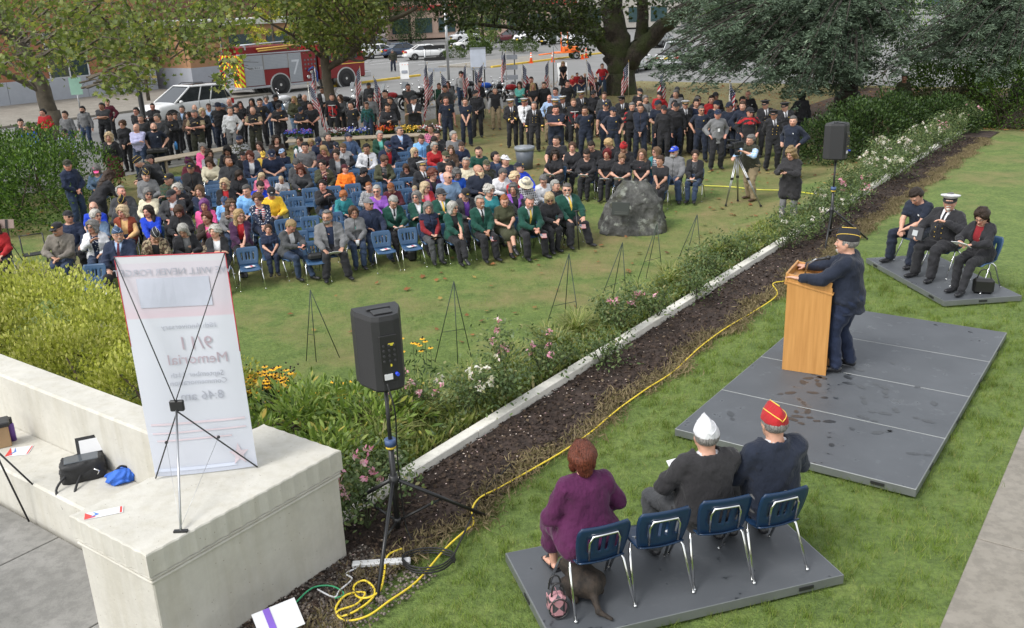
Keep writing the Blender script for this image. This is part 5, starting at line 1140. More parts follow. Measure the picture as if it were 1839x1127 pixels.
POSES={
 'sA':pose(head=(8,2,0),hl=(.05,-.27,.64),hr=(-.06,-.28,.63)),
 'sB':pose(head=(0,24,0),lean=6,hl=(.08,-.30,.68),hr=(-.09,-.30,.68),fl=(.16,-.5,.09),fr=(-.13,-.42,.09)),
 'sC':pose(head=(25,0,0),hl=(.17,-.34,.62),hr=(-.16,-.33,.62),fl=(.2,-.48,.09),fr=(-.2,-.5,.09),bulk=.02),
 'sD':pose(head=(-30,4,5),lean=-4,hl=(-.1,-.2,.84),hr=(.12,-.19,.82),el=(1,-.1,-.6),er=(-1,-.1,-.6),fl=(.12,-.52,.09),fr=(-.1,-.3,.09)),
 'sE':pose(head=(15,8,-4),lean=18,hl=(.05,-.42,.66),hr=(-.05,-.42,.65),fl=(.2,-.42,.09),fr=(-.2,-.4,.09),kl=(.25,-1,.6),kr=(-.25,-1,.6)),
 'fA':pose(sex=F_,head=(8,2,0),hl=(.05,-.26,.63),hr=(-.05,-.27,.62),fl=(.08,-.44,.09),fr=(-.08,-.42,.09)),
 'fB':pose(sex=F_,head=(-6,28,0),lean=6,hl=(.09,-.32,.68),hr=(-.09,-.32,.68),fl=(.08,-.46,.09),fr=(-.08,-.4,.09)),
 'fC':pose(sex=F_,head=(24,4,4),hl=(.0,-.34,.66),hr=(-.06,-.32,.66),fl=(-.06,-.62,.22),fr=(-.09,-.44,.09),kl=(-.1,-1,1.5)),
 'fD':pose(sex=F_,head=(-28,-2,-5),lean=2,hl=(.1,-.24,.66),hr=(-.02,-.2,.95),fl=(.1,-.5,.09),fr=(-.06,-.34,.09)),
 'sF':pose(head=(-24,6,-4),lean=5,side=3,hl=(.02,-.3,.66),hr=(-.1,-.26,.68),fl=(.06,-.56,.09),fr=(-.06,-.36,.09)),
 'sG':pose(head=(34,-3,4),lean=-5,side=-3,hl=(.19,-.3,.64),hr=(-.12,-.2,.72),fl=(.24,-.5,.09),fr=(-.16,-.56,.09),bulk=.01),
 'sH':pose(head=(16,30,8),lean=12,twist=8,hl=(.1,-.36,.7),hr=(-.04,-.38,.7),fl=(.2,-.4,.09),fr=(-.1,-.32,.09)),
 'fE':pose(sex=F_,head=(-24,6,-6),lean=3,side=3,hl=(.1,-.28,.66),hr=(-.02,-.3,.64),fl=(.04,-.5,.09),fr=(-.1,-.36,.09)),
 'fF':pose(sex=F_,head=(34,-2,6),lean=-3,twist=6,hl=(-.06,-.2,.8),hr=(.08,-.19,.78),el=(1,-.1,-.6),er=(-1,-.1,-.6),fl=(.0,-.56,.09),fr=(-.04,-.46,.09)),
 'fG':pose(sex=F_,head=(20,22,6),lean=10,twist=-8,hl=(.06,-.36,.68),hr=(-.1,-.3,.7),fl=(.14,-.44,.09),fr=(-.02,-.36,.09)),
 'uF':pose(False,head=(-28,4,0),hl=(.06,.17,.9),hr=(-.06,.17,.9),el=(1,.8,-.2),er=(-1,.8,-.2),fl=(.15,-.03,.09),fr=(-.15,-.01,.09)),
 'uG':pose(False,head=(26,6,3),side=2,hl=(.22,-.08,.92),hr=(-.26,-.02,.82),el=(1,.5,-.3),fl=(.16,-.1,.09),fr=(-.1,.02,.09)),
 'uH':pose(False,head=(-34,8,-3),side=-2,hl=(.05,-.18,.98),hr=(-.06,-.19,.96),el=(1,.2,-.6),er=(-1,.2,-.6),fl=(.1,.0,.09),fr=(-.14,-.08,.09)),
 'wD':pose(False,F_,head=(26,4,-3),side=-2,hl=(.04,-.18,.98),hr=(-.05,-.19,.96),el=(1,.2,-.6),er=(-1,.2,-.6),fl=(.06,-.06,.09),fr=(-.1,.0,.09)),
 'uA':pose(False,head=(-4,2,0),hl=(.03,-.2,.86),hr=(-.03,-.21,.88),fl=(.13,-.04,.09),fr=(-.13,-.02,.09)),
 'uB':pose(False,head=(10,0,0),hl=(-.13,-.22,1.17),hr=(.13,-.21,1.12),el=(1,-.1,-.7),er=(-1,-.1,-.7),fl=(.14,-.03,.09),fr=(-.14,0,.09),bulk=.02),
 'uC':pose(False,head=(-12,3,0),hl=(.27,-.02,.82),hr=(-.27,-.02,.82),fl=(.11,-.02,.09),fr=(-.12,-.05,.09)),
 'uD':pose(False,head=(18,4,0),hl=(.23,-.06,1.0),hr=(-.23,-.06,1.0),el=(.75,.9,-.4),er=(-.75,.9,-.4),fl=(.16,-.05,.09),fr=(-.13,.02,.09)),
 'uE':pose(False,head=(0,26,0),hl=(.05,-.3,1.14),hr=(-.06,-.29,1.12),fl=(.11,-.02,.09),fr=(-.11,-.04,.09)),
 'wA':pose(False,F_,head=(-6,2,0),hl=(.03,-.2,.88),hr=(-.03,-.21,.9),fl=(.08,-.03,.09),fr=(-.08,-.02,.09)),
 'wB':pose(False,F_,head=(14,0,3),hl=(-.11,-.2,1.14),hr=(.11,-.19,1.1),el=(1,-.1,-.7),er=(-1,-.1,-.7),fl=(.1,-.05,.09),fr=(-.08,.01,.09)),
 'wC':pose(False,F_,head=(-10,3,0),hl=(.25,-.02,.83),hr=(-.25,-.02,.83),fl=(.08,-.02,.09),fr=(-.08,-.05,.09)),
 # individual poses
 'speaker':pose(False,head=(0,-2,0),lean=5,hl=(.27,-.50,1.17),hr=(-.24,-.53,1.17),el=(.7,.3,-1),er=(-.7,.3,-1),fl=(.12,-.06,.09),fr=(-.13,.05,.09),curl=18,bulk=.045,hdl=(-.15,-1,.1),hdr=(.15,-1,.1)),
 'camman':pose(False,head=(8,6,12),lean=8,hl=(.16,-.42,1.32),hr=(-.24,-.36,1.12),fl=(.14,-.02,.09),fr=(-.15,.1,.09),bulk=.03,el=(1,0,-.8)),
 'phone':pose(False,F_,head=(-8,26,0),hl=(.03,-.3,1.17),hr=(-.08,-.31,1.19),fl=(.12,.02,.09),fr=(-.13,-.04,.09)),
 'plumback':pose(sex=F_,head=(-8,0,0),lean=8,hl=(.12,-.3,.66),hr=(-.16,-.3,.66),fl=(.12,-.46,.09),fr=(-.2,-.5,.09),kr=(-.5,-1,.6),bulk=.045,shoe='bare'),
 'blackback':pose(head=(-10,2,0),lean=3,hl=(.14,-.36,.7),hr=(-.16,-.36,.74),fl=(.3,-.3,.09),fr=(-.26,-.36,.09),kr=(-.5,-1,.9),kl=(.4,-1,.6),bulk=.03),
 'navyback':pose(head=(-6,4,0),lean=2,hl=(.1,-.34,.68),hr=(-.13,-.34,.7),fl=(.12,-.4,.09),fr=(-.12,-.34,.09),bulk=.035),
 'bowed':pose(head=(0,36,0),lean=14,hl=(.04,-.42,.64),hr=(-.04,-.42,.62),fl=(.2,-.46,.09),fr=(-.22,-.38,.09),kl=(.3,-1,.6),kr=(-.3,-1,.6)),
 'chief':pose(head=(26,2,0),hl=(.14,-.28,.94),hr=(-.22,-.38,.7),fl=(.14,-.5,.09),fr=(-.16,-.44,.09),bulk=.035),
 'reader':pose(sex=F_,head=(8,30,0),lean=6,hl=(.08,-.36,.76),hr=(-.12,-.36,.78),fl=(.1,-.52,.09),fr=(-.06,-.44,.09)),
 'bend':pose(False,head=(0,10,0),lean=42,hl=(.12,-.55,.95),hr=(-.12,-.5,.9),fl=(.12,0,.09),fr=(-.12,.05,.09)),
 'bendw':pose(False,F_,head=(0,20,0),lean=38,hl=(.12,-.5,.95),hr=(-.12,-.5,.9),fl=(.12,0,.09),fr=(-.12,.05,.09)),
 'crossleg':pose(sex=F_,head=(-14,16,0),lean=6,hl=(-.02,-.34,.7),hr=(-.12,-.28,.68),fl=(-.1,-.68,.3),fr=(-.06,-.42,.09),kl=(-.15,-1,1.6)),
 'phoneseat':pose(sex=F_,head=(10,34,0),lean=14,hl=(.06,-.44,.74),hr=(-.08,-.44,.74),fl=(.14,-.52,.09),fr=(-.08,-.36,.09)),
}
class Fig:
 """joint positions of a pose"""
 def __init__(s,key):
  p=s.p=POSES[key];m=p['sex']=='M';s.m=m;s.sit=p['sit']
  s.P=np.array(p['pel'] or ((0,.045-p['bulk']-(.045 if key in ('plumback','blackback','navyback') else 0),.555) if s.sit else (0,0,.93)),float)
  R=rotm(p['twist'],p['lean'],p['side']);s.R=R          # leaning forward is towards -Y
  s.B=[R[:,0],R[:,1],R[:,2]]
  Lt=.49 if m else .46;s.Lt=Lt
  s.N=s.P+R @np.array([0,.005,Lt])
  sw=.160 if m else .143
  s.sh=[s.N+R @np.array([sx*(sw+p['bulk']*.45),0.0,-.055]) for sx in (1,-1)]
  ua,fa=(.295,.255) if m else (.275,.235)
  s.hd=[];s.el=[]
  for i,(h,e) in enumerate(((p['hl'],p['el']),(p['hr'],p['er']))):
   E,Hh=ik(s.sh[i],h,ua,fa,e);s.el.append(E);s.hd.append(Hh)
  hw=.092 if m else .095
  s.hip=[s.P+np.array([sx*hw,-.01,-.02]) for sx in (1,-1)]
  s.kn=[];s.an=[]
  th,shn=(.425,.415) if m else (.405,.405)
  for i,(f,kp) in enumerate(((p['fl'],p['kl']),(p['fr'],p['kr']))):
   sx=1-2*i
   if f is None:f=(sx*.12,-.46,.09) if s.sit else (sx*.12,0,.09)
   if kp is None:kp=(sx*.06,-1,.8) if s.sit else (sx*.1,-1,0)
   K,A=ik(s.hip[i],f,th,shn,kp);s.kn.append(K);s.an.append(A)
  Hr=rotm(p['head'][0]+p['twist']*.5,p['head'][1]+p['lean']*.5,p['head'][2]);s.HR=Hr
  s.HC=s.N+R @np.array([0,-.012,.06])+Hr @np.array([0,-.012,.098])
  s.hs=1.06 if m else 1.02
  s.bulk=p['bulk']
  mm=np.array([s.P,s.N,s.HC]+s.sh+s.hd+s.el+s.kn+s.an)
  s.lo=mm.min(0)-np.array([.3,.3,.12]);s.hi=mm.max(0)+np.array([.3,.3,.2]);s.lo[2]=-.03
 def prof(s,o=0.0,hem=None,kind='body'):
  b=s.bulk;Lt=s.Lt
  if s.m:
   ts=[-.11,-.02,.12,.22,.34,.43,Lt];rx=[.125,.16,.146,.143,.158,.152,.07];ry=[.09,.118,.108,.112,.122,.1,.06]
   of=[0,0,-.005,-.01,-.008,0,0]
  else:
   ts=[-.11,-.02,.10,.2,.31,.40,Lt];rx=[.14,.178,.142,.13,.145,.142,.062];ry=[.1,.122,.1,.095,.108,.09,.052]
   of=[0,.005,0,0,-.008,0,0]
  rx=[r+o+b*w for r,w in zip(rx,[.8,1,1,1,.7,.5,0])]
  ry=[r+o+b*w for r,w in zip(ry,[.8,1,1.5,1.4,.6,.3,0])]
  of=[q-b*w for q,w in zip(of,[0,.3,.9,.8,.2,0,0])]
  return ts,rx,ry,of
 def torso(s,g,o=0.0,hem=None,flare=0.0,top=None):
  ts,rx,ry,of=s.prof(o)
  if hem is not None:
   rx=[np.interp(hem,ts,rx)+flare]+[r for t,r in zip(ts,rx) if t>hem];ry=[np.interp(hem,ts,ry)+flare]+[r for t,r in zip(ts,ry) if t>hem]
   of=[of[0]]+[r for t,r in zip(ts,of) if t>hem];ts=[hem]+[t for t in ts if t>hem]
  ts=list(ts);ts[-1] += o*.5
  g.loft(s.P,s.B,s.Lt,ts,rx,ry,of,.02)
  if not s.m:
   for sx in (1,-1):g.ell(s.P+s.R @np.array([sx*.068,-.085-s.bulk*.4,s.Lt-.19]),(.062+o,.055+o,.062+o),s.R,.05)
  for i,sx in enumerate((1,-1)):
   g.cone(s.N+s.R @np.array([sx*.035,.005,-.02]),.05+o,s.sh[i]+s.R @np.array([-sx*.01,0,.012]),.048+o*.8,.04)
 def arms(s,g,o,upto):
  """upto: fraction along shoulder-elbow-wrist (0..2)"""
  r=(.052,.042,.033,.026) if s.m else (.047,.037,.03,.023)
  b=s.bulk*.25
  for i in (0,1):
   a,e,w=s.sh[i],s.el[i],s.hd[i]
   u=min(upto,1.0);q=a+(e-a)*u
   g.cone(a,r[0]+b+o,q,r[0]+(r[1]-r[0])*u+b+o,.03)
   if upto>1:
    u=upto-1;mdl=e+(w-e)*min(.35,u)
    g.cone(e,r[1]+b+o,mdl,r[1]*.98+o,.02)
    g.cone(mdl,r[1]*.98+o,e+(w-e)*u,r[3]+o*1.1+(r[2]-r[3])*(1-u),.02)
 def legs(s,g,o,upto=1.0,flare=0.0):
  r=(.088,.058,.056,.04) if s.m else (.09,.056,.052,.036)
  b=s.bulk*.5
  for i in (0,1):
   h,k,a=s.hip[i],s.kn[i],s.an[i]
   g.cone(h,r[0]+b+o,h+(k-h)*.5,(r[0]+r[1])/2+b*.7+o+.004,.04)
   g.cone(h+(k-h)*.5,(r[0]+r[1])/2+b*.7+o+.004,k,r[1]+o+.002,.02)
   if upto>0:
    c=k+(a-k)*min(.35,upto)
    g.cone(k,r[1]+o,c,r[2]+o+flare*.3,.02);g.cone(c,r[2]+o+flare*.3,k+(a-k)*upto,r[3]+o*1.1+flare+(r[2]-r[3])*(1-upto),.02)
 def hand(s,g,i):
  p=s.p;w=s.hd[i];d=p['hdl'] if i==0 else p['hdr']
  sx=1-2*i
  d=nrm(d) if d is not None else nrm(nrm(w-s.el[i])*1.0+np.array([-sx*.25,-.15,-.1]))
  n=np.array(p['pn'],float);n=nrm(n-d*(n @d));sd=np.cross(d,n)*sx          # n palm normal, sd towards thumb side
  if sd[2]*0+(sd @np.array([-sx,0,.2]))<0:sd=-sd
  sc=1.0 if s.m else .9
  g.cone(w-d*.01,.026*sc,w+d*.03*sc,.036*sc,.015,flat=(n,.55))
  g.cone(w+d*.03*sc,.038*sc,w+d*.075*sc,.037*sc,.012,flat=(n,.5))
  c=rad(p['curl'])
  for j,(of,ln) in enumerate(((.030,.9),(.010,1.0),(-.010,.95),(-.029,.75))):
   b=w+(d*.085+sd*of)*sc;a1=c*.6;q=b
   for kx,l in enumerate((.036,.024,.02)):
    dr=d*math.cos(a1)+n*math.sin(a1);q2=q+dr*l*ln*sc
    g.cone(q,(.0098-.0008*kx)*sc,q2,(.0092-.001*kx)*sc,.004);q=q2;a1 += c*.7
  b=w+(d*.025+sd*.03)*sc;q=b+(d*.6+sd*.7+n*.35)*.042*sc
  g.cone(b,.014*sc,q,.012*sc,.01);g.cone(q,.0115*sc,q+(d*.9+n*.4+sd*.1)*.03*sc,.0095*sc,.004)
 def head(s,g):
  R=s.HR;C=s.HC;k=s.hs
  def T(x,y,z):return C+R @(np.array([x,y,z])*k)
  g.cone(s.N+s.R @np.array([0,.01,-.03]),.062 if s.m else .05,T(0,.02,-.06),.055 if s.m else .046,.03)
  g.ell(T(0,.018,.03),np.array((.077,.097,.09))*k,R,.02)
  g.ell(T(0,-.02,-.03),np.array((.063,.076,.086))*k,R,.04)
  g.ell(T(0,-.058,-.094),np.array((.03,.026,.022))*k,R,.035)
  for sx in (1,-1):
   g.cone(T(sx*.056,.0,-.05),.02*k,T(sx*.022,-.055,-.093),.019*k,.025)
   g.ell(T(sx*.036,-.066,-.024),np.array((.024,.022,.022))*k,R,.02)
   g.ell(T(sx*.078,.012,-.008),np.array((.011,.02,.032))*k,R,.008)
  g.cone(T(-.036,-.08,.026),.012*k,T(.036,-.08,.026),.012*k,.02)
  for sx in (1,-1):g.ell(T(sx*.031,-.101,.006),np.array((.017,.016,.0125))*k,R,.008,'s')
  g.cone(T(0,-.09,.012),.0085*k,T(0,-.113,-.03),.012*k,.012)
  for sx in (1,-1):g.ell(T(sx*.011,-.1,-.036),np.array((.009,.011,.008))*k,R,.006)
  g.ell(T(0,-.094,-.058),np.array((.024,.011,.007))*k,R,.006);g.ell(T(0,-.092,-.072),np.array((.02,.011,.007))*k,R,.006)
VOX=0.0085
_FIG={};_GM={}
def fig(key):
 if key not in _FIG:_FIG[key]=Fig(key)
 return _FIG[key]
HERO={'speaker','camman','phone','bowed','chief','reader','plumback','blackback','navyback','crossleg','phoneseat'}
def garment(key,g_):
 """meshes in the person's own frame, cached"""
 ck=(key,g_)
 if ck in _GM:return _GM[ck]
 f=fig(key);vox=.0072 if key in HERO else VOX
 cv=.0095 if key in HERO else .0115
 seed=(hash(g_) if False else sum(map(ord,key+g_))) %17
 me=None
 def T(*a):return f.HC+f.HR @(np.array(a)*f.hs)
 def local(x,y,z):
  q=(x-f.P[0],y-f.P[1],z-f.P[2])
  return [q[0]*f.B[i][0]+q[1]*f.B[i][1]+q[2]*f.B[i][2] for i in range(3)]
 if g_=='body':
  g=SDF(f.lo,f.hi,vox)
  f.torso(g);f.arms(g,0,2.0);f.legs(g,0)
  for i in (0,1):
   a=f.an[i];dr=nrm([(.15,-.15)[i],-1,0])
   if f.p['fl'] and (f.p['fl'],f.p['fr'])[i][2]>.15:dr=nrm([0,-1,-.45])
   g.cone(a+np.array([0,.03,-.045]),.032,a+dr*.13+np.array([0,0,-.06]),.026,.02,flat=((0,0,1),.75))
  f.head(g)
  g.cut(lambda x,y,z:-z+.012+0*x+0*y)
  h=[SDF(f.lo,f.hi,vox)]
  g2=h[0];f.hand(g2,0);f.hand(g2,1)
  kk=.012;hh=np.maximum(kk-np.abs(g.d-g2.d),0)/kk;g.d=np.minimum(g.d,g2.d)-hh*hh*kk*.25
  me=g.mesh('body',.12)
  n=len(me.vertices);co=np.empty(n*3,dtype=np.float32);me.vertices.foreach_get('co',co);co=co.reshape(-1,3)
  q=((co-f.HC) @f.HR)/f.hs;col=np.ones((n,4),dtype=np.float32)
  def put(mask,c):col[mask,:3] *= np.array(c)
  x,y,z=np.abs(q[:,0]),q[:,1],q[:,2];fr=y<-.06
  put(fr & (x<.027) & (z<-.05) & (z>-.08) & (y<-.085),(.78,.42,.45) if not f.m else (.8,.55,.55))
  put(fr & (x<.05) & (x>.012) & (np.abs(z-.027)<.0065),(.3,.25,.22))
  put(fr & (x<.047) & (x>.015) & (np.abs(z-.006)<.011),(.62,.5,.48))
  put(fr & (x>.02) & (x<.055) & (z<-.01) & (z>-.045),(1.0,.86,.84))
  if f.m:put((y<-.03) & (z<-.045) & (z>-.12) & ~((x<.027) & (z>-.08) & (z<-.05)),(.84,.82,.84))
  a=me.color_attributes.new('tint','FLOAT_COLOR','POINT');a.data.foreach_set('color',col.ravel())
 elif g_ in ('ts','tl','tv','sh','ti','tli'):        # short, long, sleeveless top, shirt under a jacket
  inner=g_ in ('sh','ti','tli');g=SDF(f.lo,f.hi,cv);o=.007 if inner else .013
  f.torso(g,o,hem=None if inner else-.09,flare=.012)
  if g_ in ('ts','tl','tli'):f.arms(g,.017,.62 if g_=='ts' else 1.9)
  if g_=='tv':f.arms(g,.012,.12)
  g.cone(f.N+f.R @np.array([0,.004,-.03]),.068 if f.m else .06,f.N+f.R @np.array([0,-.004,.02 if g_=='sh' else .005]),.066 if f.m else .056,.012)
  if not inner:g.rough(.011,seed)
  g.cut(lambda x,y,z:(lambda u,v,w:w-f.Lt-(.045 if g_=='sh' else .022)-.45*v)(*local(x,y,z)))
  if g_=='tl' and not f.m:g.cut(lambda x,y,z:(lambda u,v,w:.065-np.sqrt(u*u+(w-f.Lt-.01) **2+0*v)+np.where(v>-.02,-1,0))(*local(x,y,z)))
  if g_=='sh':g.cut(lambda x,y,z:(lambda u,v,w:.012-np.abs(u)*.9+(w-f.Lt-.0)*.5+np.where(v>-.03,-1,0)+np.where(w<f.Lt-.02,-1,0))(*local(x,y,z)))
  me=g.mesh('top',.25)
 elif g_ in ('jk','jo','ct','vs','vo','jz'):  # jacket, open jacket, long coat, vest, open vest, zipped jacket
  lo=f.lo.copy();g=SDF(lo,f.hi,cv);o=.026
  hem=-.17 if not f.sit else-.13
  f.torso(g,o-.002,hem=hem,flare=.012)
  if g_=='ct':
   for i in (0,1):g.cone(f.hip[i]+np.array([0,.02,0]),.13,f.hip[i]+(f.kn[i]-f.hip[i])*.62,.125,.06)
  elif f.sit:
   for i in (0,1):g.cone(f.hip[i]+np.array([0,.03,.03]),.105,f.hip[i]+(f.kn[i]-f.hip[i])*.22+np.array([0,0,.01]),.095,.05)
  if g_[0] != 'v':f.arms(g,.017,1.88)
  else:f.arms(g,.02,.1)
  if g_ in ('jz','vs','ct'):g.cone(f.N+f.R @np.array([0,.004,-.03]),.078,f.N+f.R @np.array([0,.006,.03]),.073 if f.m else .066,.02)
  else:g.cone(f.N+f.R @np.array([0,.012,-.03]),.08 if f.m else .07,f.N+f.R @np.array([0,.016,.012]),.07 if f.m else .061,.02)
  g.rough(.012 if g_ != 'vs' else .012,seed,.9 if g_ != 'vs' else 1.4)
  if g_ in ('jk','jo','vo'):
   x,y,z=g.co((slice(None),)*3);u,v,w=local(x,y,z)
   low=f.Lt*(.36 if g_=='jk' else-.6);wd=.068 if g_=='jk' else .075
   if g_=='jk':hw=np.clip((w-low)/(f.Lt-low),0,1.2)*wd-.002+np.where(w<low,-1,0)
   else:hw=np.clip((w+.1)/(f.Lt+.1),0.1,1.1)*wd*.45+wd*.5
   band=(np.abs(u)<hw+.034) & (v<-.02) & (np.abs(u)>hw)
   g.d=np.where(band & (w>low),g.d-.006,g.d)
   g.d=np.maximum(g.d,np.where(v<-.015,hw-np.abs(u),-1).astype(np.float32))
  else:
   g.cut(lambda x,y,z:(lambda u,v,w:.004-np.abs(u)+np.where(v>-.02,-1,0)+np.where(w>f.Lt+.05,-1,0)+0*w)(*local(x,y,z))*1.0-.001)
  g.cut(lambda x,y,z:(lambda u,v,w:np.minimum(w-f.Lt-(.05 if g_ in ('jz','vs','ct') else .0)-.3*v,.088-np.sqrt(u*u+v*v)))(*local(x,y,z)))
  if g_ in ('jk','jo'):
   q=[f.P+f.R @np.array([a_,b_,f.Lt+c_]) for a_,b_,c_ in ((-.07,-.075,-.07),(-.078,-.03,-.015),(-.062,.035,.008),(0,.072,.016),(.062,.035,.008),(.078,-.03,-.015),(.07,-.075,-.07))]
   for a_,b_ in zip(q[:-1],q[1:]):g.cone(a_,.013,b_,.013,.012)
  me=g.mesh('jacket',.25)
 elif g_ in ('dr','sk'):
  g=SDF(f.lo,f.hi,cv)
  if g_=='dr':f.torso(g,.016);f.arms(g,.016,1.85 if key=='plumback' else .6)
  else:f.torso(g,.018,hem=None);g.cut(lambda x,y,z:(lambda u,v,w:w-.1+0*u)(*local(x,y,z)))
  if f.sit:
   for i in (0,1):
    g.cone(f.hip[i],.115+f.bulk,f.kn[i]+np.array([0,0,-.01]),.09,.09)
    g.cone(f.kn[i]+np.array([0,.02,-.02]),.085,f.kn[i]+(f.an[i]-f.kn[i])*(.55 if key=='plumback' else .12),.1 if key=='plumback' else .08,.09)
   if key=='plumback':g.cone(f.hip[0]+np.array([0,.02,-.05]),.15,f.hip[1]+np.array([0,.02,-.05]),.15,.06)
  else:
   g.loft(f.P,[np.array([1.,0,0]),np.array([0,1.,0]),np.array([0,0,1.])],1,[-.52,-.1],[.24,.185],[.19,.135],[0,0],.03,2.0)
  g.rough(.011,seed,.8);me=g.mesh('dress',.25)
 elif g_ in ('tr','shorts'):
  g=SDF(f.lo,f.hi,cv);ts,rx,ry,of=f.prof(.008)
  g.loft(f.P,f.B if not f.sit else f.B,1,[-.12,-.02,.13],[rx[0]+.005,rx[1]+.003,rx[2]],[ry[0]+.006,ry[1],ry[2]],[0,0,-.005-f.bulk*.6],.03)
  f.legs(g,.012 if f.m else .008,.97 if g_=='tr' else .02,.014 if f.m else .008)
  g.rough(.011,seed,1.0);me=g.mesh('trousers',.25)
 elif g_=='shoes':
  g=SDF(np.minimum(f.an[0],f.an[1])-[.12,.35,.13],np.maximum(f.an[0],f.an[1])+[.12,.15,.08],.0085)
  for i in (0,1):
   a=f.an[i];dr=nrm([(.15,-.15)[i],-1,0]);raised=a[2]>.15
   if raised:dr=nrm([0,-1,-.45])
   zz=a[2]-.05 if raised else .04
   hl=np.array([a[0],a[1]+.035,zz+.004]);g.cone(hl,.038,hl+dr*.17-np.array([0,0,0 if raised else .006]),.036,.02,flat=((0,0,1),.9))
   g.cone(hl+dr*.15,.04,hl+dr*.215,.031,.02,flat=((0,0,1),.75))
   g.cone(hl+np.array([0,-.01,.01]),.036,np.array([a[0],a[1],a[2]+.0]),.042,.03)
  if f.an[0][2]<.15 and f.an[1][2]<.15:g.cut(lambda x,y,z:.001-z+0*x+0*y)
  me=g.mesh('shoes',.2)
 elif g_=='tie':
  mb=MB();f0=f;pts=[]
  ts,rx,ry,of=f.prof(.007);fr_w=[]
  for i,w in enumerate(np.linspace(f.Lt-.0,f.Lt*.3,8)):
   yy=-(np.interp(w,ts,ry))+np.interp(w,ts,of)-.011
   if i==0:yy=-.07
   pts.append(f.P+f.R @np.array([0,yy,w]));fr_w.append(.018 if i==0 else .012+.003*i)
  vs_=[];fs_=[]
  for i,p in enumerate(pts):
   n_=f.R @np.array([0,-.006,0])
   for sx in (-1,1):vs_ += [p+f.R @np.array([sx*fr_w[i],0,0])]
   vs_ += [p+n_]
  for i in range(len(pts)-1):
   a=i*3;fs_ += [(a,a+3,a+5,a+2),(a+2,a+5,a+4,a+1)]
  mb.add(vs_,fs_,True);me=mb.mesh('tie')
 elif g_=='buttons' or g_=='badge':
  mb=MB();ts,rx,ry,of=f.prof(.034)
  items=[(sx*.055,w,.009) for sx in (1,-1) for w in (f.Lt*.2,f.Lt*.36,f.Lt*.52)] if g_=='buttons' else [(.08,f.Lt*.68,.02)]
  for u,w,r in items:
   X=np.interp(w,ts,rx);yy=-np.interp(w,ts,ry)*(1-(abs(u)/X) **2.3) **(1/2.3)+np.interp(w,ts,of)
   if g_=='badge':yy += .01
   mb.ell(f.P+f.R @np.array([u,yy,w]),(r,.006,r*1.1),8,5)
  me=mb.mesh(g_)
 elif g_=='cuffs':
  mb=MB()
  for i in (0,1):
   a=f.el[i]+(f.hd[i]-f.el[i])*.68;b=f.el[i]+(f.hd[i]-f.el[i])*.86
   mb.tube([a,b],[.066 if f.m else .055,.061 if f.m else .05],12)
  me=mb.mesh('gold_cuff')
 elif g_=='belt':
  mb=MB();ts,rx,ry,of=f.prof(.02);w=.09;X=np.interp(w,ts,rx);Y=np.interp(w,ts,ry);O=np.interp(w,ts,of)
  vs_=[];fs_=[];n=24
  for dz in (-.02,.02):
   for j in range(n):
    t=2*math.pi*j/n;c,s_=math.cos(t),math.sin(t)
    k=(abs(c) **2.3+abs(s_) **2.3) **(-1/2.3);vs_.append(f.P+f.R @np.array([X*c*k,O+Y*s_*k,w+dz]))
  for j in range(n):fs_.append((j,(j+1) %n,n+(j+1) %n,n+j))
  mb.add(vs_,fs_,True);mb.box(f.P+f.R @np.array([0,O-Y-.004,w]),(.05,.008,.035));me=mb.mesh('belt')
 me.name=key+'_'+g_
 _GM[ck]=me;return me
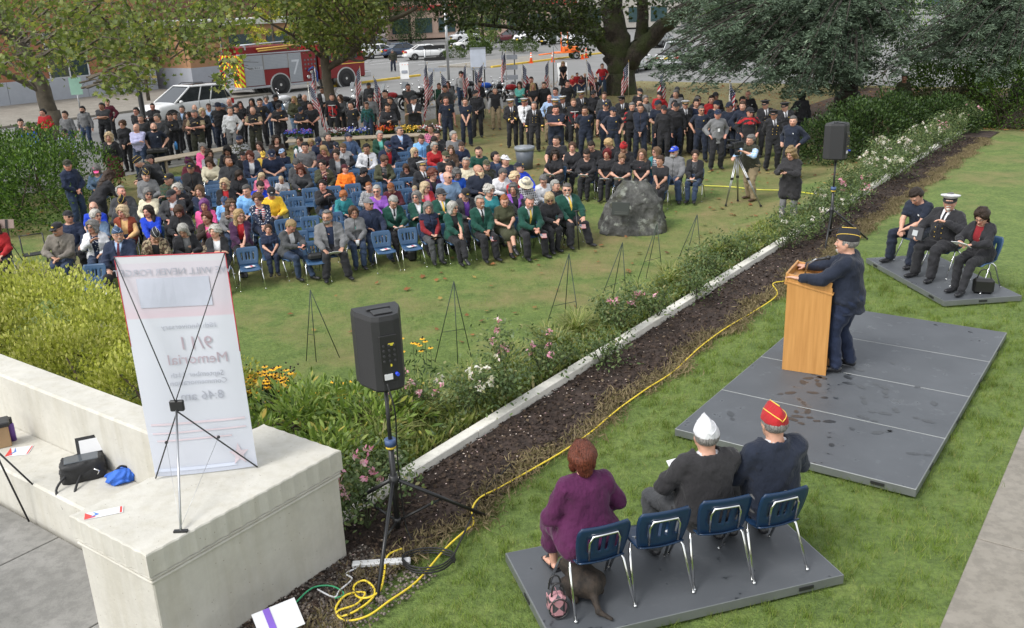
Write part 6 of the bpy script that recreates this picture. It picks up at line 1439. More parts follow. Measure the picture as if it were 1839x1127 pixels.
# ---- things on heads, modelled in the head's own frame
_HM={}
GZ=[.0,.04,.075,.11,.145,.165];GX=[.088,.088,.078,.052,.023,.004];GY=[.108,.114,.118,.115,.1,.07]
def headmesh(kind_):
 if kind_ in _HM:return _HM[kind_]
 me=None
 if kind_.startswith('hair_'):
  st=kind_[5:];g=SDF((-.17,-.17,-.42),(.17,.2,.19),.0065)
  if st=='ring':
   g.ell((0,.022,.012),(.088,.104,.082),None,0)
   g.cut(lambda x,y,z:np.maximum(z-.035+0*x+0*y,-y-.035) );g.cut(lambda x,y,z:-.07-z+0*x+0*y)
  elif st in ('short','crew','recede'):
   k=.004 if st=='crew' else .012
   g.ell((0,.02,.034),(.08+k,.1+k,.094+k),None,0)
   g.cone((0,.07,-.03),.065,(0,.06,-.06),.055,.02)
   g.rough(.007,3,1.9)
   g.cut(lambda x,y,z:-y-.062-.55*np.minimum(z-.05,.02)+(0 if st != 'recede' else-.02)+0*x-.0) if False else None
   hl=.072 if st != 'recede' else .1
   g.cut(lambda x,y,z:np.minimum(np.minimum(-y-(.012 if st != 'recede' else-.01) ,hl-z),.05)+0*x)
   g.cut(lambda x,y,z:-.085-z+0*x+0*y)
   g.cut(lambda x,y,z:np.minimum(-.005-z+0*x,.028-y))
  elif st in ('wavy','bob','long','longcurl','curly','bun','pony','bowl','updo','fem'):
   k=dict(wavy=.024,bob=.018,long=.014,longcurl=.02,curly=.026,bun=.01,pony=.01,bowl=.016,updo=.014,fem=.02)[st]
   g.ell((0,.02,.034),(.08+k,.1+k,.094+k*.8),None,0)
   if st in ('bob','wavy','bowl','fem'):
    zb=dict(bob=-.12,wavy=-.1,bowl=-.03,fem=-.07)[st]
    for sx in (1,-1):g.cone((sx*.07,.0,-.0),.03+k*.3,(sx*.072,-.005,zb),.026+k*.3,.03)
    g.cone((0,.07,-.0),.07+k*.3,(0,.06,zb),.06,.03)
   if st in ('long','longcurl'):
    zb=-.3
    for sx in (1,-1):
     g.cone((sx*.07,.01,.0),.032,(sx*.085,.01,-.14),.034,.03);g.cone((sx*.085,.01,-.14),.034,(sx*.095,-.04,zb+.04),.026,.03)
    g.cone((0,.07,-.0),.07,(0,.09,-.16),.065,.03);g.cone((0,.09,-.16),.07,(0,.11,zb),.05,.03,flat=((0,1,0),.7))
   if st in ('bun','updo'):g.ell((0,.09,.085 if st=='updo' else .06),(.042,.04,.04),None,.01)
   if st in ('bun','updo','pony'):g.cone((0,.07,-.02),.06,(0,.06,-.05),.05,.02)
   if st=='pony':g.cone((0,.12,.03),.03,(0,.15,-.05),.035,.01);g.cone((0,.15,-.05),.035,(0,.14,-.17),.015,.01)
   g.rough({'longcurl':.016,'curly':.015,'wavy':.012}.get(st,.009),len(st),{'longcurl':1.3,'curly':1.9}.get(st,1.4))
   # open the face
   g.ell((0,-.115,-.03 if st in ('bowl','bob') else-.018),(.066,.104,.1),None,.012,'s')
   if st not in ('long','longcurl','bob','wavy'):g.cut(lambda x,y,z:np.minimum(-.02-z+0*x,.0-y))
  me=g.mesh(kind_,.2);nv=len(me.vertices);co=np.empty(nv*3,dtype=np.float32);me.vertices.foreach_get('co',co);co=co.reshape(-1,3);no=np.empty(nv*3,dtype=np.float32);me.vertex_normals.foreach_get('vector',no);no=no.reshape(-1,3)
  F3=[tuple(p_.vertices) for p_ in me.polygons];r2=np.random.default_rng(3);idx=r2.integers(nv,size=2600 if st in ('long','longcurl','fem','bob','wavy') else 1500)
  n_=no[idx];c_=co[idx];t_=np.array([0,.25,-1.])-n_*(n_ @np.array([0,.25,-1.]))[:,None]+r2.normal(0,.5 if st in ('longcurl','curly','wavy') else .22,c_.shape);t_ /= np.linalg.norm(t_,axis=1,keepdims=True);s_=np.cross(t_,n_);s_ /= np.linalg.norm(s_,axis=1,keepdims=True)+1e-6
  ln=r2.uniform(.018,.045,len(idx))[:,None]*(.7 if st in ('short','crew','recede','ring') else 1.3);c_=c_+n_*.0015;wv=.0022
  V=np.stack([c_-t_*ln*.5,c_+s_*wv+n_*.003,c_+t_*ln*.5+n_*.005,c_-s_*wv+n_*.003],1).reshape(-1,3);q4=nv+np.arange(len(idx))[:,None]*4+np.arange(4)[None]
  f3=np.array([f_ for f_ in F3 if len(f_)==3]).reshape(-1,3);f4=np.array([f_ for f_ in F3 if len(f_)==4]).reshape(-1,4);me=np_mesh(kind_,np.concatenate([co,V]),[f4,q4,f3],True)
 elif kind_ in ('beard','longbeard','goatee','moustache'):
  g=SDF((-.1,-.16,-.32),(.1,.08,.03),.0055)
  if kind_ in ('beard','longbeard'):
   g.ell((0,-.055,-.082),(.055,.052,.05),None,0)
   for sx in (1,-1):g.cone((sx*.062,-.012,-.03),.013,(sx*.038,-.06,-.085),.024,.02)
   if kind_=='longbeard':g.cone((0,-.07,-.1),.055,(0,-.07,-.24),.028,.03,flat=((0,1,0),.6))
   g.ell((0,-.112,-.058),(.022,.03,.014),None,.006,'s');g.cone((-.026,-.098,-.05),.008,(.026,-.098,-.05),.008,.006)
  elif kind_=='goatee':
   g.ell((0,-.078,-.094),(.027,.027,.03),None,0);g.cone((-.024,-.098,-.05),.007,(.024,-.098,-.05),.007,.004)
  else:g.cone((-.028,-.096,-.052),.008,(0,-.106,-.047),.009,.004);g.cone((.028,-.096,-.052),.008,(0,-.106,-.047),.009,.004)
  g.rough(.003,5,2.5);me=g.mesh(kind_,.2)
 elif kind_=='eyes':
  mb=MB()
  for sx in (1,-1):
   mb.mi=0;mb.ell((sx*.031,-.0805,.006),(.0125,.0115,.0085),10,7);mb.mi=1;mb.ell((sx*.031,-.0905,.006),(.0058,.003,.0058),8,5)
  me=mb.mesh('eyes')
 elif kind_ in ('glasses','sunglasses'):
  mb=MB()
  for sx in (1,-1):
   if kind_=='sunglasses':mb.ell((sx*.033,-.1,.005),(.026,.006,.018),12,6)
   else:mb.tube([(sx*.033+.024*math.cos(t),-.103,.004+.017*math.sin(t)) for t in np.linspace(0,2*math.pi,13)[:-1]],.0022,4,closed=True)
   mb.tube([(sx*.056,-.1,.008),(sx*.078,-.06,.012),(sx*.084,.02,.008)],.0028,4)
  mb.tube([(-.012,-.104,.008),(.012,-.104,.008)],.0025,4);me=mb.mesh(kind_)
 elif kind_ in ('cap','snapcap'):
  g=SDF((-.13,-.22,-.02),(.13,.15,.17),.0065);g.ell((0,.018,.045),(.092,.112,.096),None,0)
  g.cut(lambda x,y,z:.038+.12*y-z+0*x)
  g.cone((0,-.07,.043),.07,(0,-.125,.03),.062,.012,flat=((0,.2,1),.1));me=g.mesh('cap',.2)
 elif kind_=='beanie':
  g=SDF((-.13,-.15,-.03),(.13,.15,.2),.007);g.ell((0,.015,.045),(.095,.113,.1),None,0);g.rough(.003,2,3)
  g.cut(lambda x,y,z:.02-z+0*x+0*y);g.ell((0,.02,.155),(.03,.03,.028),None,.01);me=g.mesh('beanie',.2)
 elif kind_=='bucket':
  mb=MB();mb.smooth=True;r=[(.165,-.005),(.1,.045),(.092,.11),(.075,.135),(.0,.14)];n=20;vs_=[];fs_=[]
  for q,z in r:
   for j in range(n):vs_.append((q*math.cos(6.2832*j/n),.015+q*1.12*math.sin(6.2832*j/n),z))
  for i in range(len(r)-1):
   for j in range(n):fs_.append((i*n+j,i*n+(j+1) %n,(i+1)*n+(j+1) %n,(i+1)*n+j))
  mb.add(vs_,fs_,True);me=mb.mesh('bucket')
 elif kind_=='peaked':     # service cap: crown (0), band (1), visor (2)
  mb=MB();n=24
  def ring(r,z,t=0,dy=0):return [(r*math.cos(6.28318*j/n),.012+dy+1.12*r*math.sin(6.28318*j/n),z+t*-math.sin(6.28318*j/n)) for j in range(n)]
  rs=[ring(.089,.035),ring(.091,.07),ring(.13,.095,.018),ring(.13,.106,.02),ring(.05,.12,.006),ring(.001,.118)]
  vs_=[v for r in rs for v in r]
  for i in range(len(rs)-1):
   mb.mi=1 if i==0 else 0
   if i in (0,1):base=None
   mb.add([*rs[i],*rs[i+1]],[(j,(j+1) %n,n+(j+1) %n,n+j) for j in range(n)],True)
  mb.mi=2;vis=[]
  for j in range(13):
   t=math.pi+math.pi*j/12;c,s_=math.cos(t),math.sin(t)
   vis += [(.089*c,.012+.1*s_,.037),(.096*c,.012+.1*s_-.055*max(0,-s_) **.7,.037-.03*max(0,-s_))]
  mb.add(vis,[(2*j,2*j+1,2*j+3,2*j+2) for j in range(12)],True)
  mb.add([(x,y,z-.004) for x,y,z in vis],[(2*j+2,2*j+3,2*j+1,2*j) for j in range(12)],True)
  me=mb.mesh('peaked')
 elif kind_=='garrison':
  g=SDF((-.12,-.17,-.02),(.12,.19,.24),.0055)
  g.loft(np.array([0,.012,0]),[np.eye(3)[0],np.eye(3)[1],np.eye(3)[2]],1,GZ,GX,GY,[0]*6,0,2.1)
  g.cut(lambda x,y,z:.03-.14*y-z+0*x);me=g.mesh('garrison',.2)
 elif kind_=='garrisontrim':
  mb=MB();pts=[]
  for t in np.linspace(0,2*math.pi,33)[:-1]:
   z=.058+.05*abs(math.cos(t)) **.6;X=np.interp(z,GZ,GX);Y=np.interp(z,GZ,GY)
   pts.append((math.cos(t)*(X+.001),.012+math.sin(t)*(Y+.001),z))
  mb.tube(pts,.0035,5,closed=True);mb.tube([(0,-.06,.165),(0,.08,.165)],.004,5);me=mb.mesh('garrisontrim')
 elif kind_=='campaign':
  mb=MB();n=22;r=[(.001,.035),(.17,.03),(.172,.034),(.094,.045),(.088,.11),(.05,.15),(.001,.145)];vs_=[]
  for q,z in r:
   for j in range(n):vs_.append((q*math.cos(6.28318*j/n),.012+1.08*q*math.sin(6.28318*j/n),z))
  mb.add(vs_,[(i*n+j,i*n+(j+1) %n,(i+1)*n+(j+1) %n,(i+1)*n+j) for i in range(len(r)-1) for j in range(n)],True);me=mb.mesh('campaign')
 elif kind_=='emblem':
  mb=MB();mb.ell((0,-.098,.078),(.026,.006,.018),10,6);me=mb.mesh('emblem')
 me.name=kind_
 _HM[kind_]=me;return me
EYEW=simple('eye_white',(.6,.58,.55),.3);EYED=simple('eye_dark',(.02,.014,.01),.2)
def headpart(root,key,kind_,name,mat,scale=1.0):
 f=fig(key);o=mobj(name,headmesh(kind_),mat,root)
 o.location=f.HC;o.rotation_euler=Matrix(f.HR.tolist()).to_euler();o.scale=(f.hs*scale,)*3
 return o
def handpoint(key,i,fwd=.08):
 f=fig(key);w=f.hd[i];return w+nrm(w-f.el[i])*fwd
PART=dict(ts='shirt',tl='shirt',tv='shirt',ti='shirt',tli='shirt',sh='shirt',jk='jacket',jo='jacket',ct='coat',vs='vest',vo='vest',jz='jacket',dr='dress',sk='skirt',tr='trousers',shorts='shorts',shoes='shoes',tie='tie',buttons='button',badge='badge',cuffs='gold_cuff',belt='belt')
def person(key,x,y,rot,clothes,hair,head,label,group,z=0.0,scale=1.0,wide=1.0,tone='fair',mirror=False):
 sx=-1 if mirror else 1
 root=empty('person',(x,y,z),rad(rot),label,'person',group,(scale*wide*sx,scale*(1+(wide-1)*.8),scale))
 mobj('body',garment(key,'body'),skin_mat(tone),root)
 have=set();outer=any(t_.split(':')[0] in ('jk','jo','jz','ct') for t_ in clothes.split());vest=any(t_.split(':')[0] in ('vs','vo') for t_ in clothes.split())
 for tok in clothes.split():
  g,_,c=tok.partition(':')
  if g in ('tl','ts','tv') and outer:g='ti'
  elif g=='tl' and vest:g='tli'
  have.add(g)
  mt=cloth(c) if c in PAL or '-' in c else GOLD
  if g=='shoes':mt=simple('leather_'+c,PAL[c],.4)
  if g in ('buttons','badge','cuffs'):mt=GOLD if c in ('','gold') else cloth(c)
  if g=='belt':mt=BLK
  mobj(PART[g],garment(key,g),mt,root)
 if 'shoes' not in have and POSES[key]['shoe'] != 'bare':mobj('shoes',garment(key,'shoes'),simple('leather_black',PAL['black'],.4),root)
 headpart(root,key,'eyes','eyes',[EYEW,EYED])
 if hair and hair != 'none':
  st,_,c=hair.partition('.');headpart(root,key,'hair_'+st,'hair',hair_mat(c))
 for tok in head.split():
  g,_,c=tok.partition('.')
  if g=='cap':
   c,_,e=c.partition('.');o=headpart(root,key,'cap','cap',cloth(c))
   if e:em=headpart(root,key,'emblem','emblem',cloth(e));em.parent=o;em.location=(0,0,0);em.rotation_euler=(0,0,0);em.scale=(1,1,1)
  elif g in ('beanie','bucket','campaign'):headpart(root,key,g,'hat',cloth(c))
  elif g=='garrison':
   c,_,e=c.partition('.');o=headpart(root,key,'garrison','garrison_cap',cloth(c))
   if e:em=headpart(root,key,'garrisontrim','piping',cloth(e));em.parent=o;em.location=(0,0,0);em.rotation_euler=(0,0,0);em.scale=(1,1,1)
  elif g=='peaked':
   c,_,e=c.partition('.');headpart(root,key,'peaked','peaked_cap',[cloth(c),GOLD if e=='gold' else cloth('black'),BLK])
  elif g in ('beard','goatee','longbeard','moustache'):headpart(root,key,g,'beard' if g != 'moustache' else 'moustache',hair_mat(c))
  elif g=='gl':headpart(root,key,'glasses','glasses',BLKM)
  elif g=='sg':headpart(root,key,'sunglasses','sunglasses',BLK)
  elif g=='hood':headpart(root,key,'hair_fem','hood',cloth(c),1.07)
 return root
# ------------------------------------------------------------------ chairs, platforms, lectern, loudspeakers and small things
CHB=simple('blue_plastic',(.035,.085,.17),.38,0,.05);CHD=simple('navy_plastic',(.009,.03,.075),.3,0,.05)
def grid_sheet(fn,nu,nv,th,hole=None):
 """sheet with thickness from fn(u,v)->point,normal; hole(i,j) cells removed"""
 P_=[[fn(i/nu,j/nv) for j in range(nv+1)] for i in range(nu+1)];V=[];
 for s_ in (0,1):
  for i in range(nu+1):
   for j in range(nv+1):p,n_=P_[i][j];V.append(Vector(p)-Vector(n_)*th*s_)
 I=lambda i,j,s_:s_*(nu+1)*(nv+1)+i*(nv+1)+j;F=[];ex=lambda i,j:0 <= i<nu and 0 <= j<nv and not (hole and hole(i,j))
 for i in range(nu):
  for j in range(nv):
   if not ex(i,j):continue
   F.append((I(i,j,0),I(i+1,j,0),I(i+1,j+1,0),I(i,j+1,0)));F.append((I(i,j,1),I(i,j+1,1),I(i+1,j+1,1),I(i+1,j,1)))
   if not ex(i-1,j):F.append((I(i,j,0),I(i,j+1,0),I(i,j+1,1),I(i,j,1)))
   if not ex(i+1,j):F.append((I(i+1,j+1,0),I(i+1,j,0),I(i+1,j,1),I(i+1,j+1,1)))
   if not ex(i,j-1):F.append((I(i+1,j,0),I(i,j,0),I(i,j,1),I(i+1,j,1)))
   if not ex(i,j+1):F.append((I(i,j+1,0),I(i+1,j+1,0),I(i+1,j+1,1),I(i,j+1,1)))
 mb=MB();mb.add(V,F,True);return mb
def seat_fn(u,v):
 x=(u-.5)*.42*(1-.12*v)*(1.0 if v>.06 else .96);y=-.21+v*.42;z=.45-.018*math.cos((u-.5)*math.pi)-.01*math.sin(v*math.pi)-(.03*max(0,.12-v)/.12)+.02*max(0,v-.85)/.15
 return (x,y,z),(0,0,1)
def back_fn(u,v):
 w=.185+.035*math.sin(min(v*1.15,1)*math.pi*.6)-(.03*max(0,v-.88)/.12);x=(u-.5)*2*w;z=.44+v*.36;y=.17+v*.1+.02*math.cos((u-.5)*math.pi)-.012
 return (x,y,z),(0,-1,.2)
NS=15
hole=lambda i,j:(i in (3,4,7,10,11) and False) or (i in (3,6,8,11) and 3 <= j <= 6)
M_seat=grid_sheet(seat_fn,8,8,.012).mesh('seat');M_back=grid_sheet(back_fn,NS,10,.012,hole).mesh('backrest')
mb=MB();mb.tube([(-.12,.235,.5),(-.125,.262,.66),(-.1,.272,.715),(.1,.272,.715),(.125,.262,.66),(.12,.235,.5)],.011,6);M_bf=mb.mesh('back_frame')
def leg_mesh(sx,front):
 mb=MB();y1=-.26 if front else .27;y0=-.02 if front else .06
 mb.tube([(sx*.12,0,.425),(sx*.2,y0,.42),(sx*.225,y0+(y1-y0)*.25,.36),(sx*.25,y1,.012)],.012,6);mb.ell((sx*.25,y1,.014),(.016,.016,.014),8,5);return mb.mesh('leg')
M_legs=[leg_mesh(sx,f) for sx in (-1,1) for f in (True,False)]
def chair(x,y,rot,label,z=0.0,group='blue school chairs set out in rows',dark=False):
 r=empty('chair',(x,y,z),rad(rot),label,'chair',group);m_=CHD if dark else CHB
 mobj('seat',M_seat,m_,r);mobj('backrest',M_back,m_,r);mobj('back_frame',M_bf,CHROME,r)
 for q in M_legs:mobj('leg',q,CHROME,r)
 return r
# staging platforms
def deck_mat():
 m,t,b=new_mat('grey_deck');v=coord(t);c=ramp(t,noise(t,v,1.6,6),[(.3,(.068,.074,.082)),(.7,(.09,.097,.107))])
 n2=noise(t,v,5.5,3,.5);f=ramp(t,n2,[(.66,(0,0,0)),(.7,(.75,.75,.75))]);c=mixc(t,f,c,(.03,.034,.038));sc_=N(t,'ShaderNodeMapping');sc_.inputs['Scale'].default_value=(1,9,1);sc_.inputs['Rotation'].default_value=(0,0,.6);L(t,v,sc_.inputs['Vector']);c=mixc(t,ramp(t,noise(t,sc_.outputs[0],6,6,.75),[(.6,(0,0,0)),(.72,(.35,.35,.35))]),c,(.15,.155,.16));L(t,c,b.inputs['Base Color'])
 L(t,ramp(t,n2,[(.6,(.55,.55,.55)),(.7,(.25,.25,.25))]),b.inputs['Roughness']);bump(t,b,noise(t,v,120,2),.15,.004);return m
DECK=deck_mat();EDGE=simple('aluminium_edge',(.2,.21,.21),.45,.5,.15)
STH=-.6353
def platform(ox,oy,th,panels,label,pw=2.44,pd=1.22):
 """corner, direction; panels stacked along depth"""
 r=empty('stage_platform',(ox,oy,0),th,label,'stage');n=panels
 for i in range(n):
  MB().box((pw/2,(i+.5)*pd,.085),(pw-.02,pd-.02,.03),None,.003).obj('deck_panel',DECK,r)
  fr=MB();y0,y1=i*pd+.003,(i+1)*pd-.003
  for (cx,cy,sx,sy) in ((pw/2,y0+.012,pw,.02),(pw/2,y1-.012,pw,.02),(.01,(y0+y1)/2,.02,y1-y0-.045),(pw-.01,(y0+y1)/2,.02,y1-y0-.045)):
   fr.box((cx,cy,.057),(sx,sy,.084),None,.003)
  fr.obj('edge_frame',EDGE,r)
  lp=[((x,y,.06),(.13,.012,.03)) for x in (.35,pw-.35) for y,e_ in ((y0-.001,i==0),(y1+.001,i==n-1)) if e_]+[((x,(y0+y1)/2,.06),(.012,.13,.03)) for x in (-.001,pw+.001)]
  for a_,b_ in lp:MB().box(a_,b_).obj('latch',BLK,r)
 return r
KZ=1.0228
ST=platform(1.6896*KZ,8.8634*KZ,STH,4,'main grey stage of four panels under the lectern',2.44*KZ,1.22*KZ)
def STW(u,v,z=.1):c,s_=math.cos(STH),math.sin(STH);return Vector((1.6896*KZ+c*u-s_*v,8.8634*KZ+s_*u+c*v,z))
# wet shoe prints on the main deck
PR=simple('wet_footprint',(.036,.039,.043),.3,0,.4,40);pm=MB()
for k in range(36):
 u=np.clip(rng.normal(1.5,.55),.15,2.3);v=np.clip(rng.normal(1.6,.8),.1,3.6);t=rng.uniform(0,6.28);c=STW(u,v,.1)
 for dx,rx,ry in ((0,.075,.042),(-.13,.042,.033)):
  k0=[(c.x+math.cos(t)*dx+rx*math.cos(a)*math.cos(t)-ry*math.sin(a)*math.sin(t)*rng.uniform(.6,1.1),c.y+math.sin(t)*dx+rx*math.cos(a)*math.sin(t)+ry*math.sin(a)*math.cos(t)*rng.uniform(.6,1.1),.1028) for a in np.linspace(0,6.28,9)[:-1]]
  if rng.random()<.7:pm.add(k0,[tuple(range(8))],False)
kind(pm.obj('shoe_prints',PR),'stuff')
p=at(907,992,.1);q=at(1527,1033,.1)
d=q-p;ang=math.atan2(d.y,d.x)-math.atan2(1.22,2.44) ; # p is the far left corner, q the near right corner
ang=math.atan2(d.y,d.x)+math.atan2(2.44,1.22)-math.pi/2
# long side runs from p towards the right rear: find both candidate directions and keep the one whose end lies right
NP_TH=math.atan2(d.y,d.x)+math.atan2(1.22,2.44)
nx,ny=math.cos(NP_TH),math.sin(NP_TH)
NPo=p+Vector((ny,-nx,0))*1.22*KZ
platform(NPo.x,NPo.y,NP_TH,1,'small near grey platform under the four chairs seen from behind',2.44*KZ,1.22*KZ)
def NPW(u,v,z=.1):return Vector((NPo.x+nx*u-ny*v,NPo.y+ny*u+nx*v,z))
p=at(1555,463,.1);q=at(1700,543,.1);bx=(q-p).normalized();
BP_TH=math.atan2(bx.y,bx.x);platform(p.x,p.y,BP_TH,1,'small far grey platform under the three seated guests',2.44*KZ,1.22*KZ)
# lectern: the speaker's side is open and faces the stage right
LM=None
def wood_mat():
 m,t,b=new_mat('beech_veneer');v=coord(t);mp=N(t,'ShaderNodeMapping');mp.inputs['Scale'].default_value=(9,9,.5);L(t,v,mp.inputs['Vector']);n_=noise(t,mp.outputs[0],3,6)
 L(t,ramp(t,n_,[(.3,(.42,.2,.055)),(.7,(.54,.275,.085))]),b.inputs['Base Color']);b.inputs['Roughness'].default_value=.4;return m
WOOD=wood_mat()
# corners on the deck seen in the photograph: near corner at the right, left front corner
lc=at(1404,663,.1);rc=at(1464,672,.1);ldir=(rc-lc);lw=ldir.length;LTH=math.atan2(ldir.y,ldir.x)
lec=empty('lectern',lc,LTH,'tall light wood lectern with open back and sloping microphone on the main stage','lectern')
W_,D_,H_=.53,.61,1.16
MB().box((W_/2,.012,H_/2-.02),(W_,.022,H_-.04),None,.002).obj('side_panel',WOOD,lec);MB().box((W_/2,D_-.012,H_/2-.02),(W_,.022,H_-.04),None,.002).obj('side_panel',WOOD,lec)
MB().box((.011,D_/2,H_/2-.05),(.02,D_-.05,H_-.1),None,.002).obj('front_panel',WOOD,lec)
MB().box((W_/2+.011,D_/2,.06),(W_-.03,D_-.05,.02)).obj('shelf',WOOD,lec);MB().box((W_/2+.011,D_/2,.62),(W_-.08,D_-.05,.02)).obj('shelf',WOOD,lec)
MB().box((W_/2,D_/2,H_-.06),(W_+.04,D_+.02,.022),(0,.2,0),.003).obj('desk_top',WOOD,lec)
for y in (.012,D_-.012):MB().box((W_/2-.02,y,H_-.01),(W_+.02,.024,.14),(0,.12,0),.003).obj('side_rim',WOOD,lec)
MB().box((-.01,D_/2,H_+.04),(.024,D_+.02,.12),None,.003).obj('front_rim',WOOD,lec)
WP=simple('white_page',(.75,.75,.75),.7)
o=MB().box((.32,.3,H_-.04),(.28,.22,.006),(0,.2,0)).obj('notes',WP,loc=lc,rot=(0,0,LTH));tag(o,'white notes lying on the lectern desk in front of the speaker','paper')
mi=empty('microphone',lc,LTH,'black microphone on a silver stand rising from the lectern towards the speaker','microphone')
MB().tube([(.12,.42,H_-.02),(.16,.36,H_+.14),(.28,.24,H_+.24)],.011,8).obj('stand',STEEL,mi);MB().tube([(.22,.3,H_+.2),(.4,.22,H_+.27)],[.015,.02],10).ell((.42,.212,H_+.278),(.032,.028,.028),10,7).obj('microphone_head',BLK,mi)
# loudspeakers on tripods
def tripod_stand(c,h,spread,rot,label,gr):
 r=empty('speaker_stand',c,rot,label,'speaker stand',gr);MB().tube([(0,0,.14),(0,0,h*.62)],.026,12).tube([(0,0,h*.5),(0,0,h)],.018,10).obj('pole',BLKM,r);MB().cyl((0,0,.62),.04,.12,12).cyl((0,0,.22),.034,.06,12).obj('collar',BLK,r)
 MB().cyl((0,0,h*.64),.05,.06,14).obj('locking_collar',simple('blue_collar',(.05,.09,.2),.5),r);MB().cyl((0,0,h*.64-.045),.045,.02,14).obj('yellow_band',simple('yellow_band',(.7,.5,.05),.5),r)
 for k in range(3):
  a=2*math.pi*k/3;d=Vector((math.cos(a),math.sin(a),0));lg=MB().tube([d*.035+Vector((0,0,.62)),d*spread+Vector((0,0,.02))],.018,8).obj('leg',BLKM,r)
  MB().ell(d*spread+Vector((0,0,.02)),.024,8,5).obj('rubber_foot',RUB,lg);MB().tube([d*.03+Vector((0,0,.22)),d*spread*.5+Vector((0,0,.32))],.012,6).obj('brace',BLKM,r)
 return r
SPKM=simple('speaker_shell',(.022,.022,.024),.55,0,.1,3,.35,160)
def speaker_box(c,rot,label,back=True):
 r=empty('loudspeaker',c,rot,label,'loudspeaker','loudspeakers on tripod stands')
 # plan: wide at the front (+y), narrower at the back (-y), trapezoid; height .66
 o_=[(-.2,.17),(.2,.17),(.2,.06),(.12,-.16),(.06,-.19),(-.06,-.19),(-.12,-.16),(-.2,.06)]
 mb=MB();n=len(o_);rows=[(.0,.93),(.02,1),(.62,1),(.66,.95)]
 vs_=[(x*s_,y*s_,z) for z,s_ in rows for x,y in o_];fs_=[(i*n+j,i*n+(j+1) %n,(i+1)*n+(j+1) %n,(i+1)*n+j)[::-1] for i in range(3) for j in range(n)]+[tuple(range(n)),tuple(range(3*n,4*n))[::-1]]
 mb.add(vs_,fs_,False);mb.obj('cabinet',SPKM,r)
 MB().box((0,.03,.672),(.2,.05,.012),None,.004).box((0,-.07,.668),(.16,.12,.01),None,.004).obj('top_handle',BLK,r)
 MB().box((0,.178,.33),(.37,.012,.6),None,.01).obj('grille',simple('speaker_grille',(.03,.03,.03),.7,.3),r)
 pn=MB().box((0,-.196,.3),(.15,.014,.4),None,.004).obj('rear_panel',BLK,r);kn=MB()
 for i in range(3):
  for j in range(4):kn.cyl((-.045+i*.045,-.208,.28+j*.045),.011,.015,8,'Y')
 kind(kn.obj('knob',simple('dark_knob',(.035,.035,.037),.6),pn),'stuff');MB().box((-.02,-.206,.14),(.07,.006,.05)).obj('data_plate',PAPER,pn);MB().box((.02,-.206,.42),(.05,.006,.02)).box((.01,-.207,.24),(.012,.008,.02)).obj('yellow_label',simple('yellow_label',(.7,.6,.05),.5),pn)
 MB().cyl((.05,-.215,.16),.015,.05,10,'Y').obj('blue_plug',simple('blue_plug',(.02,.06,.6),.4),pn);MB().cyl((0,0,-.03),.03,.08,12).obj('pole_socket',BLK,r)
 return r
c1=Vector((-1.1,7.2,0));tripod_stand(c1,1.56,.86,rad(24),'black tripod stand of the near loudspeaker among the roses','tripod stands of the loudspeakers');speaker_box((c1.x,c1.y,1.55),rad(24),'black loudspeaker seen from behind on the near tripod')
c2=Vector((6.15,17.05,0));tripod_stand(c2,1.62,.75,rad(5),'black tripod stand of the far loudspeaker at the end of the rose bed','tripod stands of the loudspeakers');speaker_box((c2.x,c2.y,1.6),rad(50),'black loudspeaker on the far tripod turned to the audience')
CAB=simple('black_cable',(.012,.012,.012),.6)
pts=[(c1.x+.05,c1.y-.22,1.64),(c1.x+.1,c1.y-.26,1.4),(c1.x+.06,c1.y-.04,1.0),(c1.x+.05,c1.y+.03,.6),(c1.x+.1,c1.y,.05),(c1.x+.4,c1.y-.3,.03)]
def curve_pts(pts,m=6):
 P_=[Vector(p) for p in pts];out_=[]
 for i in range(len(P_)-1):
  p0,p1,p2,p3=P_[max(i-1,0)],P_[i],P_[i+1],P_[min(i+2,len(P_)-1)]
  for j in range(m):
   t=j/m;out_.append(.5*((2*p1)+(p2-p0)*t+(2*p0-5*p1+4*p2-p3)*t*t+(3*p1-p0-3*p2+p3)*t **3))
 out_.append(P_[-1]);return out_
tag(MB().tube(curve_pts(pts),.007,6).obj('speaker_cable',CAB),'black cable hanging down the near loudspeaker pole','cable')
pts=[(c1.x+.3+.22*math.cos(t)*(1+.1*math.sin(3*t)),c1.y-.42+.16*math.sin(t),.035+.004*t) for t in np.linspace(0,19,60)]+[S(6.2,5.0,.04),S(6.8,5.1,.04)]
tag(MB().tube(pts,.008,6).obj('coiled_cable',CAB),'coil of black cable lying at the foot of the near loudspeaker stand','cable')
YCAB=simple('yellow_cable',(.75,.56,.04),.45)
pp=[(722,985),(696,1000),(690,1030),(682,1060),(660,1075),(640,1068),(636,1052),(655,1044),(672,1055),(668,1075),(640,1098),(612,1104),(603,1092),(622,1070),(655,1062),(640,1085),(606,1100),(620,1112),(660,1106),(700,1080),(750,1040),(800,985),(835,955),(850,938),(848,915),(862,895),(900,872),(960,840),(1010,812),(1060,775),(1110,735),(1160,700),(1210,665),(1255,625),(1300,592),(1350,560),(1395,530),(1388,510),(1412,503),(1425,500)]
pts=[at(x,y,.045)+Vector((0,0,.012*math.sin(i*2.1))) for i,(x,y) in enumerate(pp)]
tag(MB().tube(curve_pts(pts),.0095,7).obj('extension_cord',YCAB),'long yellow extension cord snaking along the grass edge to the lectern','cable')
GC_=[(528,1085),(560,1056),(595,1052),(618,1066),(600,1075)]
tag(MB().tube(curve_pts([at(x,y,.04) for x,y in GC_]),.008,6).obj('green_cord',simple('green_cable',(.05,.35,.16),.5)),'green cord on the gravel beside the pedestal','cable')
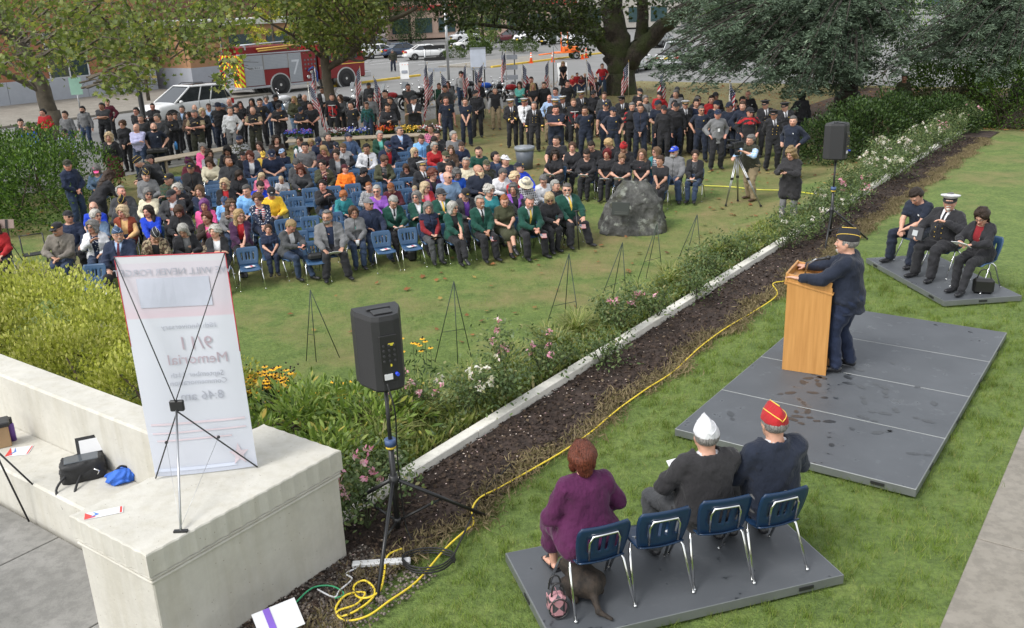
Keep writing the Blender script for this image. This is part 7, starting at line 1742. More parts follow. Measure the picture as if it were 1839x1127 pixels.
tag(MB().tube(curve_pts([at(x,y,.04) for x,y in [(640,1020),(622,1030),(632,1040),(610,1060),(600,1072),(570,1058)]]),.008,6).obj('white_cord',PAPER),'white cord joining the power strip to the green cord','cable')
p=at(685,1010,.045);o=MB().box(p,(.5,.07,.04),rad(3),.008).obj('power_strip',simple('strip_grey',(.6,.6,.6),.5));tag(o,'pale grey power strip lying behind the speaker stand leg','power strip')
tag(MB().tube(curve_pts([atg(x,y,.02)+Vector((0,0,.02*(i %2))) for i,(x,y) in enumerate([(1265,333),(1310,336),(1360,340),(1415,343),(1470,349),(1500,352),(1530,350)])]),.014,4).obj('warning_tape',simple('tape_yellow',(.8,.75,.08),.4)),'yellow warning tape lying across the lawn behind the photographers','tape')
tag(MB().tube(curve_pts([at(1425,500,.05),at(1440,490,.05),STW(.2,3.4,.11)]),.01,6).obj('lectern_cable',CAB),'short dark cable running from the cord to the stage','cable')
# wreath easels
EZ=simple('dark_green_wire',(.02,.035,.022),.5)
def easel(fl,fr,bk,top,label):
 a,b,c=[atg(*q) for q in (fl,fr,bk)];m_=(a+b)/2*.6+c*.4;t=atY(*top,m_.y);root=empty('wreath_stand',(m_.x,m_.y,0),0,label,'wreath stand','empty wire wreath stands on the lawn');o_=Vector((m_.x,m_.y,0))
 for q in (a,b,c):MB().tube([t-o_,q-o_],.0075,5).obj('leg',EZ,root)
 p1=t.lerp(a,.62)-o_;p2=t.lerp(b,.62)-o_;MB().tube([p1,p2],.005,5).obj('crossbar',EZ,root)
easel((550,648),(568,650),(610,642),(557,520),'leftmost empty wire wreath stand on the lawn');easel((781,650),(846,640),(823,668),(815,505),'wire wreath stand just right of the near loudspeaker')
easel((975,605),(1042,595),(1013,585),(1022,455),'third wire wreath stand from the left');easel((1068,565),(1125,545),(1098,545),(1118,435),'fourth wire wreath stand from the left, before the roses');easel((1143,510),(1190,498),(1160,500),(1180,402),'fifth wire wreath stand, in front of the rock');easel((1205,495),(1260,475),(1226,490),(1252,385),'rightmost wire wreath stand, right of the rock')
# X banner: stand on the pedestal
ban=empty('banner_stand',at(325,955,1.05),0,'white memorial banner seen from behind on a folding X stand on the pedestal','banner');bo=Vector(ban.location)
tl,tr_,br_,bl_=[None]*4
base=at(325,955,1.05);Yb=at(280,858,1.05).y;Ybr=at(462,838,1.05).y
bl_=at(280,858,1.06);br_=at(463,838,1.06);tl=atY(205,461,bl_.y+.33);tr_=atY(404,453,br_.y+.2);hub=atY(318,728,(bl_.y+br_.y)/2-.12)
bm_=bpy.data.materials.new('banner_fabric');bm_.use_nodes=True;t=bm_.node_tree;b=t.nodes['Principled BSDF'];uvn=N(t,'ShaderNodeUVMap');sx=N(t,'ShaderNodeSeparateXYZ');L(t,uvn.outputs[0],sx.inputs[0])
c=ramp(t,sx.outputs['Y'],[(0,(.58,.61,.7)),(.06,(.63,.65,.72)),(.72,(.66,.68,.74)),(.725,(.68,.56,.62)),(.8,(.65,.6,.66)),(.965,(.66,.62,.68)),(.97,(.66,.66,.7)),(1,(.66,.66,.7))]);L(t,c,b.inputs['Base Color']);b.inputs['Roughness'].default_value=.6
tr=N(t,'ShaderNodeBsdfTranslucent');L(t,c,tr.inputs['Color']);mx=N(t,'ShaderNodeMixShader');mx.inputs[0].default_value=.35;L(t,b.outputs[0],mx.inputs[1]);L(t,tr.outputs[0],mx.inputs[2]);L(t,mx.outputs[0],t.nodes['Material Output'].inputs['Surface'])
def BP(u,v,off_=0.0):
 p=bl_.lerp(br_,u).lerp(tl.lerp(tr_,u),v);w=(1-abs(2*v-1))*.018*math.sin(u*9);nn=(br_-bl_).cross(tl-bl_).normalized()
 if nn.y>0:nn=-nn
 return p+nn*(w+off_)+Vector((0,0,.012*(u-.5) **2*4*(1-v)))
nu,nv=14,24;V=[BP(i/nu,j/nv)-bo for i in range(nu+1) for j in range(nv+1)];F=[];UV=[]
for i in range(nu):
 for j in range(nv):
  a=i*(nv+1)+j;F.append((a,a+nv+1,a+nv+2,a+1));UV += [(i/nu,j/nv),((i+1)/nu,j/nv),((i+1)/nu,(j+1)/nv),(i/nu,(j+1)/nv)]
fab=mobj('fabric',np_mesh('fabric',[tuple(v) for v in V],np.array(F),True,uv=UV),bm_,ban)
FAINT_R=simple('faint_red_print',(.58,.5,.54),.7);FAINT_G=simple('faint_grey_print',(.53,.545,.6),.7);FAINT_B=simple('faint_blue_print',(.54,.58,.68),.7);EDR=simple('red_piping',(.5,.03,.05),.6)
MB().tube([BP(0,v)-bo for v in np.linspace(.6,1,6)]+[BP(u,1)-bo for u in np.linspace(.1,1,8)]+[BP(1,v)-bo for v in np.linspace(.95,.55,6)],.004,4).obj('red_hem',EDR,fab)
def banner_text(s_,u0,v0,size,mat):
 """the print shows through from the front, so it reads reversed from here"""
 me=text_mesh(s_,size);n=len(me.vertices);co=np.empty(n*3);me.vertices.foreach_get('co',co);co=co.reshape(-1,3);Wd=(br_-bl_).length;Hd=(tl-bl_).length
 for i,v_ in enumerate(me.vertices):q=BP(u0-co[i,0]/Wd,v0+co[i,1]/Hd,.009)-bo;v_.co=q
 mobj('lettering',me,mat,fab)
for s_,u0,v0,size,mat in (('WE WILL NEVER FORGET',.5,.925,.075,FAINT_G),('18th Anniversary',.57,.68,.06,FAINT_G),('9/11',.6,.6,.15,FAINT_R),('Memorial',.6,.53,.12,FAINT_R),('September 11th',.57,.46,.062,FAINT_G),('Commemoration',.57,.425,.062,FAINT_G),('8:46 am',.58,.36,.105,FAINT_G)):
 banner_text(s_,u0,v0,size,mat)
def banner_patch(u0,u1,v0,v1,mat,name='print_band'):
 mb=MB();k=8
 for j in range(k):
  a,b_=u0+(u1-u0)*j/k,u0+(u1-u0)*(j+1)/k;mb.quad(*[BP(u,v,.006)-bo for u,v in ((a,v0),(b_,v0),(b_,v1),(a,v1))])
 mb.obj(name,mat,fab)
banner_patch(.16,.82,.77,.9,simple('faint_picture_print',(.43,.45,.52),.7),'faded_picture');banner_patch(.05,.95,.235,.245,FAINT_R);banner_patch(.08,.8,.16,.168,FAINT_R);banner_patch(.05,.95,.195,.203,FAINT_R);banner_patch(.0,.8,.02,.035,FAINT_B)
st=[(math.sin(math.pi*k/5)*(.1 if k %2==0 else .042),math.cos(math.pi*k/5)*(.055 if k %2==0 else .023)) for k in range(10)]
cs=[BP(.84+x,.07+y,.008)-bo for x,y in st];mb=MB();mb.add([BP(.84,.07,.008)-bo]+cs,[(0,1+k,1+(k+1) %10) for k in range(10)],False);mb.obj('printed_star',FAINT_R,fab)
h_=hub-bo;MB().box(h_,(.11,.035,.09),None,.008).obj('hub',BLK,ban)
for e in (tl,tr_):MB().tube([h_+Vector((0,-.02,.04)),e-bo+Vector((0,-.006,0))],.0048,6).obj('upper_arm',BLKM,ban)
for e in (bl_,br_):MB().tube([h_+Vector((0,-.02,-.04)),e-bo+Vector((0,-.006,0))],.006,6).ell((h_+(e-bo))/2,.014,8,5).obj('lower_arm',BLKM,ban)
MB().tube([h_+Vector((0,-.03,-.03)),Vector((0,0,.01))],.009,8).obj('rear_leg',STEEL,ban);MB().box((0,0,.008),(.1,.03,.014)).obj('foot_clip',BLK,ban)
for e in (bl_,br_):MB().tube([(h_+(e-bo))/2,Vector((0,0,.03))],.0015,4).obj('string',STEEL,ban)
# leaflet on pedestal, bags, bottle, tripod at the left
def leaflet(c,w,h,rz,label,tilt=(0,0)):
 r=empty('leaflet',c,rz,label,'leaflet');MB().box((0,0,.002),(w,h,.003)).obj('sheet',PAPER,r);MB().prism([(-w/2,-h/2),(-w/2+w*.3,-h/2+h*.1),(-w/2,h/2)],.004,.0048).obj('red_print',simple('print_red',(.6,.06,.05),.6),r);MB().prism([(-w*.36,-h*.4),(-w*.12,-h*.05),(-w*.3,h*.45),(-w*.22,0)],.005,.0058).obj('blue_print',simple('print_blue',(.08,.2,.55),.6),r);MB().box((w*.44,0,.0045),(w*.06,h*.9,.001)).obj('red_print',simple('print_red',(.6,.06,.05),.6),r)
p=at(187,921,1.052);leaflet(p,.27,.1,rad(20),'printed leaflet lying on the left corner of the pedestal')
p=at(35,810,.452);leaflet(p,.22,.2,rad(10),'printed leaflet on the bench under the tripod')
p=at(152,855,.45);bag=empty('camera_bag',p,rad(24),'open black padded camera bag on the bench','bag');BAGM=simple('black_nylon',(.015,.015,.016),.6,0,.3,8,.5,90)
g=SDF((-.25,-.18,-.02),(.25,.2,.3),.009);g.loft(np.array([0,0,0.]),[np.array([1.,0,0]),np.array([0,1.,0]),np.array([0,0,1.])],1,[0,.04,.16,.19],[.19,.2,.19,.17],[.12,.13,.125,.11],[0,0,0,0],0,4);g.rough(.006,3,1.6);mobj('body',g.mesh('body',.2),BAGM,bag)
MB().box((0,.0,.195),(.3,.16,.012),None,.005).obj('clear_pocket',simple('clear_vinyl',(.08,.09,.1),.15),bag);MB().box((.1,.13,.24),(.26,.02,.2),(-.5,0,0),.02).obj('lid',BAGM,bag);MB().box((.1,.118,.25),(.2,.008,.13),(-.5,0,0)).obj('papers',PAPER,bag)
MB().tube(curve_pts([(-.14,-.1,.1),(-.24,-.22,.02),(-.2,-.34,-.12)]),.012,5).tube(curve_pts([(-.02,-.12,.08),(-.08,-.26,.01),(-.12,-.4,-.1)]),.012,5).obj('strap',BAGM,bag);MB().tube([(.1,-.135,.12),(.14,-.14,.09),(.12,-.14,.06)],.008,6).obj('clip',CHROME,bag)
p=at(222,862,.45);bb=empty('blue_bag',p,rad(30),'bright blue cloth bag slumped behind the camera bag','bag');g=SDF((-.2,-.15,-.02),(.2,.15,.18),.009);g.ell((0,0,.05),(.14,.09,.07),None,0);g.rough(.016,5,1.8);g.cut(lambda x,y,z:-z+0*x+0*y);mobj('body',g.mesh('body',.2),simple('blue_cloth',(.03,.13,.55),.7),bb);MB().tube(curve_pts([(-.07,0,.1),(0,0,.15),(.07,.02,.1)]),.01,5).obj('handle',BAGM,bb)
p=at(24,790,.45);bt=empty('drinks_bottle',p,0,'purple drinks bottle standing on the bench at the left edge','bottle');MB().tube([(0,0,0),(0,0,.18),(0,0,.2)],[.036,.037,.025],14).obj('bottle',simple('purple_metal',(.12,.05,.28),.35),bt);MB().cyl((0,0,.225),.03,.06,12).obj('lid',BLK,bt)
p=at(2,800,.45);bx_=empty('cardboard_box',p,rad(30),'small cardboard box with black rim at the left edge','box');MB().box((0,0,.12),(.2,.16,.24),None,.006).obj('box',simple('cardboard',(.33,.22,.12),.8),bx_);MB().box((0,0,.25),(.24,.2,.05),None,.01).obj('rim',BLK,bx_)
# light stand tripod in front of the bench
tp=at(40,960,.03);tr0=empty('camera_tripod',tp,0,'thin black tripod standing at the left edge in front of the bench','tripod');top=Vector((-.14,.1,1.02));
for e in (at(118,925,.03),at(52,936,.03),at(-30,870,.45)):MB().tube([top+Vector((0,0,-.15)),e-tp],.009,7).obj('leg',BLKM,tr0)
MB().tube([top+Vector((0,0,-.3)),top+Vector((0,0,.14))],.011,8).obj('centre_column',BLKM,tr0);MB().box(top+Vector((0,0,.15)),(.07,.05,.06),None,.008).obj('tripod_head',BLK,tr0)
# folded programme board near bottom
p=at(500,1112,.25);r=empty('programme_board',p,rad(35),'white display card with a purple stripe leaning at the foot of the pedestal','board');MB().box((0,0,0),(.34,.22,.006),(.7,0,0)).obj('card',PAPER,r);MB().box((-.06,-.004,.001),(.05,.222,.008),(.7,0,0)).obj('purple_stripe',simple('purple_print',(.2,.1,.5),.6),r);MB().tube([(0,.0,0),(0,.1,-.24)],.008,6).obj('support',STEEL,r)
# memorial rock with plaque
rk=atg(1140,412);rock=empty('memorial_rock',rk,0,'rugged grey memorial boulder with a bronze plaque on the lawn','rock',None,1.13);g=SDF((-.95,-.7,-.08),(.95,.8,1.25),.022)
g.loft(np.array([0,.1,0.]),[np.array([1.,0,0]),np.array([0,1.,0]),np.array([0,0,1.])],1,[-.1,.1,.42,.7,.9,1.0],[.74,.72,.62,.5,.38,.22],[.5,.5,.42,.34,.25,.13],[0,0,.02,.04,.05,.05],0,2.8)
x,y,z=g.co((slice(None),)*3);n_=np.zeros_like(g.d)
I=np.nonzero(np.abs(g.d)<.16);X,Y,Z=g.ax[0][I[0]],g.ax[1][I[1]],g.ax[2][I[2]]
from mathutils import noise as mn
vals=np.array([mn.ridged_multi_fractal(Vector((a*2.1,b_*2.1,c_*1.7)),.7,2.2,4,1.0,2.0) for a,b_,c_ in zip(X,Y,Z)])
g.d[I] += ((1.1-vals)*.055).astype(np.float32);rme=g.mesh('boulder',.1,False)
m,t,b=new_mat('mossy_rock');v=coord(t);c=ramp(t,noise(t,v,6,8,.7),[(.3,(.03,.03,.028)),(.5,(.075,.075,.07)),(.7,(.14,.14,.13))]);f=ramp(t,noise(t,v,3.5,6,.65),[(.56,(0,0,0)),(.62,(1,1,1))]);c=mixc(t,f,c,(.22,.23,.2));f=ramp(t,noise(t,v,2.2,4),[(.56,(0,0,0)),(.66,(.7,.7,.7))]);c=mixc(t,f,c,(.05,.052,.025));L(t,c,b.inputs['Base Color']);b.inputs['Roughness'].default_value=.9;bump(t,b,noise(t,v,25,6,.7),.9,.03)
mobj('boulder',rme,m,rock);pq=MB().box((-.36,-.47,.56),(.36,.05,.27),(-.16,.05,-.12),.008).obj('plaque',simple('bronze_plaque',(.06,.065,.06),.4,.6,.1),rock);tl_=MB()
for k in range(6):tl_.box((-.36+.003*k,-.502+.006*k-.006,.47+k*.034),(.26,.006,.009),(-.16,.05,-.12))
tl_.obj('raised_line',simple('bronze_line',(.12,.12,.11),.4,.6),pq)
# litter bin
p=atg(943,302);r=empty('litter_bin',p,0,'grey round litter bin with clear plastic liner behind the seats','bin');MB().tube([(0,0,0),(0,0,.62)],[.24,.3],20).obj('bin',simple('grey_bin',(.1,.115,.14),.5),r);MB().tube([(0,0,.58),(0,0,.68),(0,0,.7)],[.315,.33,.3],20).obj('liner',simple('bin_liner',(.24,.26,.29),.25),r)
# wooden tables with wreaths
TW=simple('weathered_wood',(.33,.27,.2),.8,0,.2,4)
def table(p0,p1,label):
 a,b=Vector(p0),Vector(p1);d=b-a;L_=d.length;c=(a+b)/2;r=empty('table',(c.x,c.y,c.z-.75),math.atan2(d.y,d.x),label,'table')
 for k in range(4):MB().box((0,-.27+k*.18,.735),(L_,.172,.03),None,.003).obj('plank',TW,r)
 for sx in (-1,1):
  for sy in (-1,1):MB().box((sx*(L_/2-.35),sy*.28,.36),(.06,.06,.72)).obj('leg',TW,r)
 MB().box((0,0,.69),(L_-.5,.06,.06)).obj('rail',TW,r)
table(atg(515,252,.75),atg(765,240,.75),'long wooden table carrying the wreaths behind the seats');table(atg(270,288,.75),atg(425,262,.75),'long wooden table in front of the deputies with a water bottle')
def wreath(px,py,cols,label,w=.32):
 p=atg(px,py,.77);r=empty('flower_wreath',p,0,label,'wreath','wreaths laid on the wooden table');n=420;t=rng.uniform(0,6.28,n);C=np.stack([np.cos(t)*w,np.sin(t)*w*.6,np.full(n,.05)],1)+rng.normal(0,.045,(n,3));C[:,2]=np.abs(C[:,2]);mobj('foliage',scatter_mesh('foliage',C,.1,'kite',None,1),DGR,r)
 for c_ in cols:
  k=160;t=rng.uniform(0,6.28,k);C=np.stack([np.cos(t)*w,np.sin(t)*w*.6,np.full(k,.1)],1)+rng.normal(0,.05,(k,3));C[:,2]=np.abs(C[:,2])+.02;mobj('blossom',scatter_mesh('blossom',C,.075,'kite',None,1),simple('bloom_'+c_,PAL[c_],.6),r)
wreath(537,243,['blue','violet'],'blue and violet wreath at the left end of the table',.4);wreath(605,241,['white','dred'],'white and dark red flower arrangement next to the blue wreath',.28);wreath(642,240,['white','royal'],'white and blue wreath in the middle of the table');wreath(692,237,['red','orange'],'red flower arrangement right of the white and blue wreath',.22);wreath(733,236,['yellow','gold'],'bright yellow wreath on the table',.34);wreath(772,236,['red','white'],'red and white wreath at the right end of the table')
p=atg(317,268,.76);r=empty('water_bottle',p,0,'blue water bottle on the left wooden table','bottle');MB().tube([(0,0,0),(0,0,.2),(0,0,.23),(0,0,.26)],[.05,.05,.025,.025],12).obj('bottle',simple('blue_bottle',(.04,.2,.5),.2),r)
p=atg(283,274,.76);r=empty('briefcase',p,rad(10),'black case on the left wooden table','case');MB().box((0,0,.08),(.6,.4,.14),None,.03).obj('case',BLK,r);MB().tube([(-.1,-.2,.15),(0,-.25,.17),(.1,-.2,.15)],.012,6).obj('handle',BLK,r)
# flags
def flag_mat():
 m,t,b=new_mat('flag_cloth');uv=N(t,'ShaderNodeUVMap');sx=N(t,'ShaderNodeSeparateXYZ');L(t,uv.outputs[0],sx.inputs[0])
 def mth(op,a,b_=None):
  n_=N(t,'ShaderNodeMath',operation=op)
  for i,q in enumerate((a,b_)):
   if q is None:continue
   if isinstance(q,(int,float)):n_.inputs[i].default_value=q
   else:L(t,q,n_.inputs[i])
  return n_.outputs[0]
 U_,V_=sx.outputs['X'],sx.outputs['Y'];st=mth('LESS_THAN',mth('FRACT',mth('MULTIPLY',V_,6.5)),.5);c=mixc(t,st,(.62,.6,.58),(.42,.015,.03))
 can=mth('MULTIPLY',mth('LESS_THAN',U_,.4),mth('GREATER_THAN',V_,.4615));gx=mth('SUBTRACT',mth('FRACT',mth('MULTIPLY',U_,15)),.5);gy=mth('SUBTRACT',mth('FRACT',mth('MULTIPLY',V_,11.1)),.5)
 star=mth('LESS_THAN',mth('ADD',mth('MULTIPLY',gx,gx),mth('MULTIPLY',gy,gy)),.075);cc=mixc(t,star,(.014,.024,.09),(.65,.65,.66));L(t,mixc(t,can,c,cc),b.inputs['Base Color']);b.inputs['Roughness'].default_value=.75;return m
FLAGM=flag_mat();FM=[]
for k in range(4):
 nu,nv=26,12;V=[];F=[];UV=[];ph=rng.uniform(0,6);am=rng.uniform(.05,.08)
 for i in range(nu+1):
  u=i/nu;s_=u*1.5;fx_=.03+.30*(1-math.exp(-2.2*u))+(.05*k)*u
  for j in range(nv+1):
   v=j/nv;x=fx_*(1-.25*v*u)+am*math.sin(s_*9+ph+v)*u;y=am*math.cos(s_*9+ph+v*1.5)*min(1,u*3);z=-.92*(1-v)-.78*s_*(.62+.38*u)*(1-.12*v)
   V.append((x,y,z))
 for i in range(nu):
  for j in range(nv):a=i*(nv+1)+j;F.append((a,a+nv+1,a+nv+2,a+1));UV += [(i/nu,j/nv),((i+1)/nu,j/nv),((i+1)/nu,(j+1)/nv),(i/nu,(j+1)/nv)]
 FM.append(np_mesh('cloth',V,np.array(F),True,uv=UV))
FL=[(565,120,'American flag left of the sycamore trunk'),(553,150,'small American flag behind the lean man in black polo'),(646,120,'American flag right of the sycamore trunk'),(671,138,'narrow American flag with mostly its canton showing'),(767,113,'largest American flag, beside the man in the black suit'),(779,126,'American flag close behind the largest one'),(791,130,'American flag between the largest flag and the uniformed line'),(837,115,'American flag above the clasped hands firefighter'),(851,122,'small American flag right of the pale signboard'),(868,114,'American flag above the bearded biker'),
      (908,93,'tallest American flag above the fire chief'),(938,114,'American flag above the woman in mint green'),(985,109,'American flag beside the bald man in light blue shirt'),(1053,108,'American flag in front of the group of children'),(1129,110,'American flag before the maple trunk'),(1193,127,'American flag under the spruce bough above the red jacket'),(1311,146,'rightmost American flag, under the spruce')]
POLE=metal('flag_pole',(.55,.53,.48),.3)
for i,(px,py,lab) in enumerate(FL):
 p=atg(px,py,2.3);r=empty('flag',(p.x,p.y,p.z-2.3),0,lab,'flag','American flags held in a line behind the crowd');MB().tube([(0,0,0),(0,0,2.28)],.014,8).obj('pole',POLE,r);MB().tube([(0,0,2.28),(0,0,2.36)],[.02,.004],6).obj('finial',GOLD,r)
 mobj('cloth',FM[i %4],FLAGM,r,loc=(0,0,2.26),rot=(0,rad([4,-6,2,8][i %4]),rad([200,20,160,-20,190][i %5])),scale=[1,.95,1.05][i %3])
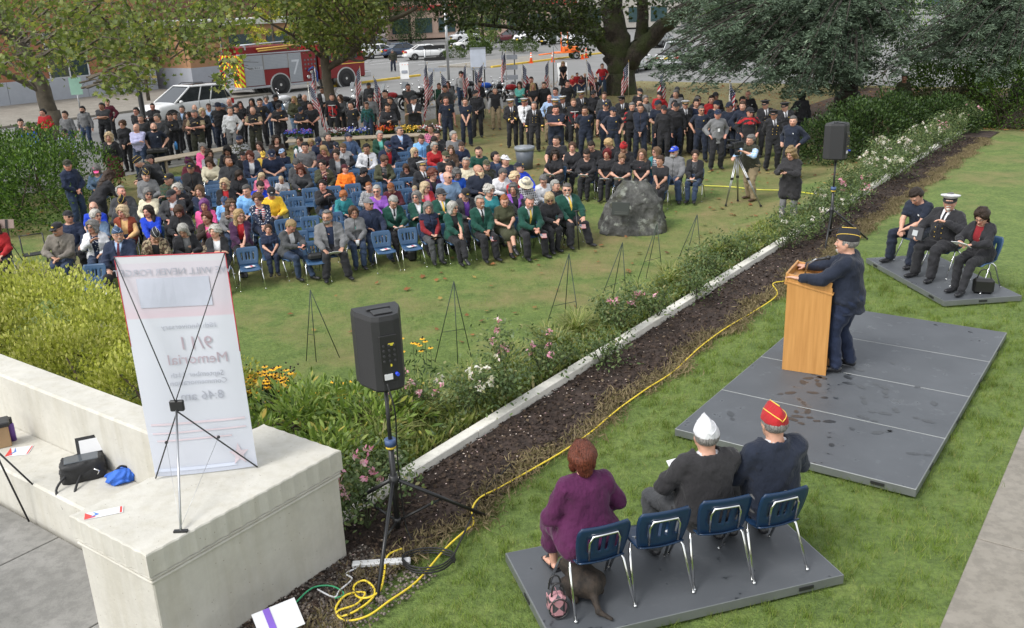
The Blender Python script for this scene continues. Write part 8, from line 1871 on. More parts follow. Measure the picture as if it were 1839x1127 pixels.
# ------------------------------------------------------------------ the people
# pose | head x,y | seated or standing | clothes | hair | head | options | label
CROWD="""
sA|-9.29,18.54|s|jz:taupe tl:black tr:jeans|none|cap.black.gold sg moustache.grey|w1.1|man in taupe jacket and yellow lettered black cap at the front row left end
sC|-9.48,19.51|s|tl:navy tr:black|none|cap.black sg||man in navy sweatshirt, sunglasses and black cap sitting beside the big hedge
sA|-9.27,20.30|s|ts:royal tr:jeans|none|gl||bald man in bright royal blue polo shirt near the hedge
fA|-8.92,19.58|s|tl:ldenim tr:jeans|fem.white|sg||white haired woman in pale denim shirt behind the woman in the white cardigan
fD|-8.65,18.73|s|jo:white tl:navy-dots-white tr:jeans|wavy.grey|sg||grey haired woman in white cardigan over a dotted navy top
sC|-7.83,17.99|s|jk:navy sh:lblue tie:burgundy tr:black|none|garrison.denim.lblue goatee.grey gl|w1.12|man in navy suit, red tie and blue garrison cap behind the banner
fA|-8.48,19.92|s|vo:rust tl:peach tr:jeans|wavy.lblond|||curly blond woman in rust vest over peach sweater
sB|-8.77,20.68|s|jz:dgrey sh:grey tr:black|none|garrison.black.gold gl||man in dark grey jacket and black garrison cap with gold edge behind the rust vest
sA|-9.14,21.61|s|jz:charcoal tr:black|recede.white|||white haired man in plain charcoal coat near the bending woman
fB|-11.03,24.73|s|tl:ldenim tr:jeans|bob.grey|cap.hotpink||person in hot pink cap and denim shirt looking down by the hedge
sA|-9.23,23.47|s|jz:grey tl:white tr:black|ring.white|garrison.black.gold moustache.grey||white moustached man in grey and white jacket with black garrison cap
sC|-9.71,24.89|s|jz:olive-camo-tan tr:olive|crew.grey|cap.olive||person in olive cap and camouflage jacket next to the man bending over
sA|-10.03,25.97|s|jz:charcoal tr:black|crew.black|cap.black||man in charcoal jacket and plain black cap just behind the camouflage jacket
fA|-8.49,21.54|s|tl:cream tr:black|bob.grey|sg||woman in pale yellow sweater and sunglasses with straight grey hair
sD|-8.41,22.79|s|jz:dgreen-camo-olive tr:jeans|crew.dgrey|cap.black.gold||man in dark green camouflage jacket and black cap turned aside
sA|-7.86,21.29|s|jo:charcoal sh:white tr:black|none|cap.black moustache.grey|w1.15|large man in open charcoal jacket over white shirt with black cap
fD|-7.93,21.93|s|jz:black tr:black|curly.white|||white curly haired woman in black jacket behind the large man in a white shirt
fC|-7.92,19.93|s|tl:royal tr:black|long.dbrown|||dark haired woman in bright royal blue blouse
sB|-7.14,18.12|s|jo:tan-camo-brown tl:black tr:black|none|garrison.black.white gl||veteran in tan patchwork jacket and black garrison cap with white edge
fB|-7.29,20.04|s|jz:black tr:black|bob.brown|||brown haired woman in black quilted jacket with her head bowed
fB|-6.69,18.47|s|jo:black tl:grey tr:black|bob.white|gl|p:teal|white haired woman in black cardigan reading a teal book
fA|-5.99,18.31|s|jo:black tl:white tr:black|curly.white|||short white haired woman in black zip top at the corner of the banner
fD|-6.45,19.31|s|jo:dbrown tl:hotpink tr:brown-camo-tan|fem.auburn|||auburn haired woman in brown jacket over pink top resting chin on hand
fA|-6.82,20.38|s|tl:hotpink tr:jeans|bob.purple|||woman with purple dyed bob in hot pink top
fC|-7.35,21.78|s|tl:navy tr:jeans|bob.lbrown|||light brown haired woman in navy sweater looking to her side
sA|-8.39,24.41|s|jz:offblack tr:black|crew.dgrey|cap.black.gold gl||man in buttoned black jacket, black cap and glasses amid the left block
fB|-8.80,25.54|s|tl:burgundy tr:jeans|long.brown|beanie.plum||woman in burgundy sweater wearing a plum bobble hat
fA|-9.07,27.73|s|tl:hotpink tr:grey|curly.grey|||grey haired woman in pink top beside the wooden table
fC|-8.56,26.64|s|tl:lgrey tr:jeans|longcurl.brown|||brown haired woman in light grey sweatshirt behind the cream sweater
fB|-8.17,25.34|s|tl:cream tr:jeans|long.brown||p:white|young woman in cream sweater reading a folded programme
fB|-8.20,27.22|s|tl:black tr:black|bob.black|||dark haired woman in black top looking down with a smile
sA|-8.31,28.99|s|jz:olive-camo-lgrey tr:khaki|crew.brown|cap.navy beard.brown|w1.1|bearded man in grey camouflage hoodie and navy cap in the back row
fA|-7.44,27.95|s|tl:grey tr:jeans|long.dbrown|||young woman in grey sweatshirt right of the camouflage hoodie
fA|-7.17,28.99|s|tl:dbrown tr:black|longcurl.dbrown||w1.15|woman with very long dark hair in dark brown top in the back row
sA|-7.57,25.11|s|jz:charcoal tr:black|recede.brown|beard.ginger||red bearded man in charcoal jacket
fA|-7.22,26.01|s|jo:navy tl:white tr:jeans|fem.auburn|||auburn haired woman in navy cardigan over white top
sB|-7.12,27.05|s|tl:gold tr:jeans|crew.brown|cap.gold|k.8|small boy in golden yellow cap
sB|-6.68,26.32|s|ts:navy tr:jeans|crew.black|cap.navy.white|w1.15|broad man in navy tee and navy cap with white letters holding a cup
sA|-6.56,27.05|s|ts:navy tr:jeans|crew.black|cap.lblue.navy|k.85|boy in light blue cap right of the broad man in navy tee
sA|-7.69,26.97|s|tl:black tr:black|short.dbrown|cap.black|k.8|child in black cap behind the auburn haired woman
fB|-6.91,23.67|s|jz:black tr:black|bob.dbrown||k.95|girl in black hooded jacket with her head tilted down
fB|-6.40,23.91|s|tl:pink tr:jeans|long.lblond||k.8|little blond girl in pink hoodie
sB|-5.85,23.72|s|ts:grey-stripe-white tr:grey|crew.lblond||k.68|toddler boy in grey striped shirt
fA|-6.94,22.44|s|jo:black tl:red tr:black|wavy.lblond|gl||curly blond woman with glasses in black cardigan over red top
fB|-6.00,22.20|s|tl:royal tr:jeans|short.dbrown|sg||woman in royal blue hoodie and sunglasses leaning over
sA|-6.15,21.51|s|tl:sky tr:jeans|short.dgrey|||short haired person in sky blue long sleeved top
sB|-5.54,21.37|s|tl:yellow tr:jeans|crew.dbrown|cap.black.white||teenage boy in bright yellow hoodie and black cap
fC|-5.69,20.70|s|tl:navy-dots-white tr:navy|curly.brown|gl|scarf|brown curly haired woman in navy top with white stars and striped scarf
sB|-6.56,21.06|s|tl:sky tr:jeans|crew.brown|cap.denim|k.85|child in blue hoodie and blue cap at the left of the front rows
fD|-6.21,20.33|s|tl:grey tr:jeans|longcurl.lbrown|gl||long haired woman in dark grey top looking up at her side
fC|-5.76,19.35|s|jo:dpurple tl:red tr:black|long.blond|gl||long blond haired woman in purple jacket over red top
fA|-5.06,18.91|s|ts:navy tr:navy|pony.brown||k.78|little girl in navy shirt with gold lettering
phoneseat|-4.53,18.72|s|jo:dgrey tl:white tr:jeans|short.blond|gl|p:phone shoes:black r+30|short blond woman in grey cardigan looking at her phone in the front row
sC|-3.81,18.97|s|jo:grey ts:navy tr:black|recede.grey|gl beard.grey|w1.1 p:white|grey bearded man in grey jacket over navy printed tee in the front row
fA|-3.34,19.52|s|jz:grey tl:mint tr:jeans|fem.brown|gl|p:cup|brown haired woman in grey puffer jacket and trainers holding a cup
sB|-5.61,24.62|s|tl:dgrey tr:black|short.dgrey|||grey haired man in dark grey top behind the red haired woman
fB|-5.40,24.05|s|tl:charcoal tr:black|long.auburn||p:green|woman with very long red hair reading a magazine
sA|-5.89,27.15|s|ts:grey tr:khaki|short.black||w1.15|broad black haired man in grey polo shirt in the back rows
fA|-6.34,28.54|s|vo:dgreen ts:white tr:jeans|bun.dbrown|gl||dark haired woman in dark green vest over white tee
fB|-6.10,29.05|s|tl:tan tr:jeans|long.blond||k.85|blond girl hidden behind the grey polo shirt
sB|-5.68,28.19|s|tl:navy tr:jeans|crew.black|cap.navy.white||man in navy cap with white badge below the flower table
sA|-5.54,28.97|s|jz:black tl:red tr:black|short.dgrey|||grey haired man in black and red hooded top below the flower table
sB|-5.14,28.05|s|tl:navy tr:jeans|crew.dbrown|cap.dnavy.white|k.85|boy in dark navy cap with round white badge
fB|-5.31,26.92|s|tl:maroon-plaid-charcoal tr:jeans|long.blond|||long blond haired woman in maroon plaid shirt
fD|-4.88,24.35|s|jo:olive tl:burgundy-dots-white tr:jeans|bun.black|gl||black haired woman in olive cardigan over patterned top
fA|-4.75,25.79|s|jo:black tl:lgrey tr:jeans|updo.dbrown|||brown haired woman in black jacket over pale top right of centre
sB|-4.74,26.93|s|vs:lgrey tl:black tr:jeans|short.lbrown|gl||person in light grey vest over black top
sA|-4.87,28.83|s|jz:denim tr:denim|crew.grey|cap.navy sg||man in denim jacket, navy cap and sunglasses by the flower table
sA|-4.01,26.60|s|tl:white tie:black tr:black badge:|short.black||t.tan w1.08|black haired officer in white shirt with black tie and red epaulettes
fA|-3.94,29.17|s|jo:dgreen tl:mint tr:black|short.white|gl||short white haired woman in dark green cardigan over mint top
sB|-3.41,26.81|s|jo:navy tl:red tr:jeans|none|cap.navy.red beard.grey|w1.1|grey bearded man in navy jacket over red shirt with navy cap
sC|-3.36,29.68|s|jk:navy sh:lblue tr:black|short.grey|sg|w1.2|heavy grey haired man in navy suit and blue shirt in the last row
fB|-3.28,24.77|s|jo:olive ts:grey-stripe-black tr:jeans|updo.brown|gl||brown haired woman in olive jacket over striped top
sA|-4.26,24.21|s|tl:orange tr:grey|crew.brown|cap.maroon|k.85|boy in orange and grey hoodie with maroon cap
sB|-3.74,24.01|s|tl:black tr:black|crew.brown|hood.black|k.8|child with black hood pulled up
fD|-4.46,22.03|s|jo:black tv:black tr:jeans|bun.black|||dark haired woman in black and white zip jacket
sB|-3.87,21.46|s|tl:teal tr:jeans|bowl.ginger||k.82|ginger child in teal shirt
sA|-3.35,22.07|s|tl:lgrey-plaid-grey tr:jeans|crew.ginger||k.85|ginger boy in pale checked shirt
fC|-3.05,21.25|s|tl:violet tr:black|crew.white|sg||white haired woman in violet blouse and sunglasses
sB|-2.79,21.86|s|tl:maroon tr:jeans|crew.ginger|gl|k.9|ginger boy in maroon top looking down
sC|-3.08,20.02|s|jz:navy tl:olive tr:jeans|none|cap.grey sg moustache.grey||man in navy jacket, grey cap and sunglasses behind the puffer jacket
fB|-2.55,20.21|s|jk:green sh:white tie:black tr:black|short.white|gl|p:white|white haired woman in green blazer with black tie reading a programme
fB|-2.68,24.45|s|tl:black tr:maroon|bob.brown||k.8 p:phone|child in black top looking at a game console
fA|-2.56,25.89|s|jz:black tl:lgrey tr:black|bob.lblond|sg||blond woman in black jacket and sunglasses near the white capped officer
sB|-2.27,22.32|s|tl:navy tr:navy|crew.lblond||k.65|fair haired baby boy in navy overalls
fA|-2.06,20.53|s|jk:green sh:white tr:black|bob.grey|sg||grey haired woman in green blazer and sunglasses in the second row
fA|-2.40,29.97|s|tl:navy-plaid-pink tr:jeans|short.dbrown|gl||dark haired woman in colourful checked shirt right of the yellow wreath
sB|-2.53,27.88|s|jz:sky tr:jeans|crew.brown|||person in sky blue rain jacket
sD|-2.09,28.43|s|tl:black tr:black|short.black|||dark haired man in black in the last row of seats
sC|-1.56,28.25|s|tl:grey tr:khaki|short.white|goatee.white||white goateed man in grey sweatshirt in the last row of seats
sB|-2.11,27.48|s|jz:black tr:black|short.dbrown|gl||dark haired man in black jacket and glasses in front of the checked shirt
fA|-2.05,26.69|s|tl:red tr:grey|short.white|sg||white haired woman in red cardigan and sunglasses
fA|-1.57,26.39|s|jz:brown tl:white tr:jeans|longcurl.lbrown||k.9|girl in brown jacket behind the man in black cap
sB|-1.28,26.91|s|ts:navy tr:jeans|short.brown||k.9|brown haired boy in navy tee at the right end of his row
sA|-1.62,24.82|s|ts:black tr:jeans|none|cap.olive sg beard.dgrey||man in black tee with white name tag and olive cap
sA|-2.17,23.72|s|jk:black sh:white tie:black tr:black badge: cuffs:|short.dgrey|peaked.white.gold||seated officer in black uniform and white peaked cap
fC|-1.83,22.66|s|jo:dpurple tl:black tr:black|curly.auburn|gl||auburn curly haired woman in dark purple cardigan
sA|-1.46,23.31|s|tl:lavender tr:grey|crew.dbrown|||man in lavender shirt behind the shaved man in sunglasses
sD|-1.04,23.69|s|tl:cream tr:khaki|recede.white|||white haired man in cream shirt looking to the side
sB|-1.24,22.73|s|tl:blue tr:jeans|longcurl.grey|beard.grey||long grey haired bearded man in blue
sC|-1.43,22.16|s|ts:ldenim tr:khaki|none|sg|w1.1|shaved man in grey blue shirt and sunglasses
sA|-0.75,25.45|s|tl:green tr:black badge:gold|recede.dbrown|goatee.dbrown|w1.1|balding man in dark green shirt with gold name patch
sA|-0.27,24.49|s|jo:navy tl:denim tr:khaki|short.black|||black haired man in navy jacket over denim blue shirt
sA|-0.50,23.54|s|vs:dolive ts:dgrey tr:olive|crew.grey|cap.olive moustache.grey||grey moustached man in olive cap and dark vest
sC|-0.02,23.94|s|ts:navy tr:khaki|crew.brown|cap.white||man in white cap and navy tee
sA|0.33,23.05|s|jz:royal tl:black tr:jeans|crew.dgrey|cap.dnavy.gold sg||man in royal blue jacket and dark cap with gold emblem
sA|-0.69,22.82|s|jz:dnavy tr:black|none|longbeard.lblond|w1.15|bald man with long white beard in dark sweater
fB|-0.09,22.68|s|tl:white tr:black|short.dgrey|gl||short grey haired woman in white jacket looking down
fA|0.20,22.02|s|tl:red tr:black|curly.lblond|||blond woman behind the wide brimmed hat
fB|0.45,21.50|s|jz:charcoal-plaid-white tl:red tr:black|bob.white|bucket.cream||woman in cream sun hat and checked coat
fB|0.88,21.89|s|tl:white tr:grey|short.grey|gl||grey haired woman in white sweater right of the sun hat
fC|0.14,21.02|s|vo:violet tl:black tr:black|longcurl.grey|||woman with wild grey hair in violet vest looking aside
fA|-0.41,20.84|s|tl:teal tr:grey|curly.white|||white curly haired woman in teal top in the second row
sB|-0.95,20.68|s|jo:charcoal tl:purple tr:black|none|cap.black.gold gl moustache.grey||man in charcoal jacket over purple shirt with black and yellow cap
fA|-1.93,21.55|s|jo:red tl:pink tr:jeans|long.lblond|sg||long blond haired woman in red cardigan over pink top
sD|-1.50,20.59|s|jk:green sh:white tie:gold tr:black|crew.grey|cap.charcoal sg||man in green blazer and charcoal cap seen in profile
fA|-1.74,19.70|s|vs:navy tl:dred tr:dgrey|bob.grey|gl|p:black|grey haired woman in dark red sweater and navy quilted vest in the front row
fC|-1.19,19.61|s|jo:green tl:black tr:black|bob.white|sg||white haired woman in green blazer with lavender bag on her lap
sA|-0.60,19.82|s|jk:green sh:white tie:black tr:black|recede.white|gl moustache.white|p:flag|elderly man in green blazer with black tie in the front row
crossleg|-0.07,19.98|s|dr:olive sh:white|crew.ginger|||short ginger haired woman in olive dress with bare crossed legs
sE|0.48,19.73|s|jk:green sh:white tie:gold tr:black|recede.grey|goatee.grey|p:flag|bowed grey haired man in green blazer with yellow tie in the front row
fB|0.93,20.13|s|jz:black tl:grey tr:black|bob.lblond|sg||blond woman in black blazer leaning towards her neighbour in the front row
sC|1.36,20.63|s|jk:green sh:white tie:gold tr:black|crew.dgrey|sg goatee.white|w1.15 p:flag|stout man in green blazer and sunglasses at the right end of the front row
fC|1.13,21.18|s|jz:black tr:black|short.white|||white haired woman in black leaning sideways behind the front row
sC|1.48,26.71|s|ts:black tr:black|short.black||w1.15|broad dark haired singer in black shirt at the left of the choir
fB|1.32,24.72|s|ts:black tr:black|longcurl.dbrown||p:white|choir singer with long curly dark hair looking at her programme
fA|1.85,25.52|s|tl:black tr:black|updo.brown||p:white|choir singer with brown hair piled on top of her head
sB|2.39,25.67|s|tl:black tr:black|short.dbrown|gl||choir man in glasses and black shirt in the back row
fB|2.16,24.59|s|tl:black tr:black|short.dbrown|gl|p:white|choir singer with short dark red hair and glasses
sB|2.90,25.90|s|tl:black tr:black|bowl.blond|||blond young man in black at the back of the choir
fA|2.69,24.42|s|ts:black tr:black|fem.red||p:white|choir singer with bright red hair
sB|3.22,25.09|s|tl:black tr:black|short.dbrown|beanie.red||choir member in red and yellow beanie
fB|3.03,23.93|s|ts:black tr:black|bun.lbrown||p:white|choir singer writing on a programme on her lap
fA|3.57,24.08|s|ts:black tr:black|long.lbrown|gl|flagpatch|choir girl in black tee with a small flag on her chest
fA|4.00,24.44|s|jo:teal tl:navy-plaid-white tr:jeans|bob.lbrown|sg||woman in turquoise jacket, checked top and sunglasses beside the choir
fC|3.90,23.22|s|ts:black tr:black|short.brown|||woman in black top with necklace seated behind the rock
sC|4.41,24.05|s|jz:grey ts:white tr:jeans|crew.white|cap.royal.white sg beard.white||man in bright blue cap and grey jacket with white beard
fA|4.91,23.79|s|jo:black tl:charcoal-dots-grey tr:jeans|updo.dbrown||p:white|woman in black cardigan and jeans at the right end of the seats
uA|-34.20,66.81|u|ts:charcoal tr:dgrey|crew.dgrey|||man in dark shirt and grey trousers standing on the far left pavement
uC|-17.47,33.77|u|tl:dgrey tr:jeans|short.dbrown|||man in grey and navy raglan top standing behind the hedge
uC|-16.30,31.84|u|tl:blue tr:jeans|short.dgrey|sg||man in blue shirt and sunglasses behind the hedge
wC|-16.30,32.32|u|tl:maroon tr:jeans|longcurl.brown|||long haired woman in maroon behind the hedge
uC|-18.29,37.21|u|tl:red tr:jeans|crew.black|||person in red shirt half hidden by the sycamore trunk
uC|-16.87,36.00|u|tl:grey tr:jeans|short.dbrown|||person in dark grey just right of the left sycamore trunk
uC|-14.19,30.03|u|tl:lavender tr:jeans|crew.brown|cap.black|k.95|person in black cap looking over the hedge
uC|-17.09,38.06|u|jz:grey tr:jeans|short.black|beard.black||black bearded man in grey hooded jacket by the street sign
uB|-16.74,39.12|u|ts:charcoal tr:black|short.black||w1.2 t.tan|broad man in charcoal polo with folded arms near the lamp post
uC|-17.09,40.57|u|tl:burgundy tr:black|short.dbrown|||man in burgundy shirt behind the folded arms
wA|-12.77,31.20|u|jz:black tr:black|curly.brown|gl||woman with short curly brown hair in black jacket left of the lavender shirt
wC|-11.76,27.60|u|tl:black sk:burgundy|wavy.lblond|||blond woman in black top and burgundy skirt at the end of the hedge
uA|-14.31,36.47|u|tl:black tr:black|short.black|sg||man in black with sunglasses left of the lamp post
uB|-14.21,37.97|u|jz:black tr:black|crew.dbrown|sg||man in black jacket and sunglasses in front of the white car
uC|-12.63,32.48|u|tl:charcoal tr:black|short.grey|||grey haired person just behind the lavender shirt
uB|-11.86,30.01|u|tl:lavender tr:jeans|none|||bald man in lavender shirt holding up a phone
uD|-11.36,30.18|u|ts:dnavy tr:dnavy badge:white|none|beard.black|w1.1|bearded bald man in navy polo with white name badge
uC|-11.98,32.27|u|tl:charcoal tr:black|short.dgrey|||dark grey haired man behind the bearded bald man
uE|-11.93,33.34|u|tl:black tr:black badge:|recede.dbrown||p:white|officer in black uniform holding white papers
uA|-12.55,36.54|u|jk:charcoal sh:lblue tr:charcoal|short.dgrey|||man in charcoal suit near the white car
uC|-12.12,36.75|u|tl:grey tr:dgrey|none|||bald man standing close to the white car roof
uE|-10.99,33.20|u|ts:khaki vs:black tr:dolive badge: belt:|recede.grey|goatee.grey|w1.15|sheriff deputy in tan shirt and black vest holding a phone
wC|-11.11,34.49|u|tl:black tr:black|wavy.lblond|||woman with wavy blond hair behind the deputies
wB|-11.87,37.70|u|tl:lblue tr:jeans|short.brown|||woman in light blue top behind the blond waves
uD|-10.76,35.32|u|tl:trooper vs:black tr:dnavy belt:|crew.black|campaign.dnavy|w1.15|trooper in blue shirt, black vest and campaign hat with hands on hips
uC|-11.14,38.14|u|tl:charcoal tr:black|none|||bald man behind the trooper
uC|-9.86,33.70|u|tl:white tr:grey|recede.grey|||grey haired man in white shirt right of the trooper
uC|-10.08,35.32|u|ts:black tr:black|crew.black|cap.black||man in plain black cap and tee right of the trooper
wC|-10.36,36.87|u|ts:black tr:black|long.dbrown|||long dark haired woman behind the black cap
uE|-9.10,33.89|u|ts:khaki vs:black tr:dolive badge:|none||w1.12|bald deputy in tan shirt and black vest adjusting his gear
uC|-9.45,36.36|u|ts:black tr:black badge:|short.black||w1.1|black haired officer in black behind the bald deputy
wC|-9.97,39.44|u|tl:denim tr:jeans|curly.grey|||grey curly haired woman in denim blue shirt
uC|-9.66,39.81|u|tl:ldenim vs:black tr:dnavy|crew.black|cap.black sg||officer in grey blue shirt with vest, black cap and sunglasses
uE|-8.38,34.86|u|ts:black tr:black badge: belt:|crew.black|cap.black|w1.1 p:phone|officer in black shirt and cap looking down at a phone
wC|-8.30,37.17|u|jz:olive tr:ldenim|long.blond|||long blond haired woman in olive jacket and pale jeans
uC|-8.08,38.15|u|jz:black tr:black|none|goatee.grey||shaved man in black jacket beside the long blond hair
uE|-7.55,34.71|u|ts:dnavy vs:black tr:black badge:|crew.black|cap.dnavy|k.93|short officer in navy cap and black vest
uC|-7.27,35.15|u|ts:black tr:black|crew.dbrown|||lean man in black polo and trousers by the flag
uC|-8.16,42.43|u|jo:black sh:white tr:black|short.black|sg|t.tan|man in black jacket over white shirt in front of the sycamore
uC|-6.84,37.43|u|jz:black tr:black|short.dbrown||stripes|firefighter in red jacket with white stripes and black sleeves at the sycamore
uA|-5.63,34.46|u|ts:black tr:black badge:|short.black|||officer in dark short sleeves right of the sycamore
uC|-5.35,36.50|u|tl:dteal-camo-green tr:jeans|short.brown||k.86|boy in teal patterned hooded top
uC|-6.37,44.62|u|jz:charcoal tr:black|crew.dbrown|cap.charcoal||man in charcoal jacket beside the parked motorcycle
uC|-5.32,37.41|u|jz:grey tr:black|short.dgrey|cap.black||man in black cap behind the teal patterned top
uC|-4.81,38.20|u|tl:charcoal tr:black|crew.black||w1.25|heavy man in plain charcoal sweatshirt
uE|-4.10,32.96|u|tl:black tr:black badge:white|recede.black|||officer in black jacket with white shoulder patch looking down
uA|-4.12,40.80|u|ts:dgrey tr:khaki|crew.black|goatee.black|w1.1|man in dark grey tee clasping his hands near the motorcycles
uB|-3.36,35.01|u|jk:black sh:white tr:black|none|cap.black|w1.15|man in black suit and white shirt with black hat beside the large flag
uC|-9.04,78.54|u|jz:dolive tr:dnavy|short.grey|cap.grey||man in dark olive jacket standing alone by the parking lot
wC|-2.50,42.58|u|tl:grey tr:jeans|long.brown|||long haired woman by the motorcycles behind the flags
uC|-2.84,41.64|u|jz:dgreen tr:black|crew.brown|||person in dark green jacket between two flags
uC|-2.12,34.39|u|ts:dnavy tr:dnavy badge: belt:|crew.brown|||firefighter in navy short sleeves at the left end of the uniformed line
uA|-1.41,34.12|u|ts:dnavy tr:dnavy badge: belt:|crew.brown|||firefighter in navy short sleeves with clasped hands second from the left end of the line
uC|-1.08,36.28|u|vs:black tl:black tr:black badge:white|none|cap.black beard.grey||bearded biker in black vest with patches behind the line
uC|-2.08,47.24|u|tl:lgrey tr:jeans|short.black|cap.black||man in pale shirt and black cap among the motorcycles
uC|-0.34,38.37|u|vs:black tl:lgrey tr:khaki|recede.grey|||grey haired man in black vest, grey sleeves and tan trousers
uC|0.24,33.36|u|jk:black sh:white tie:black buttons: cuffs: tr:black badge:|crew.dgrey|peaked.white.gold sg||fire chief with white peaked cap, double breasted uniform and gold cuffs
uA|0.72,33.32|u|tl:white tie:black tr:black|crew.dgrey|peaked.white.gold||officer in white shirt and white peaked cap between two fire chiefs
uC|1.03,32.16|u|jk:black sh:white tie:black buttons: cuffs: tr:black badge:|recede.grey|||bare headed fire chief in double breasted black uniform with gold cuffs
wB|0.70,40.62|u|tl:mint tr:jeans|bob.dbrown|||dark haired woman in mint green sweater holding a phone
uC|1.25,41.83|u|tl:black tr:black|crew.dbrown|||tall man in black behind the mint green sweater
wA|1.24,39.28|u|ts:black tr:black|long.blond|||blond woman in black tee right of the mint green sweater
uC|1.68,34.46|u|tl:lblue tie:purple tr:khaki|none|||bald man in light blue shirt with purple tie
uC|2.14,34.12|u|jk:black sh:white tie:black tr:black badge:|crew.brown|peaked.white.gold||officer in black uniform and white cap turned sideways behind the line
uC|1.77,32.30|u|jk:black sh:white buttons: tr:black|crew.brown|peaked.white.gold||officer whose white and gold cap shows behind the crossed arms
uB|1.69,30.56|u|ts:dnavy tr:dnavy badge:|short.black||w1.25|heavy firefighter in navy short sleeves with crossed arms
uA|2.41,32.34|u|jz:black tr:black|crew.lbrown||stripes|firefighter in red and black jacket with white stripes in the middle of the line
uA|2.61,30.15|u|ts:dnavy tr:dnavy badge:|crew.dbrown||w1.1|firefighter in navy short sleeves with clasped hands right of the red jacket
uC|2.90,35.04|u|jk:black sh:white tie:black tr:black badge:|crew.brown|peaked.white.gold||sailor in dark coat with large white cap behind the line
uC|3.37,35.14|u|jz:black tr:black|crew.black|cap.black sg||man in black cap and sunglasses behind the line beside the sailor
uC|3.71,34.55|u|jk:charcoal sh:white tie:dred tr:charcoal|short.brown|||man in dark suit with red tie behind the line
uC|3.36,30.82|u|ts:dnavy tr:dnavy badge:|crew.black|cap.dnavy.gold sg|w1.08|firefighter in navy cap left of the sunglasses and belt
uD|3.44,29.45|u|ts:dnavy tr:dnavy badge: belt:|crew.black|cap.dnavy sg||firefighter in navy cap and sunglasses with hands behind his back
uC|4.16,32.97|u|jk:black sh:white tie:black tr:black badge:|crew.black|peaked.black||officer in black uniform and black peaked cap behind the middle of the line
wC|4.15,30.25|u|jz:black tr:black|short.grey||redsleeve|grey haired woman in black jacket with red sleeve in the uniformed line
uA|4.33,29.57|u|jz:dnavy tr:dnavy badge:white|crew.dbrown|||firefighter in zipped navy jacket with clasped hands
uC|4.58,31.61|u|tl:charcoal tr:black|crew.black|gl||dark haired man with glasses behind the zipped navy jacket
uC|4.99,32.90|u|tl:grey tr:black|short.grey|||short grey haired person looking sideways behind the line
uC|5.13,35.25|u|tl:black tr:black|none|cap.black beard.grey||grey bearded man in black cap standing under the maple
uC|5.01,30.34|u|ts:dnavy tr:dnavy belt: badge:|crew.dbrown|cap.dnavy|w1.08|firefighter in navy cap with a strap across his chest
uC|5.68,34.07|u|jz:red tr:black|crew.black|cap.black||man in black cap and plain red jacket near the right hand flags
uC|5.08,29.60|u|jz:black tr:black|crew.black|cap.black sg||man in black cap squeezed between two firefighters
uC|5.56,30.13|u|jz:black tr:dnavy badge:white|crew.black|cap.black|w1.08|firefighter in black cap and zipped black jacket
wA|3.39,52.98|u|dr:black|long.blond|||woman in short black dress standing in the road
uD|5.32,50.45|u|ts:red tr:jeans|crew.brown|||man in red shirt leaning on the maple trunk
uC|2.72,39.82|u|tl:black tr:black|short.black|||person in black seen in front of the children
uC|2.01,36.27|u|tl:ldenim tr:jeans|short.black|||dark haired man in denim shirt beside the sign post
uC|3.69,49.96|u|ts:red tr:jeans|short.blond||k.68|blond child in red shirt at the left of the group of children
uC|4.08,51.79|u|ts:red tr:jeans|short.brown||k.68|brown haired child in red shirt at the back of the group
wC|4.16,50.06|u|ts:maroon tr:jeans|long.brown||k.68|child in maroon shirt in the middle of the group
uC|4.44,51.09|u|ts:black tr:jeans|short.lblond||k.68|child in black shirt in the group of children
wC|4.76,50.53|u|ts:red tr:black|pony.blond||k.7|girl with blond ponytail in red shirt
uC|4.59,46.56|u|ts:black tr:black|short.dbrown||k.75|child in black clothes at the right of the group
uC|6.17,33.54|u|tl:grey tr:black|short.grey|||grey haired man behind the uniformed line near the spruce
uC|5.64,30.85|u|tl:black tr:black|crew.black|gl||man with glasses between the black cap and the white peaked cap
uA|5.92,30.45|u|jk:black sh:white tie:black tr:black badge:|crew.grey|peaked.white.gold||officer in black uniform and white peaked cap in the right half of the line
uC|6.33,30.70|u|tl:navy tr:black|short.black|||black haired man right of the white peaked cap
uC|6.66,32.11|u|tl:charcoal tr:black|short.brown|||brown haired man in the second row near the right flag
uD|6.13,28.94|u|ts:dnavy tr:dnavy badge: belt:|crew.dgrey|sg||firefighter in sunglasses and navy short sleeves with a hand at his belt
uC|6.84,30.03|u|tl:dnavy tr:dnavy badge:|crew.black|cap.dnavy||firefighter in navy cap behind the grey jacket
uD|6.33,27.58|u|jz:grey tr:black|crew.dgrey|cap.navy|lanyard|man in grey jacket with name badge in front of the uniformed line
uC|7.28,32.16|u|jz:black tr:black|crew.black|cap.black||man in black jacket behind the navy caps
uC|6.93,31.14|u|jz:red tr:black|short.dbrown|||man in red jacket in the second row
uC|7.09,29.35|u|ts:dnavy tr:dnavy badge:|crew.black|cap.dnavy sg||firefighter in navy cap and sunglasses beside the right hand flag
uC|7.42,28.99|u|jz:dnavy tr:dnavy|short.brown|||bare headed firefighter left of the red and black jacket
uC|8.42,32.23|u|jz:black tr:black badge:white|none|||bald man in black jacket with patches behind the line
uD|7.29,27.59|u|jz:black tr:black badge:white|crew.black|cap.black sg|redyoke|firefighter in black jacket with red shoulders behind the video camera
uC|8.22,29.32|u|jk:black sh:white tie:black buttons: tr:black badge:|crew.brown|peaked.black||officer in double breasted uniform and black peaked cap left of the pair
uA|7.88,27.16|u|jk:black sh:white tie:black buttons: tr:black badge:|crew.brown|peaked.black||officer in double breasted uniform and black peaked cap standing in front
